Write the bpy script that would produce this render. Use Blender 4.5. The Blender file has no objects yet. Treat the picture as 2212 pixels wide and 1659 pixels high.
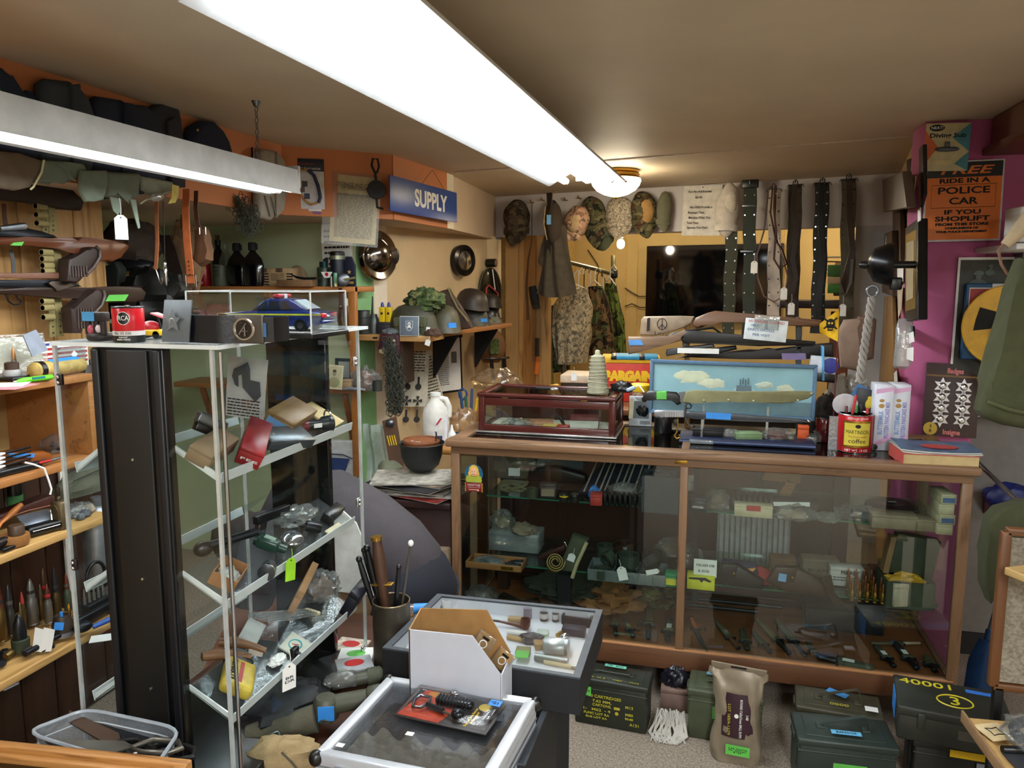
import bpy,bmesh,math,random
from math import cos,sin,pi
from mathutils import Vector as V,Matrix,Euler,noise
sc=bpy.context.scene
COL=sc.collection
rad=math.radians
FPX,CX,CY,CAMH,PITCH,YAW=1662.0,1106.0,829.5,1.62,rad(7.65),rad(14.6)
cam=bpy.data.cameras.new('camera');cam.sensor_width=36;cam.lens=FPX/2212*36
cam.clip_start=.02
camo_=bpy.data.objects.new('camera',cam);COL.objects.link(camo_)
camo_.location=(0,0,CAMH);camo_.rotation_euler=(pi/2-PITCH,0,YAW)
sc.camera=camo_
sc.view_settings.view_transform='Standard';sc.view_settings.look='None'
sc.view_settings.gamma=1;sc.view_settings.use_curve_mapping=False
sc.view_settings.exposure=1.0
sc.cycles.use_denoising=True
sc.cycles.max_bounces=10;sc.cycles.transparent_max_bounces=40
sc.cycles.diffuse_bounces=4;sc.cycles.glossy_bounces=4
sc.cycles.sample_clamp_indirect=6
wd=bpy.data.worlds.new('world');sc.world=wd;wd.use_nodes=True
wd.node_tree.nodes['Background'].inputs[0].default_value=(1,.9,.8,1)
wd.node_tree.nodes['Background'].inputs[1].default_value=.02
TUBE_E,DOME_E,BULB_E,REAR_E=17.0,24.0,120.0,75.0
TUBE_C=(.93,.98,1.0);WARM_C=(1.0,.84,.58)
def area(name,loc,rot,sx,sy,e,col):
 l=bpy.data.lights.new(name,'AREA');l.shape='RECTANGLE';l.size=sx;l.size_y=sy;l.energy=e;l.color=col
 o=bpy.data.objects.new(name,l);COL.objects.link(o);o.location=loc;o.rotation_euler=rot
 return o
area('fluorescent_lamp',(.55,-1.2,2.1),(0,0,0),.35,2.2,REAR_E,TUBE_C)
area('fluorescent_lamp',(2.0,.6,2.15),(0,0,0),.3,1.2,REAR_E*.35,TUBE_C)
_fw=V((-sin(YAW)*cos(PITCH),cos(YAW)*cos(PITCH),-sin(PITCH)))
_rt=V((cos(YAW),sin(YAW),0));_up=_rt.cross(_fw);_O=V((0,0,CAMH))
def ray(u,v):return _rt*((u-CX)/FPX)+_up*((CY-v)/FPX)+_fw
def X(u,v,x):d=ray(u,v);return _O+d*(x/d.x)
def Y(u,v,y):d=ray(u,v);return _O+d*(y/d.y)
def Z(u,v,z):d=ray(u,v);return _O+d*((z-CAMH)/d.z)
def PL(u,v,p,n):d=ray(u,v);return _O+d*((V(p)-_O).dot(n)/d.dot(n))
def mpp(p):return(V(p)-_O).dot(_fw)/FPX
HA=math.atan2(5.03-5.66,1.017+1.604);HP=V((-1.604,5.66,0));HD=V((cos(HA),sin(HA),0));HN=V((sin(HA),-cos(HA),0))
def H(u,v,off=0.0):return PL(u,v,HP+HN*off,HN)
def lin(h):
 h=h.lstrip('#');c=[int(h[i:i+2],16)/255 for i in(0,2,4)]
 return[x/12.92 if x<=.04045 else((x+.055)/1.055)**2.4 for x in c]
_M={}
def _new(key):
 a=bpy.data.materials.new(key);a.use_nodes=True;nt=a.node_tree
 return a,nt,nt.nodes,nt.links,nt.nodes['Principled BSDF']
def _nz(n,l,sc_,det=4,co='Object',vec=None,dist=0):
 t=n.new('ShaderNodeTexNoise');t.inputs['Scale'].default_value=sc_;t.inputs['Detail'].default_value=det;t.inputs['Distortion'].default_value=dist
 if vec is None:c=n.new('ShaderNodeTexCoord');vec=c.outputs[co]
 l.new(vec,t.inputs['Vector']);return t
def _ramp(n,l,src,stops,const=False):
 r=n.new('ShaderNodeValToRGB');e=r.color_ramp.elements
 if const:r.color_ramp.interpolation='CONSTANT'
 while len(e)<len(stops):e.new(.5)
 for i,(p,c)in enumerate(stops):e[i].position=p;e[i].color=(*c[:3],1)
 l.new(src,r.inputs[0]);return r
def mt(hx,rough=.6,metal=0,var=.14,s=25,bump=0,bs=150,emit=0,spec=.5,coat=0):
 key=('mt',hx,rough,metal,var,s,bump,bs,emit,spec,coat)
 if key in _M:return _M[key]
 a,nt,n,l,b=_new('m_'+hx.strip('#'));c=lin(hx)
 b.inputs['Roughness'].default_value=rough;b.inputs['Metallic'].default_value=metal
 b.inputs['Specular IOR Level'].default_value=spec;b.inputs['Coat Weight'].default_value=coat
 if var:
  t=_nz(n,l,s);r=_ramp(n,l,t.outputs['Fac'],[(.3,[x*(1-var)for x in c]),(.7,[min(1,x*(1+var))for x in c])])
  l.new(r.outputs[0],b.inputs['Base Color'])
 else:b.inputs['Base Color'].default_value=(*c,1)
 if bump:
  t=_nz(n,l,bs,3);u=n.new('ShaderNodeBump');u.inputs['Strength'].default_value=bump;u.inputs['Distance'].default_value=.004
  l.new(t.outputs['Fac'],u.inputs['Height']);l.new(u.outputs[0],b.inputs['Normal'])
 if emit:
  b.inputs['Emission Color'].default_value=(*c,1);b.inputs['Emission Strength'].default_value=emit
 _M[key]=a;return a
def wood(h1,h2,axis='X',s=14,rough=.45,knots=0):
 key=('wood',h1,h2,axis,s,rough,knots)
 if key in _M:return _M[key]
 a,nt,n,l,b=_new('wood_'+h1.strip('#'));c1,c2=lin(h1),lin(h2)
 tc=n.new('ShaderNodeTexCoord');oi=n.new('ShaderNodeObjectInfo');mp=n.new('ShaderNodeMapping')
 k={'X':(.08,1,1),'Y':(1,.08,1),'Z':(1,1,.08)}[axis];mp.inputs['Scale'].default_value=k
 ad=n.new('ShaderNodeVectorMath');ml=n.new('ShaderNodeMath');ml.operation='MULTIPLY';ml.inputs[1].default_value=7
 l.new(oi.outputs['Random'],ml.inputs[0]);l.new(tc.outputs['Object'],ad.inputs[0]);l.new(ml.outputs[0],ad.inputs[1])
 l.new(ad.outputs[0],mp.inputs['Vector'])
 t1=_nz(n,l,s*1.6,5,vec=mp.outputs[0],dist=1.2);t2=_nz(n,l,s*9,3,vec=mp.outputs[0])
 mx=n.new('ShaderNodeMath');mx.operation='MULTIPLY_ADD';mx.inputs[1].default_value=.35
 l.new(t2.outputs['Fac'],mx.inputs[0]);l.new(t1.outputs['Fac'],mx.inputs[2])
 r=_ramp(n,l,mx.outputs[0],[(.42,c2),(.62,c1),(.72,[x*.92 for x in c1]),(.86,[x*1.08 for x in c1])])
 l.new(r.outputs[0],b.inputs['Base Color']);b.inputs['Roughness'].default_value=rough
 u=n.new('ShaderNodeBump');u.inputs['Strength'].default_value=.15;u.inputs['Distance'].default_value=.002
 l.new(mx.outputs[0],u.inputs['Height']);l.new(u.outputs[0],b.inputs['Normal'])
 _M[key]=a;return a
def camo(cols,s=14,digital=False,rough=.9):
 key=('camo',tuple(cols),s,digital)
 if key in _M:return _M[key]
 a,nt,n,l,b=_new('camouflage');tc=n.new('ShaderNodeTexCoord');vec=tc.outputs['Object']
 if digital:
  sn=n.new('ShaderNodeVectorMath');sn.operation='SNAP';sn.inputs[1].default_value=(.005,)*3
  l.new(vec,sn.inputs[0]);vec=sn.outputs[0]
 prev=None
 for i,hx in enumerate(cols):
  c=lin(hx)
  if prev is None:prev=n.new('ShaderNodeRGB');prev.outputs[0].default_value=(*c,1);prev=prev.outputs[0];continue
  mp=n.new('ShaderNodeMapping');mp.inputs['Location'].default_value=(i*3.7,i*1.3,i*5.1);l.new(vec,mp.inputs['Vector'])
  t=_nz(n,l,s*(.8+.25*i),2,vec=mp.outputs[0],dist=.6)
  r=_ramp(n,l,t.outputs['Fac'],[(0,(0,0,0)),(.53+.02*i,(1,1,1))],True)
  m=n.new('ShaderNodeMix');m.data_type='RGBA';l.new(r.outputs[0],m.inputs['Factor']);l.new(prev,m.inputs['A']);m.inputs['B'].default_value=(*c,1);prev=m.outputs['Result']
 l.new(prev,b.inputs['Base Color']);b.inputs['Roughness'].default_value=rough;b.inputs['Specular IOR Level'].default_value=.2
 _M[key]=a;return a
def glass(tint='#ffffff',refl=.06,rough=.02,op=0.0,film='#dfe6ea'):
 ''
 key=('gl',tint,refl,rough,op,film)
 if key in _M:return _M[key]
 a,nt,n,l,b=_new('clear_sheet');n.remove(b)
 tr=n.new('ShaderNodeBsdfTransparent');tr.inputs[0].default_value=(*lin(tint),1)
 gl=n.new('ShaderNodeBsdfGlossy');gl.inputs['Roughness'].default_value=rough
 lw=n.new('ShaderNodeLayerWeight');lw.inputs[0].default_value=.35
 mr=n.new('ShaderNodeMapRange');mr.inputs['To Min'].default_value=max(0,refl);mr.inputs['To Max'].default_value=refl+.38 if refl>=0 else .06;l.new(lw.outputs['Fresnel'],mr.inputs[0])
 m1=n.new('ShaderNodeMixShader');l.new(mr.outputs[0],m1.inputs[0]);l.new(tr.outputs[0],m1.inputs[1]);l.new(gl.outputs[0],m1.inputs[2])
 out=m1
 if op:
  df=n.new('ShaderNodeBsdfDiffuse');df.inputs[0].default_value=(*lin(film),1)
  t=_nz(n,l,14,3);r=_ramp(n,l,t.outputs['Fac'],[(.3,(op*.75,)*3),(.7,(min(1,op*1.25),)*3)])
  m2=n.new('ShaderNodeMixShader');l.new(r.outputs[0],m2.inputs[0]);l.new(m1.outputs[0],m2.inputs[1]);l.new(df.outputs[0],m2.inputs[2]);out=m2
 if op or rough>.05:
  t=_nz(n,l,60,3);u=n.new('ShaderNodeBump');u.inputs['Strength'].default_value=.5 if op>.05 else .1;u.inputs['Distance'].default_value=.006
  l.new(t.outputs['Fac'],u.inputs['Height']);l.new(u.outputs[0],gl.inputs['Normal'])
 l.new(out.outputs[0],n['Material Output'].inputs[0]);_M[key]=a;return a
def emis(col,e,key):
 if key in _M:return _M[key]
 a,nt,n,l,b=_new(key);n.remove(b);m=n.new('ShaderNodeEmission');m.inputs[0].default_value=(*col,1);m.inputs[1].default_value=e
 l.new(m.outputs[0],n['Material Output'].inputs[0]);_M[key]=a;return a
class K:
 def __init__(s):s.b=bmesh.new()
 def _x(s,vs,c,rot):
  M=Matrix.Translation(V(c))@(Euler(rot).to_matrix().to_4x4()if rot else Matrix())
  for v in vs:v.co=M@v.co
 def box(s,c,d,rot=None,bev=0,seg=2):
  g=bmesh.ops.create_cube(s.b,size=1);vs=g['verts']
  for v in vs:v.co=V((v.co.x*d[0],v.co.y*d[1],v.co.z*d[2]))
  if bev:
   es=list({e for v in vs for e in v.link_edges})
   r=bmesh.ops.bevel(s.b,geom=es,offset=min(bev,min(d)*.49),segments=seg,profile=.5,affect='EDGES')
   vs=[v for v in r['verts']]+[v for v in vs if v.is_valid];vs=list(set(vs))
  s._x(vs,c,rot);return s
 def lathe(s,prof,c=(0,0,0),rot=None,n=20,sx=1,sy=1):
  rings=[]
  for r,z in prof:
   if r<=1e-6:rings.append([s.b.verts.new((0,0,z))])
   else:rings.append([s.b.verts.new((r*sx*cos(2*pi*i/n),r*sy*sin(2*pi*i/n),z))for i in range(n)])
  for a,b in zip(rings,rings[1:]):
   for i in range(n):
    j=(i+1)%n
    try:
     if len(a)==1 and len(b)==1:break
     if len(a)==1:s.b.faces.new((a[0],b[j],b[i]))if False else s.b.faces.new((a[0],b[i],b[j])[::-1])
     elif len(b)==1:s.b.faces.new((a[i],a[j],b[0]))
     else:s.b.faces.new((a[i],a[j],b[j],b[i]))
    except ValueError:pass
  for R_ in(rings[0],rings[-1]):
   if len(R_)>2:
    try:s.b.faces.new(R_)
    except ValueError:pass
  s._x([v for r in rings for v in r],c,rot);return s
 def cyl(s,p0,p1,r0,r1=None,n=12):
  p0,p1=V(p0),V(p1);d=p1-p0;r1=r0 if r1 is None else r1
  q=d.to_track_quat('Z','Y').to_euler()
  return s.lathe([(r0,0),(r1,d.length)],p0,q,n)
 def tube(s,pts,r,n=8,closed=False,flat=None):
  ''
  pts=[V(p)for p in pts];N=len(pts);rings=[];up=V((0,0,1));prev=None
  for i,p in enumerate(pts):
   a=pts[i-1]if(i or closed)else p;b=pts[(i+1)%N]if(i<N-1 or closed)else p
   t=(b-a)
   t=t.normalized()if t.length>1e-9 else V((0,0,1))
   if prev is None:
    ref=V((0,0,1))if abs(t.z)<.9 else V((0,1,0));x=t.cross(ref).normalized()
   else:
    x=(prev-t*prev.dot(t));x=x.normalized()if x.length>1e-6 else t.orthogonal().normalized()
   prev=x;y=t.cross(x);rr=r[i]if isinstance(r,(list,tuple))else r
   if flat:w,h=flat;rings.append([s.b.verts.new(p+x*cx*w/2+y*cy*h/2)for cx,cy in((1,1),(-1,1),(-1,-1),(1,-1))])
   else:rings.append([s.b.verts.new(p+(x*cos(2*pi*k/n)+y*sin(2*pi*k/n))*rr)for k in range(n)])
  m=len(rings[0]);rng=range(N)if closed else range(N-1)
  for i in rng:
   a,b=rings[i],rings[(i+1)%N]
   for k in range(m):s.b.faces.new((a[k],a[(k+1)%m],b[(k+1)%m],b[k]))
  if not closed:s.b.faces.new(rings[0][::-1]);s.b.faces.new(rings[-1])
  return s
 def strap(s,pts,w,t,wd=(1,0,0)):
  ''
  pts=[V(p)for p in pts];wd=V(wd).normalized();rings=[]
  for i,p in enumerate(pts):
   a=pts[max(0,i-1)];b=pts[min(len(pts)-1,i+1)];tg=(b-a).normalized();nn=tg.cross(wd)
   nn=nn.normalized()if nn.length>1e-6 else V((0,0,1));w_=w[i]if isinstance(w,(list,tuple))else w
   rings.append([s.b.verts.new(p+wd*sx*w_/2+nn*sy*t/2)for sx,sy in((1,1),(-1,1),(-1,-1),(1,-1))])
  for a,b in zip(rings,rings[1:]):
   for k in range(4):s.b.faces.new((a[k],a[(k+1)%4],b[(k+1)%4],b[k]))
  s.b.faces.new(rings[0][::-1]);s.b.faces.new(rings[-1]);return s
 def poly(s,pts,d,bev=0,seg=2):
  ''
  d=V(d);pts=[V(p)for p in pts]
  a=[s.b.verts.new(p)for p in pts];b=[s.b.verts.new(p+d)for p in pts];N=len(a)
  f1=s.b.faces.new(a);f2=s.b.faces.new(b[::-1])
  for i in range(N):s.b.faces.new((a[i],b[i],b[(i+1)%N],a[(i+1)%N])[::-1])
  if bev:
   es=list(set(f1.edges)|set(f2.edges))
   bmesh.ops.bevel(s.b,geom=es,offset=bev,segments=seg,profile=.5,affect='EDGES',clamp_overlap=True)
  return s
 def ell(s,c,r,rot=None,n=16,m=10,cut=None):
  pr=[]
  for i in range(m+1):
   t=-pi/2+pi*i/m
   if cut is not None and sin(t)<cut:continue
   pr.append((max(0,cos(t)),sin(t)))
  if cut is not None and pr[0][0]>0:pass
  b0=len(s.b.verts);st=set(s.b.verts)
  s.lathe(pr,n=n);vs=[v for v in s.b.verts if v not in st]
  for v in vs:v.co=V((v.co.x*r[0],v.co.y*r[1],v.co.z*r[2]))
  s._x(vs,c,rot);return s
 def blob(s,c,r,rot=None,n=28,m=16,amp=.25,fr=2.2,seed=0,flat=True,ridge=0):
  ''
  st=set(s.b.verts);s.ell((0,0,0),(1,1,1),n=n,m=m);vs=[v for v in s.b.verts if v not in st];o=V((seed*7.3,seed*3.1,seed*1.7))
  for v in vs:
   p=v.co.copy();k=noise.noise(p*fr+o)*amp+noise.noise(p*fr*2.7+o)*amp*.5
   if ridge:k+=(ridge-abs(noise.noise(p*fr*1.4+o*2))*ridge*3)
   v.co=p*(1+k)
   if flat and v.co.z<-.45:v.co.z=-.45
   v.co=V((v.co.x*r[0],v.co.y*r[1],v.co.z*r[2]))
  s._x(vs,c,rot);return s
 def grid(s,f,nu,nv,t=0):
  ''
  g=[[s.b.verts.new(f(i/nu,j/nv))for j in range(nv+1)]for i in range(nu+1)];fs=[]
  for i in range(nu):
   for j in range(nv):fs.append(s.b.faces.new((g[i][j],g[i+1][j],g[i+1][j+1],g[i][j+1])))
  if t:
   s.b.normal_update();bmesh.ops.solidify(s.b,geom=fs,thickness=t)
  return s
 def jit(s,a,fr=20,seed=0):
  for v in s.b.verts:v.co+=noise.noise_vector(v.co*fr+V((seed,seed*2,0)))*a
  return s
 def mesh(s,name,mat,smooth=True,ang=.85):
  b=s.b;bmesh.ops.recalc_face_normals(b,faces=b.faces)
  if smooth:
   for f in b.faces:f.smooth=True
   for e in b.edges:
    if len(e.link_faces)==2 and e.calc_face_angle(0)>ang:e.smooth=False
  me=bpy.data.meshes.new(name);b.to_mesh(me);b.free();me.materials.append(mat);return me
def _link(o,loc,rot,parent):
 COL.objects.link(o);o.location=loc;o.rotation_euler=rot
 if parent:o.parent=parent
 return o
def tag(o,label,cat,group=None,kind=None):
 if label:o['label']=label
 if cat:o['category']=cat
 if group:o['group']=group
 if kind:o['kind']=kind
 return o
def thing(name,label,cat,loc=(0,0,0),rot=(0,0,0),group=None):
 return tag(_link(bpy.data.objects.new(name,None),loc,rot,None),label,cat,group)
def part(par,name,k,mat,loc=(0,0,0),rot=(0,0,0),label=None,kind=None,smooth=True):
 return tag(_link(bpy.data.objects.new(name,k.mesh(name,mat,smooth)),loc,rot,par),label,None,None,kind)
def one(name,label,cat,k,mat,loc=(0,0,0),rot=(0,0,0),group=None,kind=None,smooth=True):
 return tag(_link(bpy.data.objects.new(name,k.mesh(name,mat,smooth)),loc,rot,None),label,cat,group,kind)
def struct(name,k,mat,parent=None,loc=(0,0,0),rot=(0,0,0)):
 o=_link(bpy.data.objects.new(name,k.mesh(name,mat)),loc,rot,parent)
 if not parent:o['kind']='structure'
 return o
def dup(root,loc,rot,label=None,group=None):
 r=root.copy();COL.objects.link(r);r.location=loc;r.rotation_euler=rot
 if label:r['label']=label
 if group:r['group']=group
 for ch in list(root.children):
  c=ch.copy();COL.objects.link(c);c.parent=r
  for g in list(ch.children):d=g.copy();COL.objects.link(d);d.parent=c
 return r
def TX(par,s,mat,size,loc,rot=(0,0,0),w=None,bold=0,shear=0,al='CENTER',name='lettering',ls=1.0,ext=.0004):
 ''
 c=bpy.data.curves.new(name,'FONT');c.body=s;c.size=size*1.4;c.align_x=al;c.align_y='CENTER';c.shear=shear;c.offset=bold;c.extrude=ext;c.space_line=ls
 c.resolution_u=3
 o=bpy.data.objects.new(name,c);me=bpy.data.meshes.new_from_object(o)
 me.name=name
 bpy.data.objects.remove(o);bpy.data.curves.remove(c)
 if w and len(me.vertices):
  xs=[v.co.x for v in me.vertices];k=w/max(1e-6,max(xs)-min(xs))
  for v in me.vertices:v.co.x*=k
 me.materials.clear();me.materials.append(mat)
 o=_link(bpy.data.objects.new(name,me),loc,rot,par);return o
FR=(pi/2,0,0)
def frot(a=0,tilt=0):return(pi/2+tilt,0,a)
INK=mt('141212',.8,var=0);WHT=mt('e8e8e4',.6,var=.04);RED=mt('b02020',.5,var=.08);GRN=mt('5cb84a',.6,var=.1);BLU=mt('2f86d8',.55,var=.1)
YEL=mt('e8c21c',.5,var=.06);BLK=mt('0d0e10',.35,var=.1);BLKM=mt('15161a',.7,var=.15);CHR=mt('c9ccd0',.18,1,var=.05);STL=mt('70757a',.35,.9,var=.15)
GUN=mt('22252a',.38,.7,var=.2);BRS=mt('b08a3c',.3,.9,var=.15);OLV=mt('41452f',.75,var=.18);CARD=mt('8a6b48',.8,var=.1,bump=.1)
PAPER=mt('dedbd2',.8,var=.05);DKG=mt('2b302a',.6,var=.2);KHK=mt('8b7f52',.9,var=.12,bump=.3,bs=400)
LEA=mt('4a2a1c',.5,var=.2,bump=.2);LEAL=mt('a5582e',.5,var=.12,bump=.2);WGUN=wood('#5b3a25','#2c1a10','X',16,.35)
OAK=wood('#7f6045','#47301f','X',16,.4);OAKZ=wood('#7f6045','#47301f','Z',16,.4);OAKY=wood('#7f6045','#47301f','Y',16,.4)
PINE=wood('#b8905c','#80592e','Z',10,.5);PINEY=wood('#c08f58','#8a5f30','Y',12,.5);DKWZ=wood('#3a2114','#1b0e08','Z',10,.45)
GLS=glass('#f4faf8',.05);ACR=glass('#f3f5f5',.02,.015);BAG=glass('#f0f0ea',.04,.1,.09)
EDGE=mt('d8dedd',.15,var=.05,spec=.8)  # pale plastic, paints in the light caught by acrylic edges
P,T=part,thing
def KB(*a,**k):return K().box(*a,**k)
def KT(*a,**k):return K().tube(*a,**k)
def KL(*a,**k):return K().lathe(*a,**k)
def KP(*a,**k):return K().poly(*a,**k)
def KC(*a,**k):return K().cyl(*a,**k)
def KE(*a,**k):return K().ell(*a,**k)
def KO(*a,**k):return K().blob(*a,**k)
def KG(*a,**k):return K().grid(*a,**k)
def KS(*a,**k):return K().strap(*a,**k)
# the setting
CZ=2.24;SZ=1.925
def wallseg(name,a,b,z0,z1,mat,t=.06,parent=None):
 a,b=V((*a,0)),V((*b,0));d=(b-a).normalized();nn=V((-d.y,d.x,0))*t
 return struct(name,KP([(a.x,a.y,z0),(b.x,b.y,z0),(b.x,b.y,z1),(a.x,a.y,z1)],nn),mat,parent)
carpet=mt('94887a',.95,var=.4,s=130,bump=.9,bs=300,spec=.1)
struct('floor',KB((0,2.5,-.03),(8,11.5,.06)),carpet)
cmat=mt('cdbca2',.6,var=.06,s=3,bump=.05,bs=30)
struct('ceiling',KB((0,2.5,CZ+.03),(8,11.5,.06)),cmat)
ORG=mt('bd7444',.7,var=.05,s=4);TAN=mt('ccb38c',.75,var=.06,s=6,bump=.08,bs=60);GRNW=mt('b4bd98',.7,var=.05,s=3);GRNS=mt('7fae78',.65,var=.05)
PNK=mt('b35a88',.65,var=.05,s=4);GRYW=mt('a8a39c',.75,var=.04,s=3);YELW=mt('c4ab72',.75,var=.07,s=3);CREAM=mt('d9cdb8',.75,var=.04)
wl=struct('wall_left',KB((-2.30,1.2,1.1),(.05,2.4,2.2)),mt('2a170d',.8))
y=.35;i=0
while y<2.38:
 w=.125+.02*sin(i*2.1)
 k=KB((0,0,0),(.02,w-.004,.6),bev=.003,seg=1);P(wl,'plank',k,PINE,(-2.264,y+w/2,1.625))
 k=KB((0,0,0),(.02,w-.004,1.3),bev=.003,seg=1);P(wl,'dark_plank',k,DKWZ,(-2.264,y+w/2,.66))
 y+=w;i+=1
wallseg('wall_alcove',(-3.1,2.4),(-3.1,3.9),0,SZ,GRNW,.06)
wallseg('wall_partition',(-2.3,2.4),(-3.1,2.4),0,SZ,mt('6b4a30',.8))
wallseg('wall_green',(-3.15,3.87),(-1.85,3.80),0,SZ,GRNW,.06)
def tw(t,off=0):return(-1.85+.23*t/1.7+off,3.8+t)
wallseg('wall_corner',tw(0),tw(.17),0,SZ,GRNS,.08);wallseg('wall_strip',tw(.17),tw(.31),0,SZ,CREAM,.08);wallseg('wall_helmet',tw(.31),tw(1.72),0,SZ,TAN,.08)
fas=[(-1.97,-.2),(-1.97,3.29),(-1.58,3.67),(-1.53,4.45),(-1.60,5.66)]
struct('ceiling_soffit',KP([(x,y,SZ)for x,y in fas]+[(-3.3,5.66,SZ),(-3.3,-.2,SZ)],(0,0,CZ-SZ)),mt('c4ae94',.75,var=.05,s=4))
for i,(a,b,m_)in enumerate([(fas[0],fas[1],ORG),(fas[1],fas[2],ORG),(fas[2],(-1.536,4.35),ORG),((-1.536,4.35),fas[3],CREAM)]):
 wallseg('trim_%d'%(i+1),a,b,SZ,CZ,m_,-.012)
def hd(s,o=0):p=HP+HD*s+HN*o;return(p.x,p.y)
HZ=1.945
wallseg('wall_header',hd(0),hd(2.72),HZ,CZ,mt('c6c0c0',.75,var=.04,s=4),.14)
sj=(H(1845,560)-HP).dot(HD)
wallseg('wall_jamb',hd(sj),hd(2.75),0,HZ,mt('a9a6a4',.75,var=.04),.14)
for i,(u0,u1,m_)in enumerate([(1092,1119,PINE),(1119,1131,wood('#c79a5c','#8a5f30','Z',10)),(1131,1156,wood('#a8743c','#6b421d','Z',10)),(1156,1182,PINE)]):
 a=(H(u0,700,.05)-HP).dot(HD);b=(H(u1,700,.05)-HP).dot(HD);d_=.05 if i%2==0 else .03
 wallseg('trim_%d'%(i+5),hd(a,d_),hd(b,d_),0,HZ,m_,.05)
wallseg('wall_return',tw(1.7),hd(.05,0),0,SZ,TAN,.05)
BD=-1.75
bw=wallseg('wall_back',hd(-.6,BD),hd(3.4,BD),0,CZ,YELW,.06)
for u in(1352,1376,1688):
 s=(H(u,600,BD)-HP).dot(HD);p=hd(s,BD+.004);P(bw,'batten',KB((0,0,1.1),(.014,.008,2.2)),mt('c9a763',.7),(*p,0),(0,0,HA))
wallseg('wall_back_left',hd(.02,-.14),hd(-.1,BD),0,CZ,mt('b79a5a',.8),.06)
wallseg('wall_back_right',hd(3.0,-.14),hd(3.0,BD),0,CZ,YELW,.06)
struct('column',KB((.91,3.55,CZ/2),(.25,.2,CZ),bev=.004,seg=1),PNK)
wallseg('wall_side',(.80,3.6),(1.03,5.05),0,CZ,mt('b08e68',.8,var=.06),-.06)
struct('wall_right_upper',KB((2.13,3.50,1.77),(2.19,.06,.94)),PNK)
struct('wall_right_lower',KB((2.13,3.62,.65),(2.2,.06,1.3)),mt('77746f',.8,var=.08))
struct('wall_far_right',KB((3.25,.4,1.12),(.06,6.4,CZ)),CREAM)
struct('wall_near',KB((0,-3.0,1.12),(6.6,.06,CZ)),CREAM)
struct('wall_near_left',KB((-2.35,-1.5,1.12),(.06,3,CZ)),TAN)
struct('beam',KB((1.5,2.2,2.17),(.98,2.45,.135),bev=.006).box((1.5,2.2,2.115),(1.02,2.49,.03),bev=.006),wood('#6b3a1c','#3a1d0d','Y',10))
a,b=Z(985,372,CZ),Z(1992,293,CZ);d=(b-a);q=math.atan2(d.y,d.x);m_=(a+b)/2
struct('trim_9',KB((0,0,0),(d.length,.035,.004)).jit(.003,6),mt('cdbfae',.8),loc=(m_.x,m_.y,CZ-.001),rot=(0,0,q))
struct('baseboard_right',KB((2.1,3.585,.05),(2.0,.012,.1)),mt('1b1a1c',.6))
tube=emis(TUBE_C,TUBE_E,'fluorescent_glow');FIX=mt('d5d8da',.4,var=.05,s=40)
def fixture(label,cx,y0,y1,zl,w,tubes,rz,chains,hh=.085,FX=None):
 FIX=FX or globals()['FIX']
 L=y1-y0;t=T('fluorescent_fixture',label,'ceiling light',(cx,(y0+y1)/2,zl),(0,0,rz));h=w/2
 pr=[(-h,0),(-h+.004,.008),(-.055,.082),(-.055,hh),(.055,hh),(.055,.082),(h-.004,.012),(h,0),(h-.012,.004),(.05,.075),(-.05,.075),(-h+.012,.004)]
 P(t,'reflector',KP([(x,-L/2,z)for x,z in pr],(0,L,0)),FIX)
 for e in(-1,1):P(t,'end_cap',KB((0,e*(L/2+.004),.06),(.118,.012,.08),bev=.003),FIX)
 for x in tubes:
  g=P(t,'tube',KC((x,-L/2+.03,.022),(x,L/2+.0,.022),.0165,n=10),tube)
  for e in(-1,1):P(g,'tube_end',KC((x,e*(L/2-.02),.022),(x,e*(L/2+.012),.022),.0172,n=10),WHT)
 for cyy,ch in chains:
  k=K();a=V((0,cyy,hh));b=V(ch);n_=max(3,int((b-a).length/.022));dd=(b-a).normalized()
  for i in range(n_):
   p=a.lerp(b,(i+.5)/n_);sd=V((1,0,0))if i%2 else dd.cross(V((1,0,0))).normalized()
   k.tube([p+dd*.013*cos(q*pi/4)+sd*.006*sin(q*pi/4)for q in range(8)],.0016,4,True)
  P(t,'chain',k,STL);P(t,'ceiling_hook',KC(b-V((0,0,.02)),b,.008,.016),STL)
 return t
f1=fixture('long white fluorescent fixture glaring across the middle of the ceiling',-.64,1.15,3.76,2.075,.385,(-.11,0,.11),rad(-1.6),[(-.9,(0,-.9,CZ-2.075)),(1.1,(0,1.1,CZ-2.075))],.11)
p=Z(553,218,CZ)
f2=fixture('dusty fluorescent fixture on chains above the gun shelves',-1.5,.2,2.53,1.925,.13,(-.035,.035),0,[(1.0,(p.x+1.5,p.y-1.365,CZ-1.925)),(-.9,(0,-1.0,CZ-1.925))],.085,mt('8f8c87',.6,var=.15,s=14))
p=Z(1331,368,CZ);t=T('dome_ceiling_lamp','glowing glass dome lamp with brass rings at the far ceiling','ceiling light',(p.x,p.y,CZ))
P(t,'brass_ring',KL([(.10,0),(.128,-.004),(.128,-.014),(.122,-.018),(.134,-.024),(.134,-.036),(.125,-.04),(.137,-.048),(.12,-.056)],n=32),BRS)
P(t,'glass_bowl',KL([(.139,-.05),(.141,-.06),(.132,-.085),(.108,-.112),(.07,-.133),(.03,-.144),(0,-.146)],n=32),emis((1,.86,.62),DOME_E,'lamp_glow'))
P(t,'finial',KL([(.012,-.144),(.014,-.15),(.006,-.158),(0,-.162)]),BRS)
bulb=emis((1,.85,.6),BULB_E,'bulb_glow')
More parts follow.
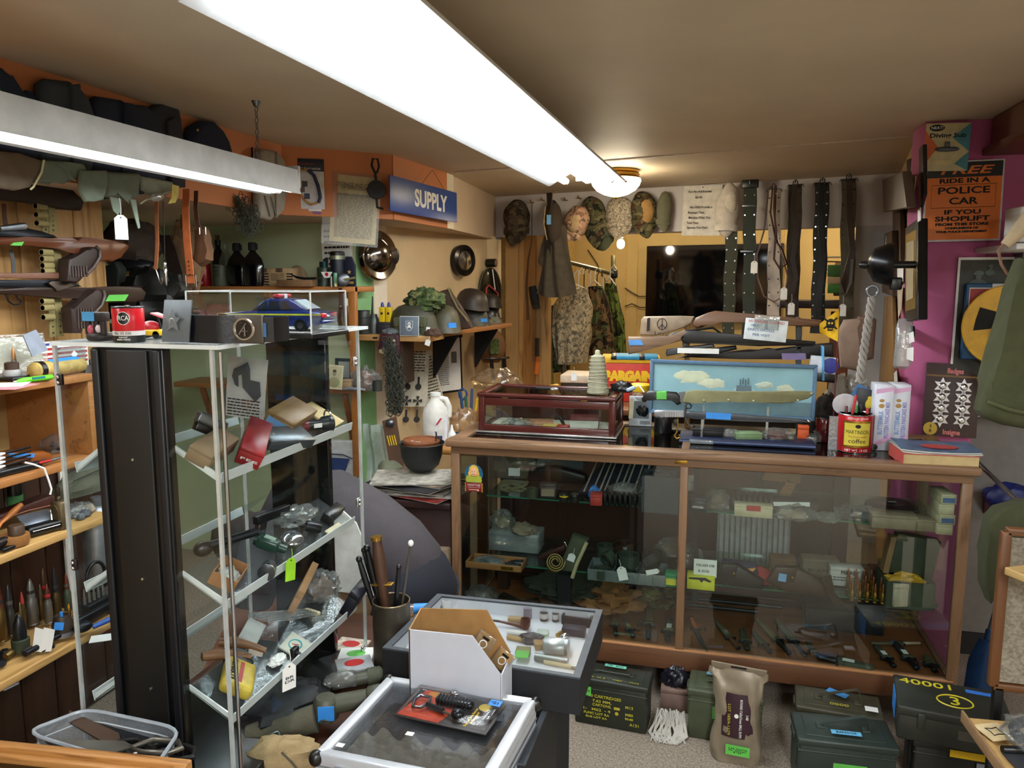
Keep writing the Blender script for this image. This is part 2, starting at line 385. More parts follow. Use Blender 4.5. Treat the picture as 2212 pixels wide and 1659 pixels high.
for i,(s,o,lb)in enumerate([(.9,-.95,'bare warm bulb in the back room below the brown hats'),(1.75,-.75,'bare warm bulb at the back room ceiling before the television'),(2.35,-1.0,'bare warm bulb at the back room ceiling by the green boxes')]):
 z0=2.06 if i else None
 q=hd(s,o);t=T('ceiling_bulb',lb,'light bulb',(*q,CZ))
 if i==0:
  w=H(1341,527,o);t.location=(w.x,w.y,CZ);dz=w.z-CZ
 else:dz=-.16
 P(t,'socket',KC((0,0,0),(0,0,dz+.05),.018),WHT);P(t,'bulb',KE((0,0,dz),(.032,.032,.04),n=12),bulb)
 # oak display counter
cx0,cx1,cy0,cy1=-.992,.872,2.84,3.40
dc=T('display_counter','long oak and glass shop display counter with brass plaque','counter',((cx0+cx1)/2,(cy0+cy1)/2,0));L=cx1-cx0;D=cy1-cy0
def dcp(n,k,m_,**a):return P(dc,n,k,m_,**a)
hx,hy=L/2,D/2
k=KB((0,-hy+.01,.985),(L+.03,.07,.03),bev=.006).box((0,hy-.03,.985),(L+.03,.06,.03),bev=.006)
dcp('top_frame',k,OAK)
dcp('top_rail',KB((0,-hy+.012,.955),(L,.024,.034),bev=.003),OAK);dcp('top_rail',KB((0,hy-.012,.955),(L,.024,.034),bev=.003),OAK)
for s in(-1,1):
 dcp('end_rail',KB((s*(hx-.02),0,.985),(.055,D-.06,.029),bev=.005),OAKY)
 dcp('end_rail',KB((s*(hx-.012),0,.955),(.024,D-.04,.034),bev=.003),OAKY)
 for e in(-1,1):dcp('stile',KB((s*(hx-.018),e*(hy-.012),.555),(.036,.024,.77),bev=.003),OAKZ)
 dcp('end_apron',KB((s*(hx-.012),0,.18),(.024,D-.05,.075),bev=.003),OAKY)
 for e in(-1,1):dcp('leg',KB((s*(hx-.03),e*(hy-.06),.072),(.05,.05,.144),bev=.004),OAKZ)
 dcp('end_pane',KB((s*(hx-.012),0,.58),(.004,D-.05,.72)),GLS)
dcp('leg',KB((.055,-hy+.1,.072),(.045,.045,.144),bev=.004),OAKZ)
xm=-.083-(cx0+cx1)/2
dcp('mullion',KB((xm,-hy+.012,.58),(.030,.026,.72),bev=.003),OAKZ);dcp('top_divider',KB((xm,0,.985),(.03,D-.08,.028),bev=.003),OAKY)
dcp('apron',KB((0,-hy+.012,.182),(L,.026,.078),bev=.003),wood('#66432c','#321d12','X',12,.4));dcp('apron_cap',KB((0,-hy+.012,.224),(L-.03,.03,.008),bev=.002),wood('#a8754a','#6b4020','X',14))
dcp('deck',KB((0,.01,.212),(L-.06,D-.06,.014)),wood('#7a4a28','#4a2813','X',8,.4))
dcp('back_panel',KB((0,hy-.02,.31),(L-.06,.012,.19),bev=.002).box((0,hy-.03,.40),(L-.06,.016,.02),bev=.004).box((0,hy-.03,.25),(L-.06,.016,.015),bev=.004),wood('#3b2215','#1f100a','X',10,.4))
for a,b in((-hx+.036,xm-.015),(xm+.015,hx-.036)):
 dcp('front_pane',KB(((a+b)/2,-hy+.012,.58),(b-a,.004,.71)),GLS)
 dcp('top_pane',KB(((a+b)/2,.01,.987),(b-a,D-.1,.006)),glass('#b8c4c2',.16,.02))
 m_=(a+b)/2
 for z,yy in((.745,.02),(.452,.03)):
  x_,w_=(m_+.03,b-a-.1)if(a<-.5)else(m_,b-a-.02)
  s_=dcp('glass_shelf',KB((x_,yy,z),(w_,.38,.006)),glass('#e2f2ea',.08))
  P(s_,'shelf_edge',KB((x_,yy-.191,z),(w_,.003,.006)),mt('2f6b50',.2,var=.05))
for(u,v0,v1,w,m_)in((1089,1223,1268,.045,DKWZ),(1220,1237,1310,.055,BLKM),(1500,1010,1180,.02,BLKM),(1500,1180,1300,.02,BLKM)):
 p=Y(u,v1,3.0);z1=Y(u,v0,3.0).z;dcp('shelf_post',KB((p.x-dc.location.x,3.0-dc.location.y,(z1+p.z)/2),(w,.05,abs(z1-p.z))),m_)
pq=dcp('plaque',KB((Y(1472,984,2.84).x-dc.location.x,-hy-.001,.957),(.046,.002,.014),bev=.001),BRS)
p=Y(1023,1053,2.848);s_=mpp(p)
t=T('gum_advert','gum advert card of a smiling blonde girl inside the counter pane','advert',(p.x,p.y+.006,p.z))
P(t,'blue_disc',KC((0,0,.055),(0,-.002,.055),.038,n=32),mt('2a6f92',.5))
P(t,'dress',KP([(-.034,-.002,.028),(-.03,-.002,.045),(-.012,-.002,.052),(.012,-.002,.052),(.03,-.002,.045),(.034,-.002,.028),(.03,-.002,.02),(-.03,-.002,.02)],(0,-.001,0)),mt('c9c94a',.6))
P(t,'hair',KE((0,-.003,.068),(.021,.002,.024)).ell((-.016,-.003,.055),(.008,.002,.011)).ell((.016,-.003,.055),(.008,.002,.011)),mt('d9b04a',.6,var=.25,s=300))
f=P(t,'face',KE((0,-.005,.062),(.013,.002,.017)),mt('e0a888',.6,var=.04))
P(f,'features',KE((-.005,-.0072,.066),(.002,.0006,.0015)).ell((.005,-.0072,.066),(.002,.0006,.0015)).box((0,-.0072,.0535),(.008,.0008,.0022)),mt('7a3a30',.6,var=0))
P(t,'red_panel',KB((0,-.002,0),(.066,.002,.036),bev=.0008,seg=1),mt('a81f22',.5));P(t,'gold_edge',KB((-.0345,-.002,0),(.004,.0024,.038)).box((.0345,-.002,0),(.004,.0024,.038)),mt('c79a3a',.5))
TX(t,'DENTYNE',WHT,.0085,(0,-.0035,.008),FR,w=.052);TX(t,'CHEWING GUM',WHT,.0028,(0,-.0035,-.001),FR,w=.05);P(t,'gum_stick',KB((0,-.0035,-.010),(.044,.0008,.004),bev=.0004).cyl((.018,-.0035,-.012),(.018,-.0043,-.012),.003),mt('e0b9a0',.5))
# clear acrylic tower
ty0=1.2;tA=Y(118,749,ty0);tB=Y(457,752,ty0);tz1=(tA.z+tB.z)/2;tC=X(772,722,tB.x);ty1=tC.y
tz0=.63;tw_=tB.x-tA.x;td=ty1-ty0
tt=T('acrylic_tower','tall clear acrylic display tower with black end panels and tilted trays','display case',(tA.x,ty0,tz0));TH=tz1-tz0
def tp(n,k,m_,**a):return P(tt,n,k,m_,**a)
bk=mt('090a0d',.3,var=.1);bk2=mt('101116',.45,var=.08);clr=glass('#fafcfc',-1,.01)
tp('top_plate',KB((tw_/2+.005,td/2+.01,TH+.004),(tw_+.02,td+.03,.007)),glass('#e6ecec',.35,.05,.25,'#cfd6d6'));
tp('plate_edge',KB((tw_/2+.005,-.0055,TH+.004),(tw_+.02,.003,.0075)).box((tw_+.0165,td/2+.01,TH+.004),(.003,td+.03,.0075)),EDGE)
tp('base_plate',KB((tw_/2,td/2,-.015),(tw_,td,.03),bev=.004),bk)
pb0=Y(196,760,ty0).x-tA.x;pb1=Y(350,760,ty0).x-tA.x;pc=(pb0+pb1)/2;pw=pb1-pb0
e=tp('end_panel',KB((pc,.012,TH/2),(pw,.024,TH-.004),bev=.003),bk)
P(e,'centre_strip',KB((pc+.004,-.003,TH/2),(pw*.56,.006,TH-.01),bev=.002),mt('12110f',.5,var=.1))
for sx in(-.43,.43):P(e,'side_moulding',KB((pc+sx*pw,-.002,TH/2),(pw*.1,.008,TH-.008),bev=.003),bk2)
for u,v in((287,993),(308,1251),(326,1488)):
 q=Y(u,v,ty0-.006);P(e,'screw',KL([(.0032,0),(.003,.0016),(.001,.0022),(0,.0018)],(q.x-tA.x,-.006,q.z-tz0),(pi/2,0,0),10),CHR)
qd0=Y(575,760,ty1-.02).x-tA.x;qd1=Y(703,760,ty1-.02).x-tA.x
tp('end_panel',KB(((qd0+qd1)/2,td-.012,TH/2),(qd1-qd0,.02,TH-.004),bev=.002),mt('060708',.06,var=.05))
for(x,y_,n)in((0,0,'a'),(tw_,0,'b'),(tw_,td,'c'),(0,td,'d')):
 tp('corner_post',KB((x,y_,TH/2),(.0065,.0065,TH)),glass('#eef4f4',.4,.06,.35,'#e8eeee'))
tp('chrome_rod',KC((tw_+.004,.018,0),(tw_+.004,.018,TH-.006),.004,n=10),mt('b8bcc2',.08,1,var=.1,s=15))
tp('door',KB((tw_+.001,td/2,TH/2),(.004,td-.012,TH-.01)),clr)
tp('door',KB((-.001,td/2,TH/2),(.004,td-.012,TH-.01)),clr)
tp('front_pane',KB((pb0/2,.002,TH/2),(pb0-.006,.004,TH-.01)),clr);tp('front_pane',KB(((pb1+tw_)/2,.002,TH/2),(tw_-pb1-.006,.004,TH-.01)),clr)
tp('rear_pane',KB((qd0/2,td-.002,TH/2),(qd0,.004,TH-.01)),clr)
for(u,v,side)in((130,820,0),(162,1220,0),(766,781,1),(774,1085,1),(784,1405,1)):
 q=Y(u,v,ty0)if side==0 else X(u,v,tB.x+.003)
 bx=V((q.x-tA.x,q.y-ty0,q.z-tz0));h_=tp('hinge',KB(bx,(.012,.008,.022)if side==0 else(.006,.016,.024),bev=.002),mt('3a3030',.35,.8)if side==0 else CHR)
 for s in(-1,1):P(h_,'hinge_screw',KE(bx+V((0,-.005,s*.0055))if side==0 else bx+V((.004,0,s*.0055)),(.0035,.0035,.0035),n=10,m=6),CHR)
trays=[]
for(u,v)in((722,932),(757,1125),(772,1304)):
 q=X(u,v,tB.x-.012);zl=q.z-tz0;yl=min(q.y-ty0,td-.01);trays.append(zl)
 for sgn in(1,-1):
  xi,xo=(pb1-.005,tw_-.012)if sgn>0 else(pb0+.005,.012);rise=.045
  k=KP([(xi,.02,zl+rise),(xo,.02,zl-.012),(xo,td-.03,zl-.012),(xi,td-.03,zl+rise)],(0,0,.004))
  ty=tp('tray',k,glass('#f2f6f6',-1,.05,.03))
  P(ty,'tray_lip',KP([(xo,.02,zl-.012),(xo+sgn*.004,.02,zl+.008),(xo+sgn*.004,td-.03,zl+.008),(xo,td-.03,zl-.012)],(sgn*.003,0,0)),EDGE)
  P(ty,'tray_end',KP([(xi,.02,zl+rise),(xo,.02,zl-.012),(xo,.02,zl+.004),(xi,.02,zl+rise+.012)],(0,.003,0)),EDGE)
def trayp(kk,fy,fx):
 xi,xo=pb1-.005,tw_-.012
 return V((tA.x+xi+(xo-xi)*fx,ty0+.02+(td-.05)*fy,tz0+trays[kk]+.045+(-.057)*fx+.005)),math.atan2(-.057,xo-xi)
 # tables in front
TZ=.60
tb=T('work_table','low table under dark cloth holding the tower and cases','table',(-.81,1.62,0))
P(tb,'table_top',KB((0,0,.585),(.93,.9,.03),bev=.003),wood('#4a2a1a','#2a160d','X',10,.5))
P(tb,'dark_cloth',KB((0,0,.29),(.9,.84,.56)).jit(.004,9),mt('0c0d10',.9))
def mk_case(nm,lb,cn,z,h,frame_m,inner_m,pad,fz=.012,cat='display case'):
 ''
 cn=[V((c.x,c.y,0))for c in cn];c0=sum(cn,V())/4;t=T(nm,lb,cat,(c0.x,c0.y,z-h));q=[c-c0 for c in cn]
 inn=[c*(1-pad/c.length)for c in q]
 k=K()
 for a,b,ia,ib in((q[i],q[(i+1)%4],inn[i],inn[(i+1)%4])for i in range(4)):
  k.poly([a,b,b.lerp(ib,.35),a.lerp(ia,.35)],(0,0,h))
 P(t,'side_wall',k,inner_m[0])
 k=K()
 for i in range(4):
  a,b,ia,ib=q[i],q[(i+1)%4],inn[i],inn[(i+1)%4]
  k.poly([a+V((0,0,h)),b+V((0,0,h)),ib+V((0,0,h)),ia+V((0,0,h))],(0,0,.004))
 P(t,'lid_frame',k,frame_m)
 P(t,'floor_pad',KP([c+V((0,0,fz))for c in inn],(0,0,.004)),inner_m[1])
 P(t,'lining',KP([c*1.0+V((0,0,fz+.002))for c in inn],(0,0,.003)),inner_m[1])
 k=K()
 for i in range(4):a,b=inn[i],inn[(i+1)%4];k.poly([a+V((0,0,fz)),b+V((0,0,fz)),b+V((0,0,h-.001)),a+V((0,0,h-.001))],(a*.004))
 P(t,'inner_wall',k,inner_m[1])
 P(t,'glass_lid',KP([c+V((0,0,h+.001))for c in inn],(0,0,.002)),glass('#f8fafa',.0,.01))
 return t
BZ=.75
GRYF=mt('3d434a',.55,var=.12,s=60);WLIN=mt('dfe2e8',.8,var=.03)
case1=mk_case('display_box','black glazed display box of smoking pipes and lighters',[Z(945,1285,BZ),Z(1302,1320,BZ),Z(1253,1468,BZ),Z(826,1402,BZ)],BZ,.085,GRYF,(BLKM,WLIN),.022,.045)
B2=.655
case2=mk_case('display_box','black glazed display box under the pipe box with a yellow disc inside',[Z(905,1455,B2),Z(1203,1487,B2),Z(1135,1655,B2),Z(800,1600,B2)],B2,.06,GRYF,(BLKM,mt('5a5550',.8)),.016)
p=Z(1165,1500,B2-.03);P(case2,'yellow_disc',KC((0,0,0),(0,0,.006),.035,n=24),mt('b8a24a',.6),loc=p-case2.location)
pts=[Z(880,1440,TZ-.006),Z(1203,1500,TZ-.006),Z(1150,1655,TZ-.006),Z(760,1600,TZ-.006)]
c0=sum(pts,V())/4;t=T('black_stand','black box stand below the glazed display boxes','stand',(c0.x,c0.y,0))
P(t,'body',KP([V((p.x-c0.x,p.y-c0.y,.0))for p in pts],(0,0,TZ-.008)),mt('0b0b0d',.6))
P(t,'top_edge',KP([V((p.x-c0.x,p.y-c0.y,TZ-.008))*1 for p in pts],(0,0,.003)),BLKM)
az=.725;cn=[Z(838,1458,az),Z(1160,1508,az),Z(1052,1700,az),Z(678,1625,az)]
c0=sum((V((c.x,c.y,0))for c in cn),V())/4;ALU=mt('c6cad0',.35,.35,var=.05);q=[V((c.x,c.y,0))-c0 for c in cn];hh=.1
t=T('aluminium_case','silver aluminium carry case with a clear lid over egg-crate foam','case',(c0.x,c0.y,az-hh));inn=[c*(1-.032/c.length)for c in q]
k=K()
for i in range(4):
 a,b,ia,ib=q[i],q[(i+1)%4],inn[i],inn[(i+1)%4]
 k.poly([x+V((0,0,hh-.028))for x in(a,b,ib,ia)],(0,0,.028),bev=.004)
P(t,'lid_frame',k,ALU)
k=K()
for i in range(4):
 a,b=q[i]*.99,q[(i+1)%4]*.99;k.poly([a,b,b*.95,a*.95],(0,0,hh-.031))
P(t,'shell',k,ALU)
k=K()
for i in range(4):
 a,b=q[i]*.995,q[(i+1)%4]*.995
 for z in(.02,.036,.052):k.poly([a+V((0,0,z)),b+V((0,0,z)),b+V((0,0,z+.003)),a+V((0,0,z+.003))],(a+b)*.004)
P(t,'ribs',k,mt('8a8e94',.35,.8))
for c in q:P(t,'corner_cap',KE(c*.985+V((0,0,hh-.013)),(.014,.014,.016)),mt('101010',.35))
P(t,'clear_lid',KP([c*1.01+V((0,0,hh-.006))for c in inn],(0,0,.003)),glass('#eef0f2',.02,.02,.015))
P(t,'lid_lining',KP([c+V((0,0,hh-.055))for c in inn],(0,0,.003)),mt('15171b',.8))
def bil(a,b,q=q):return(q[3]*(1-a)+q[2]*a)*(1-b)+(q[0]*(1-a)+q[1]*a)*b
P(t,'egg_crate_foam',KG(lambda a,b:bil(.08+.84*a,.06+.42*b)+V((0,0,hh-.05+.03*(.5+.5*sin(a*31)*sin(b*17+1)))),70,34),mt('8a8474',.95,bump=.3,bs=500))
fd=(q[2]-q[3]).normalized();fn=V((fd.y,-fd.x,0));ra=math.atan2(fd.y,fd.x)
for f in(.17,.8):
 lt=P(t,'latch',KB((0,-.004,0),(.030,.006,.026),bev=.002).box((0,-.009,-.004),(.022,.006,.016),bev=.002),CHR,loc=q[3].lerp(q[2],f)+V((0,0,hh-.032)),rot=(0,0,ra));P(lt,'latch_slot',KB((0,-.0125,-.004),(.012,.001,.006)),BLK)
for a in((.1,.12),(.42,.36)):P(t,'price_sticker',KB(bil(*a)+V((0,0,hh-.001)),(.016,.012,.0006),rot=(0,0,ra)),PAPER)
CASE_TOP,CASE_Q,CASE_RA=az+.001,(lambda a,b:bil(a,b)+c_case),ra
c_case=V((c0.x,c0.y,0))
# builders of the stock
def S(p,px):return px*mpp(p)
def sheet_lines(par,w,h,n,z=.0006,mat=INK,x0=0,y0=0,th=.35):
 ''
 R=random.Random(n*7+int(w*1e4));k=K()
 for i in range(n):
  y=y0+h/2-h*(i+.5)/n;a=-w/2
  while a<w/2-.02*w:
   L=min(w*(.06+.12*R.random()),w/2-a)
   k.box((x0+a+L/2,-z,y),(L,.0003,h/n*th));a+=L+w*.025
 return P(par,'print_lines',k,mat,kind='stuff',smooth=False)
def paper(name,label,p,w,h,rot=(0,0,0),mat=PAPER,lines=0,head=None,curl=.0,cat='paper',group=None,th=.0012):
 ''
 t=T(name,label,cat,p,rot,group)
 P(t,'sheet',KG(lambda a,b:V(((a-.5)*w,-curl*sin(b*2.6+.3)*(1+a*.6)*.5-curl*.3*sin(a*5),(b-.5)*h)),8,8,th),mat)
 o=curl+.002
 if lines:sheet_lines(t,w*.82,h*(.66 if head else .85),lines,o,y0=-h*.1 if head else 0)
 if head:TX(t,head,INK,h*.06,(0,-o,h*.36),FR,w=w*.8)
 return t
def HT(label,p,w,h,rz=0,tilt=0,mat=WHT,ln=None,scr=None,group=None,name='price_tag'):
 ''
 t=T(name,label,'tag',p,(0,tilt,rz),group);c=.28
 P(t,'card',KP([(-w/2,0,-h/2),(w/2,0,-h/2),(w/2,0,h/2-w*c),(w*.2,0,h/2),(-w*.2,0,h/2),(-w/2,0,h/2-w*c)],(0,.0008,0)),mat)
 ln=h*.7 if ln is None else ln
 P(t,'string',KT([(0,-.0006,h*.42),(w*.06,-.001,h*.5+ln*.4),(0,0,h*.5+ln)],max(.0005,w*.025),5),mat)
 P(t,'hole',KC((0,-.0006,h*.4),(0,.0002,h*.4),w*.07,n=10),BLK)
 if scr:TX(t,scr,INK,h*.1,(0,-.001,-h*.1),FR,w=w*.7)
 return t
def SX(par,p,w,h,mat,s=None,rot=(0,0,0),name='tape_label',sz=None,ink=INK):
 ''
 e=Euler(rot).to_matrix();o=P(par,name,KB((0,0,0),(w,.0008,h)).jit(w*.008,60),mat,p,rot)
 if s:TX(o,s,ink,sz or h*.25/(1+.5*s.count('\n')),(0,-.0008,0),FR,w=w*.8,name='writing')
 return o
def CN(name,label,p,w,d,h,mat,rz=0,cat='box',lab=None,s=None,rot=None,group=None,ink=INK,seam=True):
 ''
 t=T(name,label,cat,p,rot or(0,0,rz),group)
 P(t,'body',KB((0,0,h*.48),(w*.985,d*.985,h*.96),bev=min(w,d,h)*.03,seg=1),mat)
 if seam:P(t,'lid',KB((0,0,h*.88),(w,d,h*.24),bev=min(w,d,h)*.04,seg=1),mat)
 if lab:SX(t,(0,-d*.502,h*.42),w*.8,h*.5,lab,s,name='label_panel',ink=ink)
 elif s:TX(t,s,ink,h*.14,(0,-d*.503,h*.4),FR,w=w*.7)
 return t
def LU(name,label,cat,p,r,mat,rz=0,seed=1,amp=.28,ridge=.12,fr=2.0,group=None,n=36,m=22):
 return one(name,label,cat,KO((0,0,r[2]*.45),r,n=n,m=m,amp=amp,ridge=ridge,fr=fr,seed=seed),mat,p,(0,0,rz),group)
def bag(label,p,r,fill=None,seed=1,rz=0,name='plastic_bag',mat=None,group=None):
 t=T(name,label,'bag',p,(0,0,rz),group)
 P(t,'film',KO((0,0,r[2]*.45),r,n=26,m=16,amp=.3,ridge=.16,fr=2.6,seed=seed),mat or BAG)
 if fill:P(t,'contents',KO((0,0,r[2]*.4),(r[0]*.7,r[1]*.7,r[2]*.65),n=18,m=10,amp=.4,seed=seed+3,fr=3.2),fill)
 return t
def cartridge(name,label,p,r,h,case=BRS,tip=mt('9a5a35',.35,.7),rot=(0,0,0),group=None,fr=.55,band=None,sharp=1.0):
 t=T(name,label,'cartridge',p,rot,group);b=h*fr
 P(t,'case',KL([(r,0),(r,h*.02),(r*.88,h*.035),(r,h*.05),(r*.95,b*.82),(r*.72,b*.92),(r*.7,b)],n=12),case)
 P(t,'bullet',KL([(r*.68,b),(r*.68,b+h*.06),(r*.6,b+(h-b)*.45),(r*.36,b+(h-b)*.78),(r*.1*sharp,h*.995),(0,h)],n=12),tip)
 if band:P(t,'band',KL([(r*.7,b+h*.06),(r*.72,b+h*.08),(r*.66,b+h*.13)],n=12),band)
 return t
def rolled(name,label,p,r,h,mat,rot=(0,0,0),turns=3.5,group=None,buckle=None,t_=None,oval=1):
 t=T(name,label,'belt',p,rot,group);pts=[];N=int(turns*14)
 for i in range(N+1):
  a=i/N*turns*2*pi;q=r*(.28+.72*i/N);pts.append((q*cos(a)*oval,q*sin(a),h/2))
 P(t,'strap',KS(pts,h,t_ or r*.1,(0,0,1)),mat)
 P(t,'buckle',KB((r*oval*1.03,0,h/2),(r*.1,r*.4,h*.9),bev=r*.03),buckle or STL)
 return t
def knife(name,label,p,L,w,rot,handle=BLK,blade=OLV,guard=GUN,hl=.36,ring=False,tagm=None,sheath=True,group=None,hs='round'):
 ''
 t=T(name,label,'knife',p,rot,group);h=w*.45;hL=L*hl
 if sheath:P(t,'scabbard',KP([(hL,-w*.42,0),(L*.9,-w*.34,0),(L*.985,-w*.12,0),(L*.985,w*.12,0),(L*.9,w*.34,0),(hL,w*.42,0)],(0,0,h),bev=h*.3),blade)
 else:P(t,'blade',KP([(hL,-w*.3,h*.3),(L*.8,-w*.3,h*.3),(L,w*.15,h*.3),(L*.97,w*.25,h*.3),(hL,w*.25,h*.3)],(0,0,h*.3),bev=h*.1),blade)
 g=P(t,'guard',KB((hL-w*.05,0,h*.5),(w*.18,w*1.5,h*.8),bev=w*.06),guard)
 if ring:P(g,'ring',KT([(hL-w*.05,w*.95+w*.32*cos(a*pi/6),h*.5+w*.32*sin(a*pi/6))for a in range(12)],w*.08,6,True),guard)
 P(t,'grip',KL([(w*.26,0),(w*.3,hL*.12),(w*.27,hL*.4),(w*.32,hL*.7),(w*.27,hL*.95)],(hL*.06,0,h*.55),(0,pi/2,0),12,sx=.8),handle)
 P(t,'pommel',KE((hL*.03,0,h*.55),(w*.14,w*.3,w*.26),n=12,m=8),guard)
 if sheath:P(t,'throat',KB((hL+w*.25,0,h*.5),(w*.5,w*.95,h*1.15),bev=w*.05),guard if blade is OLV else OLV)
 if tagm:P(t,'price_label',KB((hL+L*.18,0,h*1.08),(w*.9,w*.5,.0006)),tagm)
 return t
def helmet(name,label,p,w,mat,rot=(0,0,0),h=.62,flare=0,d=1.15,strap=None,liner=None,group=None,tape=None):
 ''
 t=T(name,label,'helmet',p,rot,group);r=w/2;hh=w*h
 pr=[(r*.97,-.004),(r*1.03+flare*r*.3,0)]+([(r*1.0+flare*r*.12,hh*.16)]if flare else[])+[(r*.985,hh*.3),(r*.93,hh*.52),(r*.8,hh*.74),(r*.58,hh*.9),(r*.3,hh*.98),(0,hh)]
 k=KL(pr,n=32,sx=1,sy=d)
 if not flare:
  for v in k.b.verts:
   if v.co.z<hh*.2 and v.co.y<-r*.6:v.co.y-=r*.16*(1-v.co.z/(hh*.2));v.co.z+=0
 P(t,'shell',k,mat)
 P(t,'rim',KT([((r*1.03+flare*r*.3)*cos(a*pi/16),(r*1.03+flare*r*.3)*d*sin(a*pi/16)-(r*.16 if(not flare and sin(a*pi/16)<-.6)else 0),0)for a in range(32)],r*.022,6,True),mat)
 if strap:P(t,'chin_strap',KS([(-r*.9,0,hh*.1),(-r*1.06,-r*.3,hh*.25),(-r*.3,-r*1.3,hh*.34),(r*.4,-r*1.28,hh*.3),(r*1.06,-r*.3,hh*.22)],r*.12,r*.02,(0,0,1)),strap)
 if tape:P(t,'tape_label',KB((tape[0]*r,-r*d*1.02*math.sqrt(max(.05,1-tape[0]**2)),hh*.28),(r*.5,r*.05,hh*.18),rot=(-.1,0,tape[0]*.8)),BLU)
 return t
def hung_cap(name,label,p,w,h,mat,rz=0,lean=0,brim=.34,group=None,inside=None,seed=0,cat='cap',side=0):
 ''
 t=T(name,label,cat,p,(0,lean,rz),group);hc=h*(1-brim*.75)
 k=KE((0,0,0),(w*.5,w*.34,hc*.5),n=24,m=16)
 for v in k.b.verts:v.co+=noise.noise_vector(v.co*14+V((seed*5.1,0,0)))*w*.05;v.co.y=min(v.co.y,w*.12)
 P(t,'crown',k,mat,(0,0,h*.5-hc*.5))
 P(t,'band',KT([(w*.485*cos(a*pi/10),-w*.26*sin(a*pi/10)-.0,h*.5-hc*.84+w*.05*sin(a*pi/10))for a in range(11)],w*.03,6,flat=(w*.03,h*.12)),mat)
 if brim:
  hb=h*brim
  P(t,'peak',KG(lambda a,b:V(((a-.5)*w*.92*(1-.30*b**2)*(1 if b<.9 else .82),-w*.22*sin(a*pi)-w*.10*b+side*b,h*.5-hc*.80-hb*b*(.55+.45*sin(a*pi)))),14,8,.004),mat)
 if inside:P(t,'lining',KE((w*.06,-w*.2,h*.1),(w*.3,w*.16,h*.26),n=16,m=10),inside)
 return t
def side_cap(name,label,pts,pl,th,mat,group=None,fold=None,seed=0,cat='cap',bev=None):
 ''
 P_=[pl(u,v)for u,v in pts];c=sum(P_,V())/len(P_);nrm=(P_[1]-P_[0]).cross(P_[2]-P_[1]).normalized()
 if nrm.dot(V((0,0,CAMH))-c+V((0,0,0)))>0:nrm=-nrm
 t=T(name,label,cat,c,group=group);w=max((p-c).length for p in P_)
 P(t,'crown',KP([p-c for p in P_],nrm*th,bev=bev or th*.42,seg=3).jit(w*.02,12,seed),mat)
 if fold:
  F=[pl(u,v)-c-nrm*th*.25 for u,v in fold];P(t,'flap',KP(F,nrm*th*.3,bev=th*.1).jit(w*.015,14,seed+2),mat)
 return t
def OU(par,name,pts,pl,o,th,mat,bev=.0,label=None,seg=3,dirv=None):
 ''
 P_=[pl(u,v)-o for u,v in pts];d=V((0,1,0))if dirv is None else V(dirv)
 return P(par,name,KP(P_,d*th,bev=bev,seg=seg),mat,label=label)
def ammo_can(label,p,w,d,h,mat,rz=0,up=0,name='ammo_can',group=None):
 ''
 t=T(name,label,'ammo can',p,(0,0,rz),group)
 P(t,'body',KB((0,0,h*.44),(w*.96,d*.92,h*.88),bev=.008),mat)
 P(t,'body_bead',KB((0,0,h*.76),(w*.975,d*.95,h*.03),bev=.003),mat)
 lid=P(t,'lid',KB((0,0,h*.92),(w,d,h*.13),bev=.006).box((0,0,h*.99),(w*.8,d*.7,h*.02),bev=.003),mat)
 hw=w*.46;hz=h*1.0+.004
 if up:pts=[(-hw/2,0,hz),(-hw/2+.01,0,hz+.008),(hw*.45,0,hz+up),(hw/2,0,hz+up*.98),(hw/2+.012,0,hz)]
 else:pts=[(-hw/2,0,hz),(-hw/2,-d*.1,hz+.004),(hw/2,-d*.1,hz+.004),(hw/2,0,hz)]
 P(lid,'carry_handle',KS(pts,.014,.003,(0,1,0))if up else KT(pts,.0028,6),mat)
 for s in(-1,1):P(lid,'handle_loop',KB((s*hw/2,0,h+.002),(.026,.03,.006),bev=.002),mat)
 P(t,'latch',KB((-w*.485,0,h*.62),(.008,d*.5,h*.5),bev=.003).box((-w*.5,0,h*.86),(.012,d*.35,h*.1),bev=.003),mat)
 P(t,'hinge',KC((w*.49,-d*.25,h*.85),(w*.49,d*.25,h*.85),.004),mat)
 return t
def web_belt(label,u0,v0,u1,v1,off,w,mat,eyelet=BLKM,rows=12,top='clip',sh=0,name='web_belt',cat='belt',group='belts hung from the header',t_=.004):
 ''
 a,b=H(u0,v0,off),H(u1,v1,off);c=a;t=T(name,label,cat,c,(0,0,HA),group);iv=Matrix.Rotation(-HA,3,'Z');e=iv@(b-a);n=10
 pts=[V((e.x*i/n+.004*sin(i*1.7+u0),-.004-.006*sin(i*.9+u0),e.z*i/n))for i in range(n+1)]
 P(t,'strap',KS(pts,w,t_,(1,0,0)),mat)
 k=K()
 for r_ in range(rows):
  f=.06+.9*r_/rows;p=V((e.x*f,-.006-.006*sin(f*9+u0),e.z*f))
  for sx in(-.36,.36):k.cyl(p+V((sx*w,-.003,0)),p+V((sx*w,.001,0)),w*.07,n=6)
 if rows:P(t,'eyelets',k,eyelet,kind='stuff')
 if top=='clip':P(t,'wire_clip',KT([(-w*.62,-.006,-.012),(-w*.55,-.006,.002),(w*.55,-.006,.002),(w*.62,-.006,-.012)],.003,6).tube([(-w*.16,-.012,-.02),(-w*.16,-.014,.02),(0,-.014,.032),(w*.16,-.014,.02),(w*.16,-.012,-.02)],.0035,6),BLK)
 elif top=='plate':P(t,'buckle',KB((0,-.006,.012),(w*1.3,.014,.05),bev=.005),BLK)
 P(t,'hook',KT([(0,.02,.012),(0,-.02,.014),(0,-.026,.03)],.004,6),CHR)
 return t
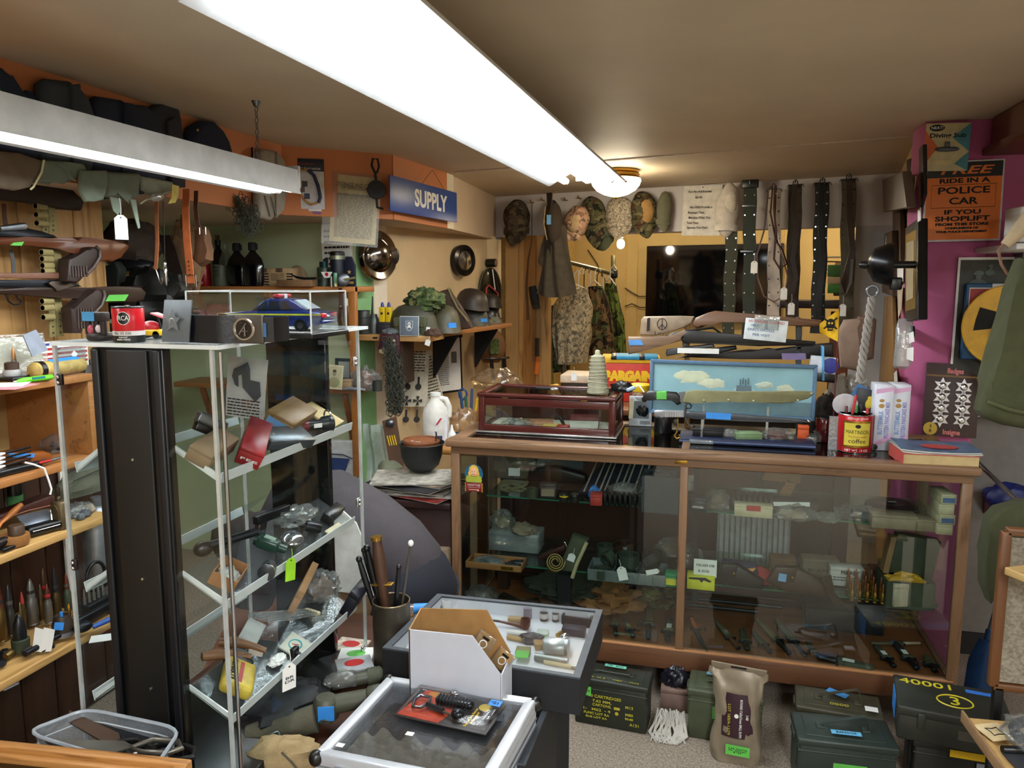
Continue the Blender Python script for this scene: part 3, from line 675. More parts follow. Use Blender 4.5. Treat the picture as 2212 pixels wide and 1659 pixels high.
 # caps on the orange fascia
def XP(x):return lambda u,v:X(u,v,x)
def YP(y):return lambda u,v:Y(u,v,y)
GC='caps hung along the orange fascia'
fx=XP(-1.90);NVY=mt('1a2236',.9,var=.15,bump=.2,bs=300);GRYC=mt('333a41',.9,var=.12,bump=.2,bs=300);GRYG=mt('4a544e',.9,var=.12,bump=.2,bs=300)
t=side_cap('cloth_cap','navy and green cap at the near end above the dusty fixture',[(-40,400),(-40,200),(0,143),(12,145),(28,165),(45,190),(60,210),(80,235),(100,250),(95,330),(60,390)],fx,.05,NVY,GC)
OU(t,'green_panel',[(-36,250),(0,188),(12,222),(20,248),(18,262)],XP(-1.893),t.location,.004,mt('1d5a38',.85),dirv=(-1,0,0))
side_cap('cloth_cap','blue cloth cap slumped beside the navy and green cap',[(52,300),(55,205),(68,194),(82,205),(95,228),(108,262),(110,300)],XP(-1.92),.04,mt('20304f',.9),GC,seed=3)
side_cap('garrison_cap','grey folded garrison cap by itself under the ceiling',[(94,350),(95,180),(108,169),(160,176),(168,190),(185,210),(203,262),(208,300),(190,372),(150,395),(105,392)],fx,.05,GRYC,GC,[(152,392),(152,182),(166,188),(186,214),(204,265),(209,300),(192,370)],4)
side_cap('garrison_cap','navy garrison cap with tall squared crown',[(200,400),(202,226),(216,207),(270,213),(280,222),(305,250),(320,300),(325,340),(305,425),(230,430)],fx,.05,NVY,GC,[(258,420),(264,222),(281,225),(306,255),(321,303),(325,342),(306,420)],5)
side_cap('garrison_cap','dark blue garrison cap tucked behind the tall navy one',[(272,250),(290,225),(322,228),(345,248),(362,290),(368,330),(362,410),(315,420),(300,330)],XP(-1.915),.04,mt('222a38',.9),GC,seed=6)
side_cap('garrison_cap','charcoal garrison cap with a rounded hood-like top',[(318,240),(350,225),(368,218),(388,226),(397,255),(402,300),(402,400),(370,410),(362,300),(345,262)],XP(-1.915),.045,mt('2a2a30',.9),GC,[(358,262),(372,252),(388,280),(397,330),(396,405),(368,405)],7)
t=side_cap('wool_beret','dark navy rounded wool cap with a small pin',[(415,375),(416,300),(424,272),(445,259),(468,262),(488,278),(500,302),(512,345),(514,385),(470,390)],fx,.06,mt('151d33',.95,bump=.3,bs=400),GC,None,8)
P(t,'pin',KE(X(427,281,-1.897)-t.location,(.004,.006,.006),n=8,m=6),BRS)
t=side_cap('garrison_cap','grey-beige garrison cap hung point down past the fixture end',[(562,470),(563,330),(572,321),(598,325),(612,345),(620,400),(612,455),(590,476)],XP(-1.9),.045,mt('8d8577',.9),GC,[(594,470),(595,328),(611,348),(619,400),(610,455)],9)
for u,v in((586,452),(600,455)):OU(t,'crease_shade',[(u-14,v-30),(u-12,v-30),(u,v+16),(u-2,v+16)],XP(-1.893),t.location,.003,mt('6e675b',.9),dirv=(-1,0,0))  # fold shade painted as strips in a darker cloth tone
t=side_cap('field_cap','brown peaked cap with pale piping below the dusty fixture',[(-20,398),(-20,322),(40,330),(94,345),(90,370),(70,405),(40,412),(10,408)],XP(-1.86),.03,mt('6a5d4c',.9),GC,None,10)
P(t,'piping',KT([X(u,v,-1.857)-t.location for u,v in((95,346),(90,372),(72,404),(66,409))],.003,6),mt('d8d4a8',.8))
GF=mt('6f7a6c',.92,var=.1,bump=.25,bs=260)
side_cap('field_cap','grey-green field cap drooping between the piped cap and the tagged caps',[(92,345),(150,350),(185,352),(192,366),(175,384),(155,394),(135,388),(108,393),(85,395)],XP(-1.87),.05,GF,GC,[(120,352),(140,368),(150,388),(160,392),(145,375),(132,356)],11)
side_cap('field_cap','grey-green peaked field cap with its wide peak hanging down',[(178,368),(235,368),(236,400),(226,432),(205,436),(188,436),(176,410)],XP(-1.85),.02,GF,GC,None,12)
t=side_cap('field_cap','grey-green field cap with hanging chin straps and a tag',[(232,370),(310,374),(306,425),(290,433),(278,425),(255,430),(240,425)],XP(-1.86),.05,GF,GC,None,13)
for pts in([(238,425),(262,430),(262,455),(255,464),(245,455)],[(282,430),(294,432),(298,460),(303,492),(299,494),(290,462)]):OU(t,'strap',pts,XP(-1.85),t.location,.003,GF,dirv=(-1,0,0))
side_cap('field_cap','pale grey-green cap with rolled goggles beside the orange strap',[(304,376),(380,392),(376,415),(360,428),(330,418),(305,415)],XP(-1.88),.05,mt('8c9184',.9),GC,None,14)
t=T('goggles','clear plastic goggles dangling under the pale grey-green cap','goggles',X(340,425,-1.86))
P(t,'lens',KE((0,0,0),(.01,.035,.016),rot=(.25,0,0)),glass('#e4e4d0',.15,.1,.2));P(t,'strap',KT([X(u,v,-1.862)-t.location for u,v in((303,440),(315,432),(340,425),(372,410))],.003,6),mt('9b9a84',.8))
p=X(376,418,-1.85);one('ribbon','pale yellow ribbon end beside the goggles','ribbon',KP([X(u,v,-1.85)-p for u,v in((372,398),(387,402),(385,425),(379,438),(364,440),(371,425))],(-.002,0,0)),mt('cdbf68',.8),p)
HT('large blank white tag hung from the chin strap above the long guns',X(262,491,-1.84),S(X(262,491,-1.84),27),S(X(262,491,-1.84),52),rad(62))
# long guns on the plank wall
gx=XP(-2.12);dX=(-1,0,0);WD=wood('#5e341d','#2b150b','Y',16,.3);WDK=wood('#2b1c15','#120b08','Y',16,.4)
def gun(label,name,P0):return T(name,label,'gun',gx(*P0))
t=gun('dark brown gun in a sleeve high under the caps on the plank wall','long_gun',(90,430));t['category']='gun'
OU(t,'sleeve',[(-30,400),(40,398),(110,398),(160,408),(187,435),(180,455),(150,452),(90,440),(-30,428)],gx,t.location,.05,mt('231711',.7,bump=.2),.016,dirv=dX)
t=gun('brown wooden-stocked rifle with a green label','rifle',(130,530))
OU(t,'stock',[(-30,512),(60,511),(110,515),(132,521),(157,521),(168,513),(180,512),(215,515),(272,521),(283,531),(280,540),(262,556),(245,567),(222,562),(190,556),(160,548),(125,537),(70,531),(-30,530)],gx,t.location,.045,WD,.014,dirv=dX)
OU(t,'receiver',[(-30,500),(20,494),(60,492),(90,499),(118,508),(130,516),(100,514),(-30,512)],XP(-2.125),t.location,.03,GUN,.006,dirv=dX)
OU(t,'magazine',[(2,489),(55,481),(63,487),(58,497),(5,500)],XP(-2.11),t.location,.03,STL,.004,dirv=dX)
OU(t,'green_label',[(22,530),(30,524),(52,522),(47,531)],XP(-2.117),t.location,.002,GRN,dirv=dX)
t=gun('dark old rifle with a lettered green label on its butt','rifle',(150,625))
OU(t,'handguard',[(-30,589),(60,590),(138,588),(147,600),(145,604),(60,601),(-30,600)],gx,t.location,.035,wood('#6f4a38','#40261a','Y',16),.009,dirv=dX)
OU(t,'stock',[(-30,622),(60,621),(120,622),(160,620),(200,622),(250,619),(305,618),(318,632),(312,650),(290,655),(250,654),(205,640),(165,645),(140,644),(60,638),(-30,635)],gx,t.location,.045,WDK,.014,dirv=dX)
OU(t,'receiver',[(-30,604),(60,605),(148,604),(165,610),(180,619),(120,621),(-30,621)],XP(-2.127),t.location,.03,GUN,.007,dirv=dX)
OU(t,'lock',[(104,612),(112,607),(150,608),(163,618),(130,626),(122,630),(120,622)],XP(-2.113),t.location,.01,mt('4a4038',.4,.7),.002,dirv=dX)
P(t,'trigger_guard',KT([X(u,v,-2.13)-t.location for u,v in((12,636),(18,650),(28,658),(42,657),(46,652),(38,645),(34,637))],.003,6),BLK)
g=OU(t,'green_label',[(228,651),(236,637),(278,636),(270,650)],XP(-2.116),t.location,.002,GRN,dirv=dX)
for i,(lb,pts,rb)in enumerate([('dark ribbed rifle butt rising behind the brown stock',[(148,608),(150,560),(170,552),(190,545),(196,535),(206,533),(214,540),(214,556),(200,578),(186,592),(176,606),(168,612)],0),('dark ribbed rifle butt below the green-labelled butt',[(160,720),(155,665),(185,650),(202,632),(210,624),(222,627),(225,640),(218,660),(200,678),(188,690),(180,702),(178,720)],1)]):
 pl=XP(-2.08);t=T('rifle_butt',lb,'gun',pl(*pts[0]));OU(t,'stock',pts,pl,t.location,.05,mt('2e211c',.5,bump=.2),.008,dirv=dX)
 P(t,'butt_plate',KT([pl(u,v)-t.location+V((.003,0,0))for u,v in pts[5:10]],.006,8),mt('4a3d38',.4))
 for j in range(6):u=pts[0][0]+7+j*6;P(t,'rib',KT([pl(u,pts[0][1]-44+i*-20+10)-t.location+V((.002,0,0)),pl(u+2,pts[0][1]-10)-t.location+V((.002,0,0))],.0035,6),mt('3d2d26',.5))
def cbelt(label,u,v0,v1,loops,w=62):
 pl=XP(-2.16);a,b=pl(u,v0),pl(u,v1);px=mpp(a);t=T('cartridge_belt',label,'belt',b,group='khaki cartridge belts on the plank wall');h=a.z-b.z
 for k_,(dy,ww)in enumerate(((.1,18),(.42,22))):
  s=P(t,'webbing',KS([(0,px*w*dy,0),(.006,px*w*dy,h*.5),(0,px*w*dy,h)],px*ww*.9,.004,(0,1,0)),KHK)
  for q in range(4):P(s,'eyelet',KC((.004,px*w*dy,h*(.1+q*.16)),(.0075,px*w*dy,h*(.1+q*.16)),px*2,n=8),mt('3d3a26',.5))
 for vv in loops:
  z=pl(u,vv).z-b.z;P(t,'loop',KL([(px*6.5,0),(px*7.2,px*4),(px*7,px*26),(px*5.2,px*26),(px*5.2,0)],(.02,-px*26,z),(-pi/2,0,0),14),KHK)
cbelt('khaki cartridge belt uppermost on the planks beside the dark sleeve',92,438,502,(448,466,484));cbelt('khaki cartridge belt between the two rifles',104,538,592,(546,560,574,586));cbelt('khaki cartridge belt hanging lowest on the planks above the shelf',108,642,728,(650,664,684))
for lb,pts,m_ in[('thin grey leather sling strap hung on the planks above the dark rifle',[(22,540),(28,560),(30,590)],mt('4a4a4a',.6)),('dark leather strap at the plank edge above the brown rifle',[(8,440),(10,470),(14,495)],LEA)]:
 p=X(*pts[0],-2.2);one('sling_strap',lb,'strap',KS([X(u,v,-2.2)-p for u,v in pts],.014,.003,(0,1,0)),m_,p)
 # things hung in the alcove
q=Y(282,530,2.9);t=T('canvas_hat','brown crumpled canvas hat hung over a black peak','hat',q);s_=mpp(q)
P(t,'crown',KO((0,0,0),(66*s_,.09,52*s_),amp=.22,ridge=.15,seed=4,flat=False),mt('4b3f35',.9,bump=.2));P(t,'peak',KE((12*s_,-.03,-38*s_),(52*s_,.07,16*s_),rot=(.3,.1,0)),mt('0e0f16',.5))
q=Y(330,650,2.75);one('shelf','dark board under the bundled black jacket in the alcove','shelf',KB((-.1,0,-.012),(.9,.5,.024),bev=.003),DKWZ,V((q.x,2.75,Y(330,708,2.75).z)));one('black_jacket','black leather jacket bundled behind the lantern battery','jacket',KO((0,0,0),(S(q,74),.1,S(q,62)),amp=.25,ridge=.2,seed=9,flat=False),mt('10110e',.5),q)
q=Y(236,590,2.75);one('dark_scabbard','dark green upright case standing behind the rifle butts','case',KP([Y(u,v,2.75)-q for u,v in((200,690),(196,640),(212,580),(245,565),(256,580),(252,690))],(0,.05,0),bev=.008),mt('22261f',.7),q)
t=T('wooden_block','small bare pine block at the back of the alcove','block',Y(273,596,3.3));P(t,'block',KB((0,0,.03),(.11,.06,.055),bev=.004),PINE);P(t,'knob',KE((-.03,-.04,.03),(.02,.014,.02)),PINE)
def hstrap(label,pts,y,w,m_,name='leather_strap',buckle=None,holes=0,th=.004):
 P_=[Y(u,v,y)for u,v in pts];t=T(name,label,'belt',P_[0]);P(t,'strap',KS([p-P_[0]for p in P_],S(P_[0],w),th,(1,0,0)),m_)
 for i in range(holes):
  a,b=P_[-2],P_[-1];c=a.lerp(b,.1+.7*i/holes)-P_[0];P(t,'hole',KC(c+V((0,-.004,0)),c+V((0,0,0)),S(P_[0],1.6),n=8),BLK)
 if buckle:
  c=Y(*buckle,y-.01)-P_[0];a=S(P_[0],w*.75);P(t,'buckle',KT([c+V((sx*a,0,sz*a))for sx,sz in((-1,-1),(1,-1),(1,1),(-1,1))],.0022,6,True),CHR)
 return t
hstrap('wide tan leather belt with punched holes and a square buckle',[(403,408),(401,460),(404,520),(408,560),(413,612)],2.5,17,LEAL,'leather_belt',(413,607),4)
hstrap('dark brown leather belt end hung beside the wide tan belt',[(424,412),(423,450),(426,480),(432,500)],2.56,10,LEA,'leather_belt',(438,499))
t=hstrap('narrow tan leather strap ending in a wire hook',[(339,432),(338,470),(340,520),(338,560),(336,582)],2.5,8,mt('a0623c',.6),'leather_strap')
P(t,'wire_hook',KT([Y(u,v,2.5)-t.location for u,v in((336,581),(340,592),(345,608),(349,614),(351,608),(350,600))],.0022,6),CHR)
hstrap('dark brown leather holster strap behind the narrow tan strap',[(352,508),(366,540),(380,590),(384,630)],2.9,34,mt('2e2019',.6),'leather_strap')
q=Y(438,520,2.75);one('holster','crumpled tan leather holster under the dark belt end','holster',KP([Y(u,v,2.75)-q for u,v in((418,492),(440,492),(447,515),(442,540),(452,560),(430,575),(414,560),(418,530))],(0,.04,0),bev=.012).jit(.008,16),mt('6d4a30',.7),q)
q=Y(401,560,3.0);one('paper_bundle','crumpled brown wrapping paper behind the wide tan belt','paper',KO((0,0,0),(S(q,34),.05,S(q,70)),amp=.2,ridge=.25,seed=12,flat=False),mt('7d5f42',.85),q)
t=T('silver_whistle','slim silver tube hanging in the alcove','tool',Y(358,590,2.6));P(t,'cord',KC((0,0,.05),(0,.01,SZ-t.location.z),.0015),BLK);P(t,'barrel',KL([(.0,.05),(.005,.045),(.006,.02),(.004,.018),(.006,.01),(.005,-.04),(.002,-.05)]),CHR);P(t,'clip',KT([(0,-.006,.04),(0,-.01,.02),(0,-.006,0)],.0015,6),CHR)
def net(label,pts,y,wpx,dens,r,seed=1,yy=.05):
 P_=[Y(u,v,y)for u,v in pts];o=P_[0];R=random.Random(seed);k=K();L_=len(P_)-1
 for i in range(dens):
  f=R.random()**.8*L_;a=int(min(f,L_-1));c=P_[a].lerp(P_[a+1],f-a)-o;w=S(o,wpx[a]+(wpx[a+1]-wpx[a])*(f-a));x=(R.random()-.5)*w;rr=.010+.007*R.random();e=Euler((R.random()*1.2-.6,R.random()*6,R.random()*1.4-.7)).to_matrix();c=c+V((x,(R.random()-.5)*yy,(R.random()-.5)*.03))
  k.tube([c+e@V((rr*cos(q*pi/3),0,rr*1.3*sin(q*pi/3)))for q in range(6)],r,4,True)
 t=T('camouflage_net',label,'net',o);P(t,'mesh',k,mt('3d3f35',.9),kind='stuff')
 P(t,'gathered_cord',KT([p-o+V((0,.01,0))for p in P_],[S(o,w)*.10 for w in wpx],8).jit(.01,40),mt('4a4a3c',.95));return t
net('grey cord net bag hung from the soffit by the dusty fixture end',[(508,425),(520,450),(532,475),(542,500)],2.9,(50,58,50,22),130,.0016)
hstrap('thin black cord hanging on the orange fascia',[(545,318),(546,340),(545,375)],2.62,5,BLK,'cord')
DG=V((-.69,-.72,0)).normalized()
def D_(u,v,o=0.0):return PL(u,v,V((-1.97,3.29,0))-DG*0+V((.69,-.72,0)).normalized()*o,V((.69,-.72,0)).normalized())
da=math.atan2(.38,.39)
p=D_(660,395,.02);s_=mpp(p);t=T('snap_hook_pack','packaged blue and brass snap hook hung on the orange diagonal','package',p,(0,0,da-.25))
P(t,'card',KB((0,.004,-3*s_),(78*s_,.002,104*s_),bev=.001),mt('c9c9cc',.5));P(t,'header_card',KB((0,.002,38*s_),(80*s_,.003,26*s_),bev=.001),mt('171a2c',.5));TX(t,'JUMBO SNAP HOOK',WHT,4.2*s_,(4*s_,0,30*s_),FR,w=58*s_);TX(t,'ROPE ACCESSORIES',RED,3*s_,(0,0,40*s_),FR,w=40*s_)
for i,(x,z)in enumerate(((-16,5),(-2,-2),(-8,-14),(2,-28),(-22,-34))):P(t,'picture',KB((x*s_,.0025,z*s_),(12*s_,.001,12*s_)),mt(['#5a3038','#3d4450','#6a5a58','#38405c','#222428'][i],.5))
P(t,'brass_hook',KT([(x*s_,-.008,z*s_)for x,z in((24,-42),(8,-46),(-4,-36),(-14,-16),(-22,6),(-20,20),(-8,26),(6,27))],.0045,8),mt('c08a3a',.25,.9));P(t,'blue_gate',KT([(x*s_,-.009,z*s_)for x,z in((6,27),(18,16),(26,-6),(30,-30),(26,-42))],.008,10),mt('1b2548',.4))
t2=T('package_cards','stack of flat packaged cards behind the snap hook pack','package',D_(655,425,.008),(0,0,da-.25));P(t2,'card',KB((0,.004,-10*s_),(76*s_,.003,40*s_),bev=.001),WHT);P(t2,'red_corner',KB((-24*s_,.002,-16*s_),(9*s_,.001,9*s_)),RED);P(t2,'yellow_card',KB((12*s_,.008,-26*s_),(50*s_,.002,16*s_),rot=(0,.12,0)),mt('8a5a8a',.6))
p=D_(765,453,.03);s_=mpp(p);t=paper('printed_notice','yellowed explosives storage notice in a clear sleeve',p,98*s_,142*s_,(0,rad(4.5),da-.3),mt('cdbf93',.8),30,'STORAGE AND CARE',.002)
for s,z,w,h in(('OF EXPLOSIVES',44,60,6.4),('GENERAL INSTRUCTIONS',30,68,4.6)):TX(t,s,INK,h*s_,(0,-.0065,z*s_),FR,w=w*s_)
P(t,'sleeve',KB((-6*s_,-.010,0),(120*s_,.001,154*s_)),glass('#f6f4ee',.03,.35));
t=T('cast_iron_pan','small black cast iron ladle hung on the orange diagonal','pan',D_(813,405,.09),(0,0,da-.3));s_=mpp(t.location)
P(t,'bowl',KL([(0,0),(19*s_,0),(20*s_,.008),(19*s_,.012),(0,.012)],(0,0,-5*s_),(pi/2,0,0),28),mt('1d1f22',.5,.4));P(t,'handle',KT([(x*s_,-.005,z*s_)for x,z in((0,14),(-2,30),(-9,46),(-6,60),(4,60),(7,44),(2,30))],.006,8),mt('1d1f22',.5,.4));P(t,'lug',KT([(0,-.004,-22*s_),(1*s_,-.004,-42*s_),(14*s_,-.004,-45*s_)],.006,8),mt('1d1f22',.5,.4))
p=PL(916,433,V((-1.50,4.0,0)),V((1,-.08,0)).normalized());a_=PL(841,400,V((-1.50,4.0,0)),V((1,-.08,0)).normalized());b_=PL(986,440,V((-1.50,4.0,0)),V((1,-.08,0)).normalized());wS=(b_-a_).length;rz=math.atan2(b_.y-a_.y,b_.x-a_.x)
hS=.5*(mpp(a_)*80+mpp(b_)*60)
t=T('supply_sign','blue metal sign lettered in white hung on the soffit side','sign',(a_+b_)/2+V((0,0,.0)),(0,0,rz));t.location.z=p.z
P(t,'plate',KB((0,0,0),(wS,.006,hS),bev=.002),mt('1f4590',.4,var=.08));TX(t,'SUPPLY',WHT,hS*.5,(wS*.07,-.0036,0),FR,w=wS*.5,bold=.004)
P(t,'wire',KT([(-wS*.05,.003,hS*.5),(wS*.12,.006,hS*.5+.09),(wS*.3,.003,hS*.5)],.0015,5),STL)
# shelves on the left wall
SHW=wood('#a8703c','#774a20','Y',12,.5);SHL=wood('#c39a5e','#94703c','Y',12,.5)
wc=T('wall_cabinet','open wooden wall cabinet with two shelf boards below the long guns','cabinet',(-2.07,1.3,1.05))
for z in(1.318,1.058):P(wc,'shelf_board',KB((0,0,z-1.05),(.35,1.42,.022),bev=.002),SHW)
P(wc,'side_board',KB((0,.70,.138),(.34,.02,.24),bev=.002),SHW);P(wc,'back_board',KB((-.165,0,.138),(.008,1.4,.24)),mt('a58552',.7,var=.1,s=5))
for z,lb in((.862,'pine shelf board of leather cases under the wall cabinet'),(.505,'lowest pine shelf board of standing shells')):
 t=T('shelf',lb,'shelf',(-2.07,1.3,z));P(t,'board',KB((0,0,-.012),(.36,1.5,.024),bev=.003),SHL);P(t,'bracket',KB((-.02,.38,-.035),(.26,.012,.03),bev=.003),WHT)
t=T('shelf_standard','white slotted upright shelf standard on the dark panelling','bracket',X(150,1245,-2.24));P(t,'channel',KB((0,0,.15),(.012,.022,.75),bev=.002),WHT)
for i in range(12):P(t,'slot',KB((.0065,0,-.18+i*.055),(.001,.004,.02)),BLK)
hk=T('shelf_bracket_end','pale bracket end poking out below the shells shelf','bracket',X(20,1480,-1.93));P(hk,'arm',KB((0,0,0),(.02,.05,.012),rot=(-.1,0,0),bev=.002),mt('c3cbe0',.4));P(hk,'tip',KB((0,.022,.004),(.02,.006,.02),bev=.002),mt('c3cbe0',.4))
z1=1.33
def on_sh(u,v,z):return Z(u,v,z)
p=X(27,742,-2.1);cartridge('tall_cartridge','tall steel cartridge standing at the back of the top board',V((-2.1,p.y,z1)),S(p,7),S(p,60),mt('5d5850',.35,.8),mt('b98a5a',.35,.8))
p=Z(56,778,z1);p=X(56,775,-2.1);t=T('document_bag','papers in a clear bag propped at the back of the top board','bag',V((-2.1,p.y,z1)),(0,0,rad(75)));P(t,'papers',KB((-.05,0,.06),(.2,.004,.11),rot=(-.2,0,0)),WHT);P(t,'film',KB((-.05,-.012,.06),(.22,.002,.13),rot=(-.2,0,0)),BAG)
p=X(78,740,-2.02);one('grey_card','grey card leaning askew on the top board','card',KP([X(u,v,-2.02)-p for u,v in((50,724),(78,712),(104,756),(70,770))],(-.004,0,0)),mt('8c95a3',.5),p)
t=T('striped_box','white box with red and blue stripes behind the bullets row','box',V((-2.12,X(125,760,-2.12).y,z1)),(0,0,rad(80)));P(t,'body',KB((0,0,.045),(.2,.03,.09),bev=.002),WHT)
for z,m_ in((.082,mt('2d3f8f',.5)),(.066,RED),(.05,RED),(.034,RED),(.02,RED)):P(t,'stripe',KB((0,-.0155,z),(.19,.001,.008)),m_)
t=T('film_canister','taped tin with a brown lid at the near end of the top board','canister',V((-2.0,X(25,788,-2.0).y,z1)));s_=mpp(t.location);P(t,'tin',KL([(18*s_,.012),(19*s_,.02),(16.5*s_,20*s_),(15*s_,22*s_)]),mt('9c9c9a',.5));P(t,'lid',KL([(14*s_,22*s_),(14*s_,36*s_),(10*s_,38*s_),(0,37*s_)]),mt('3d2d20',.6));P(t,'base',KB((0,0,.006),(.1,.09,.012),bev=.004),BLK)
for i in range(8):
 p=X(58+i*6.3,776-i*.7,-1.97);cartridge('rifle_cartridge','copper-tipped rifle cartridge standing in a row behind the painted tube',V((-1.97,p.y,z1+.002)),S(p,2.6),S(p,27),BRS,mt('b0683c',.3,.8),group='rifle cartridges in a row on the top board')
p=X(125,800,-1.95);t=T('painted_tube','sand-painted chipped tube lying with a blue tape strip','tube',V((-1.94,p.y,z1+S(p,18))));s_=mpp(p)
P(t,'tube',KL([(10*s_,-72*s_),(17*s_,-66*s_),(17*s_,48*s_),(14*s_,60*s_),(5*s_,66*s_),(0,66*s_)],rot=(-pi/2,0,0),n=24),mt('a9904f',.7,var=.35,s=40));P(t,'tape_label',KB((.006,8*s_,16.5*s_),(.016,76*s_,.002),rot=(0,.5,0)),BLU);P(t,'clamp',KL([(18.5*s_,-60*s_),(18.5*s_,-48*s_)],rot=(-pi/2,0,0),n=20),BLK)
t=T('marker_pen','bright green marker on the front edge of the top board','pen',Z(80,818,z1+.008));t.rotation_euler=(0,0,rad(82));P(t,'barrel',KL([(.004,-.05),(.008,-.045),(.008,.04),(.005,.055),(.002,.062)],rot=(0,pi/2,pi),n=14),mt('63c82a',.35));P(t,'label',KB((-.0,-.0075,.003),(.04,.002,.006)),mt('1f6a70',.5));P(t,'tip',KC((-.062,0,0),(-.07,0,0),.0015),WHT)
t=T('film_box','clear box with a white diamond sticker behind the painted tube','box',V((-2.1,X(150,778,-2.1).y,z1)),(0,0,rad(80)));P(t,'walls',KB((0,0,.035),(.09,.05,.07),bev=.003),glass('#e8eeee',.1,.05,.12));P(t,'sticker',KB((0,-.027,.045),(.018,.001,.018),rot=(0,.78,0)),WHT)
t=T('papers','thin pink and white papers lying at the edge of the top board','paper',Z(20,836,z1+.001),(0,0,.3));P(t,'sheet',KB((0,0,.001),(.1,.12,.001)),mt('d98a94',.7));P(t,'sheet',KB((-.02,.03,.0025),(.09,.1,.001),rot=(0,0,.3)),WHT)
z2=1.07
pl=XP(-1.99);t=T('wooden_gunstock','polished carved wooden gunstock with blue tape on the cabinet board','gunstock',pl(60,990));OU(t,'stock',[(-20,977),(20,977),(60,979),(98,974),(112,977),(119,984),(112,994),(92,1001),(70,1004),(40,1001),(-20,1005)],pl,t.location,.045,wood('#8a4f22','#4d270f','Y',12,.25),.013,dirv=dX);OU(t,'tape_label',[(16,979),(75,980),(74,988),(28,988)],XP(-1.982),t.location,.003,BLU,dirv=dX)
for u,v in((94,992),(67,999)):P(t,'pin',KC(X(u,v,-1.986)-t.location,X(u,v,-1.992)-t.location,.003,n=8),BLK)
bag('clear zip bag of dark metal bits beside the carved gunstock',V((-2.05,X(145,1000,-2.05).y,z2)),(.05,.075,.045),mt('2d2d30',.4,.6),5)
for i in range(5):
 t=T('white_handled_tool',['topmost','second highest','middle','second lowest','lowest'][i]+' white-handled tool of the row on the cabinet board','tool',V((-1.95+i*.0,X(0,1003+i*7.5,-1.95).y,z2+.012+(4-i)*.012)),group='white-handled tools on the cabinet board');P(t,'handle',KT([(0,-.12,0),(0,.0,0),(0,.018,0)],[.006,.006,.003],8),WHT);P(t,'blade',KB((0,.06,0),(.004,.09,.006),bev=.001),BLK)
p=Z(48,1022,z2);t=T('pocket_tool','black tool with a knotted white cord hanging over the shelf edge','tool',V((-1.93,p.y,z2)),(0,0,rad(85)));P(t,'grip',KB((0,0,.01),(.15,.025,.02),bev=.006),BLK);P(t,'jaw',KT([(.07,0,.012),(.12,.0,.012),(.17,.01,.012)],[.007,.005,.004],8),STL);P(t,'red_tip',KB((.08,-.012,.016),(.04,.01,.006),bev=.002),RED)
P(t,'cord',KT([Z(50,1010,z2+.03)-t.location,Z(66,1018,z2+.02)-t.location]and[(.01,-.02,.03),(.03,-.03,.02),(.05,-.045,.005),(.055,-.052,-.03),(.062,-.052,-.06),(.056,-.052,-.075)],.003,6),WHT);t.children[-1].rotation_euler=(0,0,0)
z3=.866
pl=XP(-2.04);t=T('leather_scabbard','long brown leather scabbard lying with stitched edge on the pine shelf','scabbard',pl(60,1095));OU(t,'scabbard',[(-30,1122),(40,1098),(105,1070),(120,1069),(124,1082),(118,1092),(60,1107),(-30,1136)],pl,t.location,.05,mt('4f2a22',.45,bump=.15),.014,dirv=dX);P(t,'stitching',KT([X(u,v,-2.033)-t.location for u,v in((-20,1131),(60,1103),(117,1090))],.0018,5),mt('a06a5a',.7))
t=T('dark_bottle','dark jar with a green painted base at the back of the pine shelf','jar',X(34,1088,-2.2));P(t,'jar',KL([(.022,0),(.022,.09),(.016,.1),(.016,.12)]),mt('10130f',.3));P(t,'green_base',KL([(.0225,-.002),(.0228,.03)]),mt('3f7d48',.5))
t=T('wooden_brush','round wooden brush with a slim turned handle','brush',Z(32,1176,z3+.0));s_=mpp(t.location);P(t,'block',KL([(27*s_,0),(30*s_,10*s_),(29*s_,22*s_),(0,24*s_)],n=24),wood('#9a6a3a','#6b4522','X',14));P(t,'jar',KL([(16*s_,24*s_),(16*s_,40*s_),(14*s_,44*s_),(0,44*s_)],(.01,0,0)),mt('4a382a',.4));P(t,'handle',KT([V((-.0,-.06,.05)),V((-.02,-.02,.068)),V((-.03,.03,.085)),V((-.03,.06,.1))],[.004,.005,.010,.007],10),mt('b06a30',.4))
t=T('black_case','black hinged case with a silver lid and chrome clasp','case',Z(92,1150,z3),(0,0,rad(74)));P(t,'shell',KB((0,0,.016),(.105,.05,.03),bev=.01,seg=3),BLK);P(t,'lid',KB((.0,.03,.04),(.09,.05,.006),rot=(.5,0,0),bev=.002),mt('9aa6b4',.3,.6));P(t,'clasp',KT([(.03,.0,.03),(.04,.02,.06),(.055,.03,.04)],.003,6),CHR);P(t,'trim',KT([(-.04,-.0255,.018),(.04,-.0255,.018)],.0012,5),CHR)
t=T('oil_can','small oval brass oiler with a screw spout','oil can',Z(131,1140,z3));s_=mpp(t.location);P(t,'body',KL([(17*s_,0),(18*s_,3*s_),(18*s_,56*s_),(15*s_,60*s_),(6*s_,61*s_)],n=24,sy=.7),mt('5f5238',.45,.6,var=.3));P(t,'spout',KL([(5*s_,61*s_),(6*s_,66*s_),(3*s_,70*s_),(5*s_,76*s_),(4*s_,90*s_),(0,93*s_)]),mt('4a3d2d',.4,.7));P(t,'strap_ring',KT([(12*s_*cos(a*.5),-13.5*s_,30*s_+24*s_*sin(a*.5))for a in range(13)],.0012,5,True),mt('7d6a48',.4,.7))
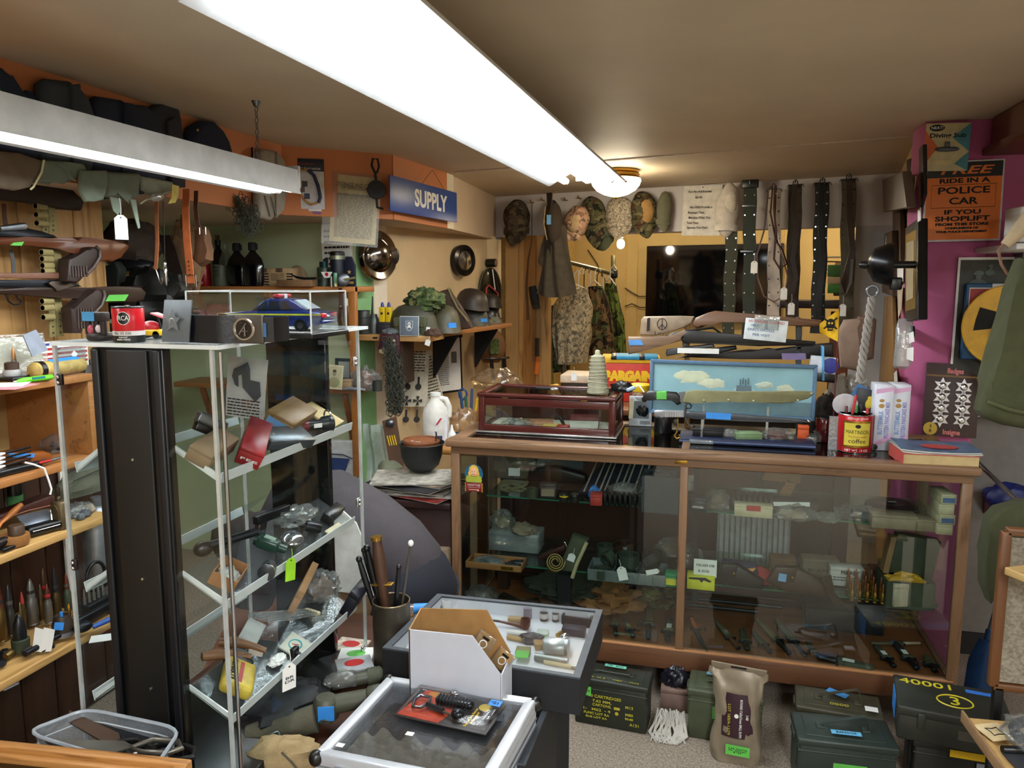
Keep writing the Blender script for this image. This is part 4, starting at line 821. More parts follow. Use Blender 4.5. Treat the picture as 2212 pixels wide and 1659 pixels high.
t=T('flat_pouch','grey-green canvas pouch slumped at the far end of the pine shelf','pouch',V((-2.1,X(190,1075,-2.1).y,z3+.05)));P(t,'body',KO((0,0,.0),(.05,.14,.06),amp=.18,seed=6),mt('5a5c4c',.9));P(t,'zip',KT([(.045,-.1,.04),(.05,0,.05),(.045,.1,.04)],.002,5),BLK)
bag('little clear bag of grey stones near the tower corner',V((-1.98,X(170,1120,-1.98).y,z3)),(.03,.05,.025),mt('8a8a88',.6),8)
for i,(u,v,r)in enumerate(((175,1120,9),(185,1114,11),(165,1116,8),(192,1105,13))):
 p=Z(u,v,z3);one('grey_stone',['dark pointed flint stone in front of the stone heap','dark rounded flint stone beside the pointed one','small grey flint by the oiler','pale tan flat stone by the canvas pouch'][i],'stone',KO((0,0,r*mpp(p)*.3),(r*mpp(p),)*3,n=12,m=8,amp=.4,seed=i),mt(['#55585c','#4c4f55','#6a6c70','#9a8c78'][i],.7),p,group='stones on the pine shelf')
t=T('jaw_tool','dark metal tool end at the near edge of the pine shelf','tool',Z(10,1185,z3));P(t,'jaw',KT([(0,-.03,.02),(0,.0,.022),(.01,.03,.012),(.02,.05,.004)],[.016,.014,.006,.004],8),mt('2d2826',.4,.6));P(t,'foot',KB((.02,-.01,.006),(.02,.04,.01),bev=.003),BLK)
z4=.517;SHL_='shells standing on the lowest pine shelf'
def shell(label,u,v,top,rpx,case,tip,fr=.6,band=None,x=None):
 p=Z(u,v,z4);cartridge('artillery_shell',label,p,S(p,rpx),S(p,v-top)*1.05,case,tip,group=SHL_,fr=fr,band=band)
BRSD=mt('6f5a32',.4,.8,var=.25);STD=mt('4d4a45',.4,.7,var=.2);STG=mt('77746d',.4,.6,var=.15)
shell('brass shell case with a paper dot at the near end of the shells',8,1385,1262,9,BRSD,mt('7a4a3a',.4,.6),.6,STD)
shell('dark grey pointed shell with a white chip',26,1372,1262,9.5,STD,mt('53555a',.35,.7),.55,STG)
shell('slim cartridge with a red tip between two grey shells',53,1360,1278,5.5,BRSD,mt('a83a2e',.5),.68)
shell('stout light grey shell with a round pink sticker',72,1348,1250,11.5,STG,mt('8a8a86',.35,.6),.62,STD)
shell('slim brown cartridge beside the stout grey shell',92,1340,1262,6,BRSD,mt('6a5a40',.4,.7),.6)
shell('tall dark shell with a brass nose at the back row',100,1325,1228,9,STD,mt('6a5038',.4,.7),.5,RED)
shell('red-banded steel shell in the front row',107,1345,1262,8.5,STG,mt('6a3a30',.4,.6),.62,RED)
shell('tall brass shell with a blackened engraved nose',124,1330,1224,9.5,mt('5a4a2c',.4,.7),mt('1a1a1c',.5,var=.4,s=200),.5,STD)
shell('copper-nosed green shell nearest the slotted upright',148,1318,1238,8,mt('4f5a45',.5,.3),mt('7a4030',.4,.6),.58,STG)
shell('small orange-tipped cartridge behind the fuze',150,1330,1304,3.6,BRS,mt('d08a2a',.5),.6);shell('small red-tipped cartridge behind the fuze',122,1326,1306,3.2,BRSD,mt('b03828',.5),.6)
shell('thin brass cartridge before the dark grey shell',48,1366,1300,5,mt('8f8d88',.35,.7),mt('8a7a50',.35,.7),.45)
t=T('black_mortar_nose','black pointed mortar nose in a dark green sleeve','shell',Z(46,1405,z4));s_=mpp(t.location);P(t,'sleeve',KL([(17*s_,0),(18*s_,26*s_),(14*s_,28*s_),(14*s_,24*s_)],n=20),mt('2c3522',.6));P(t,'nose',KL([(13*s_,24*s_),(13.5*s_,44*s_),(11*s_,62*s_),(6*s_,76*s_),(1.5*s_,83*s_),(0,84*s_)],n=20),mt('111317',.35))
t=T('fuze','round brass fuze with blue tape on a foil-edged base','fuze',Z(137,1372,z4));s_=mpp(t.location);P(t,'base',KL([(21*s_,0),(22*s_,5*s_),(21*s_,11*s_)],n=24),mt('8f9296',.35,.7,var=.3));P(t,'body',KL([(21*s_,11*s_),(21*s_,26*s_),(15*s_,45*s_),(12*s_,46*s_),(11*s_,43*s_)],n=24),mt('4a4038',.45,.6,var=.3));P(t,'tape_label',KB((10*s_,-19*s_,30*s_),(18*s_,1.5*s_,16*s_),rot=(-.25,.15,.5)),BLU);P(t,'blue_pin',KC((2*s_,-3*s_,40*s_),(2*s_,-3*s_,54*s_),3*s_),BLU)
t=T('folded_papers','folded white tag papers leaning before the shells','paper',Z(85,1408,z4),(0,0,rad(20)))
for i,a in enumerate((-.5,-.15)):s_=mpp(t.location);P(t,'leaf',KP([(-16*s_+i*16*s_,0,0),(8*s_+i*16*s_,0,0),(14*s_+i*18*s_,.01,45*s_),(-8*s_+i*18*s_,.01,52*s_)],(0,.001,0)).jit(.002,40),WHT)
p=Z(150,1388,z4);t=T('gun_barrel','blued gun barrel lying along the shelf edge','gun barrel',V((-1.93,X(150,1385,-1.93).y,z4+.012)),(0,0,0));P(t,'barrel',KC((0,-.16,0),(0,.03,0),.009),GUN);P(t,'receiver',KB((0,.12,.008),(.022,.2,.032),bev=.006),GUN);P(t,'sight',KB((0,-.0,.014),(.012,.02,.014),bev=.003),GUN)
t=T('shell_fragments','heap of small dark metal bits at the near end of the shells shelf','metal bits',Z(12,1428,z4));R=random.Random(4)
for i in range(7):P(t,'bit',KL([(.012,0),(.014,.01),(.010,.026),(.006,.026)],n=10),[STD,BRSD,GUN][i%3],(R.uniform(-.04,.03),R.uniform(-.05,.09),R.uniform(0,.01)),(R.uniform(.5,2),R.random()*6,0))
for i,(u,v)in enumerate(((95,1400),(104,1396),(112,1393))):
 p=Z(u,v,z4+.008);one('small_ring','small blackened steel ring lying before the gun barrel','ring',KT([(.009*cos(a*.628),.009*sin(a*.628),0)for a in range(10)],.0035,6,True),GUN,p,(1.0,.3,i),'small steel rings by the barrel')
t=T('aluminium_flask','silver aluminium flask standing behind the clear tower side','flask',V((-2.05,X(220,1245,-2.05).y,.517+.12)));P(t,'body',KL([(.05,-.12),(.052,.15),(.035,.2),(.02,.21),(.02,.24)],n=24),mt('9a9da2',.35,.7))
t=T('black_ring','large black clamp ring on the lowest shelf behind the tower','ring',X(207,1245,-2.0));P(t,'ring',KT([(0,.04*cos(a*.393),.05*sin(a*.393))for a in range(16)],.006,8,True),BLK);P(t,'clamp',KB((0,.035,-.03),(.015,.03,.04),bev=.004),BLK)
t=T('clip_holder','clear holder with rows of pointed cartridges behind the tower side','rack',Z(205,1318,z4));P(t,'block',KB((0,0,.02),(.05,.1,.035),bev=.003),GUN);
for i in range(5):c=P(t,'cartridge',KL([(.006,.03),(.006,.06),(.004,.065),(.003,.085),(0,.095)],n=10),STG,(0,-.04+i*.02,0))
t=T('blue_handle_tool','tool with a blue handle lying by the tower on the lowest shelf','tool',Z(215,1350,z4+.01),(0,0,rad(65)));P(t,'handle',KT([(-.02,0,0),(.05,0,.01),(.1,0,.012)],[.008,.01,.007],8),mt('2f5aa8',.4));P(t,'head',KE((-.05,0,.012),(.03,.02,.018)),GUN)
one('white_card','white card with a blue border by the tower on the lowest shelf','card',KB((0,0,0),(.07,.05,.0015)),WHT,Z(222,1378,z4+.003),(0,0,.6))
# pine shelving along the green wall
GY=3.62;gz1=Y(745,619,GY).z;gz2=Y(745,838,GY).z
gx0,gx1=Y(372,700,GY).x,Y(770,640,GY).x
us=T('pine_shelving','pine shelving with two boards along the pale green wall','shelf',((gx0+gx1)/2,GY+.1,0));W_=gx1-gx0
for z in(gz1,gz2):P(us,'shelf_board',KB((0,0,z-.014),(W_,.24,.028),bev=.003),PINE if 0 else wood('#b0713a','#75451d','X',12))
for x in(-W_/2+.6,W_/2-.02):P(us,'upright',KB((x,-.1,gz1/2+.3),(.04,.03,gz1-.6),bev=.003),wood('#a5682f','#6b3d18','Z',12))
for x in(-W_/2+.15,W_/2-.1):
 for z in(gz1,gz2):P(us,'brace',KB((x,-.02,z-.17),(.025,.03,.34),rot=(.6,0,.3),bev=.002),wood('#8a4f2a','#552f16','Z',12))
def G1(u,y=None):p=Y(u,600,y or GY+.06);return V((p.x,p.y,gz1))
def gpx(px):return px*mpp(G1(600))
def can(name,label,cat,p,r,h,m_,lid=None,bands=(),s=None,rz=0,sc_=WHT,n=24):
 t=T(name,label,cat,p,(0,0,rz));P(t,'body',KL([(r*.96,0),(r,h*.02),(r,h*.97),(r*.95,h)],n=n),m_)
 P(t,'rim',KT([(r*.97*cos(a*pi/10),r*.97*sin(a*pi/10),h)for a in range(20)],r*.05,6,True),lid or CHR)
 if lid:P(t,'lid',KL([(r*.9,h),(r*.5,h*1.01),(0,h*1.01)],n=n),lid)
 for z0,z1,bm in bands:P(t,'band',KL([(r*1.004,h*z0),(r*1.006,h*z0),(r*1.006,h*z1),(r*1.004,h*z1)],n=n),bm)
 return t
def WX(par,s,m_,size,r,z,w,a0=-pi/2,vert=False):
 ''
 o=TX(par,s,m_,size,(0,0,0),FR,w=w);me=o.data
 for v in me.vertices:
  x,y_=(v.co.x,v.co.y)if not vert else(v.co.y,v.co.x);a=a0+x/r;rr=r*1.006+v.co.z*.2;v.co=V((rr*cos(a),rr*sin(a),z+y_))
 o.rotation_euler=(0,0,0);return o
t=can('soda_can','red soda can with white script beside the leather belt','can',G1(441),gpx(15),gpx(48),mt('9c1a22',.3,.2));WX(t,'Coca-Cola',WHT,gpx(11),gpx(15),gpx(23),gpx(38),vert=True)
t=can('tin_can','grey-green ration tin with dark stencilled words','can',G1(477),gpx(16),gpx(46),mt('59604f',.5));WX(t,'IMPACT\nINERT\nDATE',INK,gpx(6),gpx(16),gpx(32),gpx(17))
t=T('clear_bottle','clear glass bottle behind the grey-green tin','bottle',G1(489,GY+.14));P(t,'glass',KL([(gpx(15),0),(gpx(15),gpx(45)),(gpx(13),gpx(60)),(gpx(6),gpx(78)),(gpx(6),gpx(94)),(gpx(7),gpx(96))]),glass('#e8eee8',.18,.03,.05))
t=T('corked_bottle','dark corked bottle neck behind the soda can','bottle',G1(474,GY+.17));P(t,'bottle',KL([(gpx(14),0),(gpx(14),gpx(70)),(gpx(6),gpx(84)),(gpx(6),gpx(100))]),mt('1b1a14',.15));P(t,'cork',KL([(gpx(4),gpx(100)),(gpx(5),gpx(114)),(0,gpx(114))]),mt('6b4a30',.9));P(t,'foil',KL([(gpx(6.4),gpx(92)),(gpx(6.6),gpx(103))]),BLK)
for u,dx,lb in((514,0,'black enamelled canteen nearer the clear bottle'),(548,.0,'black enamelled canteen beside the striped ration carton')):
 t=T('canteen',lb,'canteen',G1(u,GY+.0 if u>530 else GY+.05),group='black canteens on the upper shelf');k=KL([(0,0),(gpx(22),gpx(2)),(gpx(25),gpx(12)),(gpx(25),gpx(44)),(gpx(21),gpx(58)),(gpx(10),gpx(70)),(gpx(7),gpx(74)),(gpx(7),gpx(78))],n=28,sy=.55);P(t,'flask',k,mt('06070d',.12,spec=.8));P(t,'cap',KL([(gpx(9),gpx(76)),(gpx(9),gpx(90)),(gpx(7),gpx(93)),(0,gpx(93))],n=10),BLKM);P(t,'lug',KB((gpx(10),0,gpx(84)),(gpx(4),gpx(4),gpx(12)),bev=.001),BLKM)
t=CN('ration_carton','tan ration carton with black bar stripes',G1(609),gpx(72),gpx(40),gpx(40),mt('a98c66',.8),rz=.1,seam=False);h=gpx(40)
for i in range(10):P(t,'stripe',KB((-gpx(33)+i*gpx(2.6)+(gpx(20)if i>3 else 0),-gpx(20.3),h*.85),(gpx(1.6),.0006,h*.22)),BLK)
for i in range(5):
 for sx in(-1,1):P(t,'stripe',KB((sx*gpx(27)-(gpx(0)),-gpx(20.3),h*(.1+.14*i)),(gpx(14),.0006,gpx(2.4))),BLK)
sheet_lines(t,gpx(30),h*.4,6,gpx(20.4),y0=h*.5)
one('tan_cover','rounded tan cloth cover behind the ration carton','cover',KE((0,0,0),(gpx(28),.03,gpx(46)),n=20),mt('8b7458',.85),G1(642,GY+.14))
t=CN('ammunition_box','low brown cartridge carton lying before the ration carton',G1(640,GY-.04),gpx(80),.06,gpx(14),mt('7a5a3c',.8))
t=T('curved_dagger','dark curved dagger lying across the low brown carton','knife',G1(655,GY-.05)+V((0,0,gpx(16))));P(t,'sheath',KT([(x*gpx(1),0,gpx(q))for x,q in((-30,10),(-15,3),(5,0),(30,1))],[.002,.006,.007,.006],8),GUN);P(t,'grip',KT([(gpx(x),0,gpx(1))for x in(30,42)],.005,8),STL)
t=T('gas_bottle','green metal gas bottle with a black valve','bottle',G1(700));P(t,'body',KL([(gpx(14),0),(gpx(14.5),gpx(36)),(gpx(13),gpx(40))]),mt('2d3a2e',.35));P(t,'valve',KB((0,0,gpx(46)),(gpx(16),gpx(10),gpx(12)),bev=.003).box((gpx(5),0,gpx(54)),(gpx(10),gpx(6),gpx(8)),bev=.002),BLKM);P(t,'lever',KB((gpx(6),-gpx(9),gpx(42)),(gpx(5),gpx(2),gpx(20)),bev=.001),mt('1f6a66',.5))
t=T('price_card','small white card with a red emblem clipped on the pine shelf edge','card',G1(706,GY-.04));P(t,'card',KP([(-gpx(13),0,gpx(30)),(gpx(13),0,gpx(30)),(gpx(6),0,gpx(18)),(-gpx(6),0,gpx(18))],(0,.001,0)),WHT);P(t,'emblem',KC((0,-.001,gpx(25)),(0,.0,gpx(25)),gpx(4),n=14),RED);P(t,'stem',KB((gpx(10),.001,gpx(10)),(gpx(3),.001,gpx(22))),WHT)
t=T('steel_mug','black insulated mug with a bright steel collar','mug',G1(730,GY+.05));P(t,'body',KL([(gpx(13),0),(gpx(15),gpx(8)),(gpx(15.5),gpx(56))]),mt('141828',.45));P(t,'collar',KL([(gpx(15.6),gpx(56)),(gpx(15.8),gpx(64))]),mt('9aa08a',.3,.7));P(t,'lid',KL([(gpx(15.5),gpx(64)),(gpx(15.5),gpx(71)),(gpx(13),gpx(73)),(0,gpx(73))]),BLK)
t=T('flag_case','dark navy folded flag pouch with a gold star','flag',G1(756,GY+.05));P(t,'cloth',KP([(-gpx(12),0,0),(gpx(11),0,0),(gpx(11),0,gpx(44)),(gpx(3),0,gpx(62)),(-gpx(9),0,gpx(62)),(-gpx(12),0,gpx(52))],(0,.02,0),bev=.004),mt('10152b',.8));P(t,'star',KP([((gpx(5)if i%2==0 else gpx(2))*sin(i*pi/5)-gpx(1),-.001,gpx(30)+(gpx(5)if i%2==0 else gpx(2))*cos(i*pi/5))for i in range(10)],(0,-.001,0)),mt('c9a86a',.5));P(t,'stripe',KB((0,-.001,gpx(8)),(gpx(16),.002,gpx(5))),mt('a8904a',.5))
t=T('shotgun_shell','pale green shell standing at the shelf edge','cartridge',G1(724,GY-.05));P(t,'hull',KL([(gpx(4),gpx(6)),(gpx(4),gpx(27)),(gpx(3.4),gpx(28)),(0,gpx(28))]),mt('5f9a78',.5));P(t,'base',KL([(gpx(4.6),0),(gpx(4.2),gpx(1)),(gpx(4.2),gpx(7))]),mt('a8a878',.4,.6))
t=T('reel','small dark spoked reel at the end of the upper shelf','reel',G1(742,GY-.06)+V((0,0,gpx(14))));P(t,'disc',KL([(gpx(11),-.004),(gpx(13),0),(gpx(11),.004),(gpx(3),.005)],rot=(pi/2,0,.5),n=20),STL);P(t,'axle',KC((0,0,0),(gpx(24),gpx(4),gpx(4)),gpx(2.4)),mt('7d6f4a',.5))
p=Y(728,540,3.79);t=paper('paper_sheet','printed sheet pinned on the green wall behind the steel mug',p,S(p,72),S(p,110),(0,rad(-1),0),PAPER,8,None);P(t,'white_label',KB((S(p,16),-.004,-S(p,6)),(S(p,40),.001,S(p,14))),WHT)
t=T('hanging_strap','dark leather strap with a buckle hung below the upper pine shelf','strap',Y(733,622,GY-.03));P(t,'strap',KS([Y(u,v,GY-.03)-t.location for u,v in((735,622),(736,660),(733,690),(738,714))],gpx(8),.003),mt('3d2018',.5));P(t,'stud',KE((gpx(2),-.004,-gpx(38)),(.005,.003,.005),n=8),CHR)
HT('little round white tag hanging from the upper pine shelf',Y(748,652,GY-.05),gpx(7),gpx(15))
p=Y(735,1010,3.7);t=T('mail_sack','white sack printed with a blue slanted emblem hung low on the green wall','sack',p);s_=mpp(p);P(t,'cloth',KP([(-46*s_,0,60*s_),(36*s_,0,60*s_),(40*s_,0,-120*s_),(-50*s_,0,-120*s_)],(0,.03,0),bev=.012).jit(.008,10),mt('c4c6c4',.8))
P(t,'blue_emblem',KP([(-20*s_,-.012,22*s_),(25*s_,-.012,22*s_),(8*s_,-.012,-20*s_),(-34*s_,-.012,-20*s_)],(0,.002,0)),mt('233a72',.6));P(t,'blue_outline',KT([(x*s_,-.012,z*s_)for x,z in((-46,30),(10,30),(34,22),(42,-8),(42,-30))],.003,6),mt('1b2440',.6));P(t,'rope',KT([(x*s_,-.02,-(14+(x%9)*.1)*s_-8*s_)for x in range(-40,44,8)],.008,8),mt('7a4c2c',.8))
def G2(u,y=None):p=Y(u,830,y or GY-.04);return V((p.x,p.y,gz2))
q=G2(723,GY-.08);t=T('portrait_photo','old sepia portrait photo of a young soldier leaning on the middle board','photo',q+V((0,0,gpx(27))),(-.12,rad(3),0));P(t,'print',KB((0,0,0),(gpx(38),.002,gpx(50))),mt('cfc6a8',.5));P(t,'image',KB((0,-.0015,0),(gpx(33),.001,gpx(44))),mt('b8ad8a',.5));P(t,'figure',KE((0,-.002,gpx(8)),(gpx(4.4),.0008,gpx(6)),n=14).ell((0,-.002,-gpx(11)),(gpx(13),.0008,gpx(11)),n=14),mt('8f8464',.6));P(t,'hair',KE((0,-.0026,gpx(12.5)),(gpx(4.4),.0006,gpx(3)),n=12),mt('3a3428',.6))
t=T('framed_photo','small dark framed photo behind the sepia portrait','photo',G2(742,GY+.02)+V((0,0,gpx(38))),(-.1,0,0));P(t,'frame',KB((0,0,0),(gpx(38),.006,gpx(48)),bev=.002),BLK);P(t,'image',KB((gpx(3),-.004,0),(gpx(26),.001,gpx(34))),mt('8d8d88',.4))
CN('small_carton','small tan carton with a white flap on the middle board',G2(752,GY-.05),gpx(22),.06,gpx(22),mt('9a7d5a',.8),lab=None)
LU('brush_bristles','brown bristle brush head in a bag on the middle board','brush',G2(788,GY-.02),(gpx(20),.04,gpx(26)),mt('6b4728',.9,bump=.6,bs=300),seed=3)
LU('cellophane_bag','clear cellophane bag around the bristle brush','bag',G2(790,GY-.03),(gpx(30),.05,gpx(32)),BAG,seed=14)
t=T('steel_tin','dark steel tin with a handle at the end of the middle board','tin',G2(815,GY-.06));P(t,'tin',KL([(gpx(10),0),(gpx(10),gpx(22))]),mt('2a2d28',.5));P(t,'handle',KT([(-gpx(10),0,gpx(4)),(-gpx(15),0,gpx(8)),(-gpx(15),0,gpx(14)),(-gpx(10),0,gpx(18))],.002,6),STL)
t=T('grey_pliers','grey plastic strip lying on the edge of the middle board','strip',G2(765,GY-.1)+V((0,0,.008)));P(t,'strip',KT([(-gpx(26),0,0),(-gpx(10),0,.006),(gpx(24),0,.002)],[.002,.008,.006],8),mt('7d8390',.5))
# short board and helmet shelf on the tan wall
hY=3.72;hz=Y(850,724,hY).z
a,b=Y(769,724,hY),Y(929,724,hY)
t=T('short_shelf','short pine board holding the tins and the first steel helmet','shelf',((a.x+b.x)/2,hY+.11,hz-.016));P(t,'board',KB((0,0,0),(b.x-a.x,.22,.032),bev=.003),wood('#b58a55','#8a6435','X',12));P(t,'stamp',KB(((Y(810,729,hY).x-t.location.x),-.1105,0),(.025,.001,.01)),INK);P(t,'bracket',KB((.02,.02,-.13),(.03,.16,.24),bev=.004),mt('3a2a20',.7))
def HS(u,y):p=Y(u,700,y);return V((p.x,p.y,hz))
hpx=lambda px:px*mpp(HS(850,hY+.1))
a,b=PL(975,719,V((-1.42,4.2,0)),V((1,-.135,0)).normalized()),PL(1100,714,V((-1.42,4.2,0)),V((1,-.135,0)).normalized())
t=T('helmet_shelf','long wooden board carrying helmets along the tan wall','shelf',((a.x+b.x)/2-.16,(a.y+b.y)/2,hz-.014),(0,0,math.atan2(b.y-a.y,b.x-a.x)));L_=(b-a).length;P(t,'board',KB((-.1,0,0),(L_+.3,.34,.026),bev=.003),wood('#a06a3a','#6b4320','X',12))
for u in(993,1078):p=PL(u,722,V((-1.45,4.2,0)),V((1,-.135,0)).normalized());P(t,'bracket',KP([(0,0,0),(.16,0,0),(.16,0,-.01),(.01,0,-.26),(0,0,-.26)],(0,.012,0)),BLK,Matrix.Rotation(-t.rotation_euler.z,3,'Z')@(V((p.x-.17,p.y,hz-.03))-t.location),(0,0,-t.rotation_euler.z))
t=can('canister','dark olive lidded steel canister on the short board','canister',HS(785,hY+.05),hpx(15),hpx(50),mt('2b2f2a',.45),BLKM,[(.68,.72,BLKM),(.36,.4,BLKM)])
t=T('oil_can','grey spouted oil can between the canister and yellow tins','oil can',HS(808,hY+.1));P(t,'body',KL([(hpx(13),0),(hpx(14),hpx(24)),(hpx(8),hpx(38)),(hpx(7),hpx(42))]),mt('4a4d4c',.4,.5));P(t,'spout',KC((-hpx(4),0,hpx(40)),(-hpx(2),0,hpx(80)),.006,.003),BLK)
for i,u in enumerate((827,841)):
 t=T('lighter_fluid_tin',['yellow fluid tin with a blue nozzle beside the oil can','yellow fluid tin with a blue nozzle beside the steel helmet'][i],'tin',HS(u,hY+.08)+V((0,0,hpx(26))),group='yellow fluid tins on the short board');P(t,'tin',KB((0,0,hpx(15)),(hpx(13),hpx(10),hpx(33)),bev=.002),mt('d9b81a',.35));P(t,'nozzle',KL([(hpx(4),hpx(31)),(hpx(3.4),hpx(38)),(hpx(1.5),hpx(42)),(0,hpx(42))]),mt('22347a',.4));P(t,'print',KB((0,-hpx(5.2),hpx(18)),(hpx(5),.0006,hpx(5))),INK)
CN('dark_carton','dark box the yellow fluid tins stand on',HS(833,hY+.08),hpx(32),hpx(18),hpx(26),mt('2c2b30',.6))
helmet('steel_helmet','large olive steel helmet under the green camouflage cloth',HS(892,hY+.13),hpx(96),mt('3a3a2c',.55,bump=.1,bs=500),(0,0,rad(70)),.68,0,1.2)
helmet('steel_helmet','olive steel helmet with a blue tape strip',HS(958,hY+.30)+V((0,0,0)),hpx(76),mt('47432f',.5,bump=.1,bs=500),(0,0,rad(35)),.8,0,1.15,tape=(.2,))
CAMW=['#4a5a34','#6d6a45','#2c3325','#3a4a2a']
p=HS(918,hY+.16);one('camouflage_cloth','bunched green camouflage cloth on top of the helmets','cloth',KO((0,0,0),(hpx(38),.09,hpx(24)),amp=.3,ridge=.22,seed=21,flat=False),camo(CAMW,26),p+V((0,0,hpx(70))),(0,.12,0))
p=HS(982,hY+.42);t=T('leather_flap_case','large brown leather saddle case standing between the helmets','case',p);s_=mpp(p)
P(t,'body',KP([(x*s_,0,z*s_)for x,z in((-38,84),(-14,90),(-8,76),(6,50),(30,22),(38,6),(-2,0),(-12,4),(-28,40))],(0,.06,0),bev=.012).jit(.004,12),mt('3d281d',.6,bump=.15));P(t,'canvas_edge',KT([(x*s_,-.006,z*s_)for x,z in((-13,92),(-6,74),(8,48),(32,20))],.006,6),mt('6f6640',.85))
p=PL(1024,648,V((-1.52,4.4,0)),V((1,-.135,0)).normalized());s_=mpp(p)
HB=mt('2a211b',.5,var=.15);HG=mt('2f2f26',.5)
def hs2(u,v):return PL(u,v,V((-1.52,4.4,0)),V((1,-.135,0)).normalized())
helmet('flared_helmet','olive flared steel helmet at the bottom of the stack',V((hs2(1022,705).x,hs2(1022,705).y,hz)),68*s_,HG,(0,0,rad(25)),.62,.3,1.15,tape=(.55,))
helmet('flared_helmet','brown flared steel helmet tipped on top of the stack',hs2(1018,664),70*s_,HB,(rad(6),rad(8),rad(25)),.58,.28,1.15)
helmet('flared_helmet','dark flared steel helmet beside the tipped brown one',hs2(1066,664)+V((-.04,.06,0)),50*s_,mt('241d19',.5),(0,rad(5),rad(25)),.62,.3,1.15)
helmet('black_helmet','black riot helmet with straps at the end of the helmet shelf',V((hs2(1070,704).x-.05,hs2(1070,704).y+.02,hz)),52*s_,mt('15171c',.35),(0,0,rad(25)),.7,.1,1.1,strap=BLK)
p=hs2(1062,690);one('green_sticker','yellow-green sticker on the black riot helmet','sticker',KB((0,0,0),(14*s_,.002,10*s_),bev=.0005),mt('6d7a20',.6),p+V((.03,-.06,0)),(0,0,.2))
bag('small crumpled clear bag at the front of the helmet shelf',V((hs2(1060,705).x+.06,hs2(1060,705).y-.1,hz)),(.04,.03,.03),None,31)
one('white_papers','flat white paper lying on the helmet shelf','paper',KG(lambda a,b:V((a*.12-.06,b*.09-.045,.004*sin(a*6))),8,3,.001),WHT,V((hs2(1030,712).x+.04,hs2(1030,712).y-.1,hz+.004)),(0,0,.4))
p=HS(884,hY-.01);t=T('skull_print','grey print of a white skull shield before the steel helmet','print',p+V((0,0,hpx(20))),(-.06,0,.02));P(t,'panel',KB((0,0,0),(hpx(40),.004,hpx(39)),bev=.001),mt('65717f',.5));P(t,'white_edge',KB((0,.0015,0),(hpx(42),.002,hpx(41))),WHT)
P(t,'shield',KT([(hpx(x),-.0025,hpx(z))for x,z in((-7,10),(8,10),(8,-2),(4,-8),(0,-10),(-4,-8),(-7,-2))],.0012,5,True),WHT);P(t,'skull',KE((0,-.003,hpx(4)),(hpx(4),.001,hpx(4)),n=14).ell((0,-.003,0),(hpx(2.4),.001,hpx(2.4)),n=10).cyl((-hpx(4.4),-.003,-hpx(4)),(hpx(4.4),-.003,-hpx(1)),hpx(.8)).cyl((hpx(4.4),-.003,-hpx(4)),(-hpx(4.4),-.003,-hpx(1)),hpx(.8)),WHT);P(t,'eye_sockets',KE((-hpx(1.6),-.0042,hpx(3.6)),(hpx(1),.0005,hpx(1.2)),n=8).ell((hpx(1.6),-.0042,hpx(3.6)),(hpx(1),.0005,hpx(1.2)),n=8),INK)
for u,lb in((860,'olive webbing pouch half behind the skull print beside the dark box'),(914,'olive webbing pouch with a metal snap at the other edge of the skull print')):
 t=T('webbing_pouch',lb,'pouch',HS(u,hY+.03));P(t,'pouch',KB((0,0,hpx(19)),(hpx(15),.04,hpx(37)),bev=.006),OLV);P(t,'flap',KB((0,-.022,hpx(27)),(hpx(14),.006,hpx(18)),bev=.003),mt('4d5138',.8));P(t,'snap',KE((0,-.026,hpx(20)),(.004,.003,.004),n=8),BRS)
HT('white tag hung below the webbing pouch on the short board',Y(924,740,hY-.01),hpx(11),hpx(13),0,.3)
one('white_tag_card','blank white card standing beside the webbing pouch','card',KB((0,0,hpx(9)),(hpx(8),.001,hpx(19))),WHT,HS(922,hY-.0),(-.2,.1,0))
for i,(u,lb)in enumerate(((845,'grey folded cloth lying at the front of the short board'),(935,'round leather pouch at the corner of the short board'))):
 LU('folded_cloth',lb,'cloth',HS(u,hY+.02),(hpx(18),.03,hpx(10)),mt(['#5d6468','#4a3326'][i],.8),seed=30+i)
tn=V((1,-.135,0)).normalized()
def TW(u,v,o=0.0):return PL(u,v,V((-1.85,3.8,0))+tn*o,tn)
ta=math.atan2(1.7,.23)
p=TW(845,742,.22);t=T('game_box','maroon boxed set with small figures hung under the short board','box',Y(838,743,hY-.02));s_=mpp(t.location);P(t,'box',KP([(x*s_,0,z*s_)for x,z in((-18,24),(24,20),(26,-22),(18,-28),(-24,-12))],(0,.03,0),bev=.003),mt('3d1a20',.5));P(t,'flag',KB((-6*s_,-.002,-2*s_),(12*s_,.002,12*s_)),mt('26305a',.6));P(t,'figures',KE((14*s_,-.003,2*s_),(5*s_,.004,9*s_),n=8).ell((-8*s_,-.003,-12*s_),(6*s_,.004,5*s_),n=8),mt('b8a08a',.6));P(t,'edge',KB((-2*s_,-.001,-20*s_),(38*s_,.003,8*s_),rot=(0,.25,0)),mt('b8ad80',.6))
net('olive camouflage net hung in a long twist under the short board',[(842,728),(846,770),(852,810),(856,850),(852,892)],hY-.06,(14,26,36,34,24),300,.0022,2,.06)
t=paper('medal_poster','sheet of iron crosses and medal pictures pinned on the tan wall',TW(880,822,.02),.26,S(TW(887,822),112),(0,rad(4),ta-.75),mt('cfc8b4',.8),0,None,.01)
def xcross(k,c,r):
 for a in range(4):q=a*pi/2;k.poly([c+V((r*cos(q-.35),0,r*sin(q-.35))),c+V((r*cos(q+.35),0,r*sin(q+.35))),c+V((r*.15*cos(q+.8),0,r*.15*sin(q+.8))),c+V((r*.15*cos(q-.8),0,r*.15*sin(q-.8)))],(0,-.0006,0))
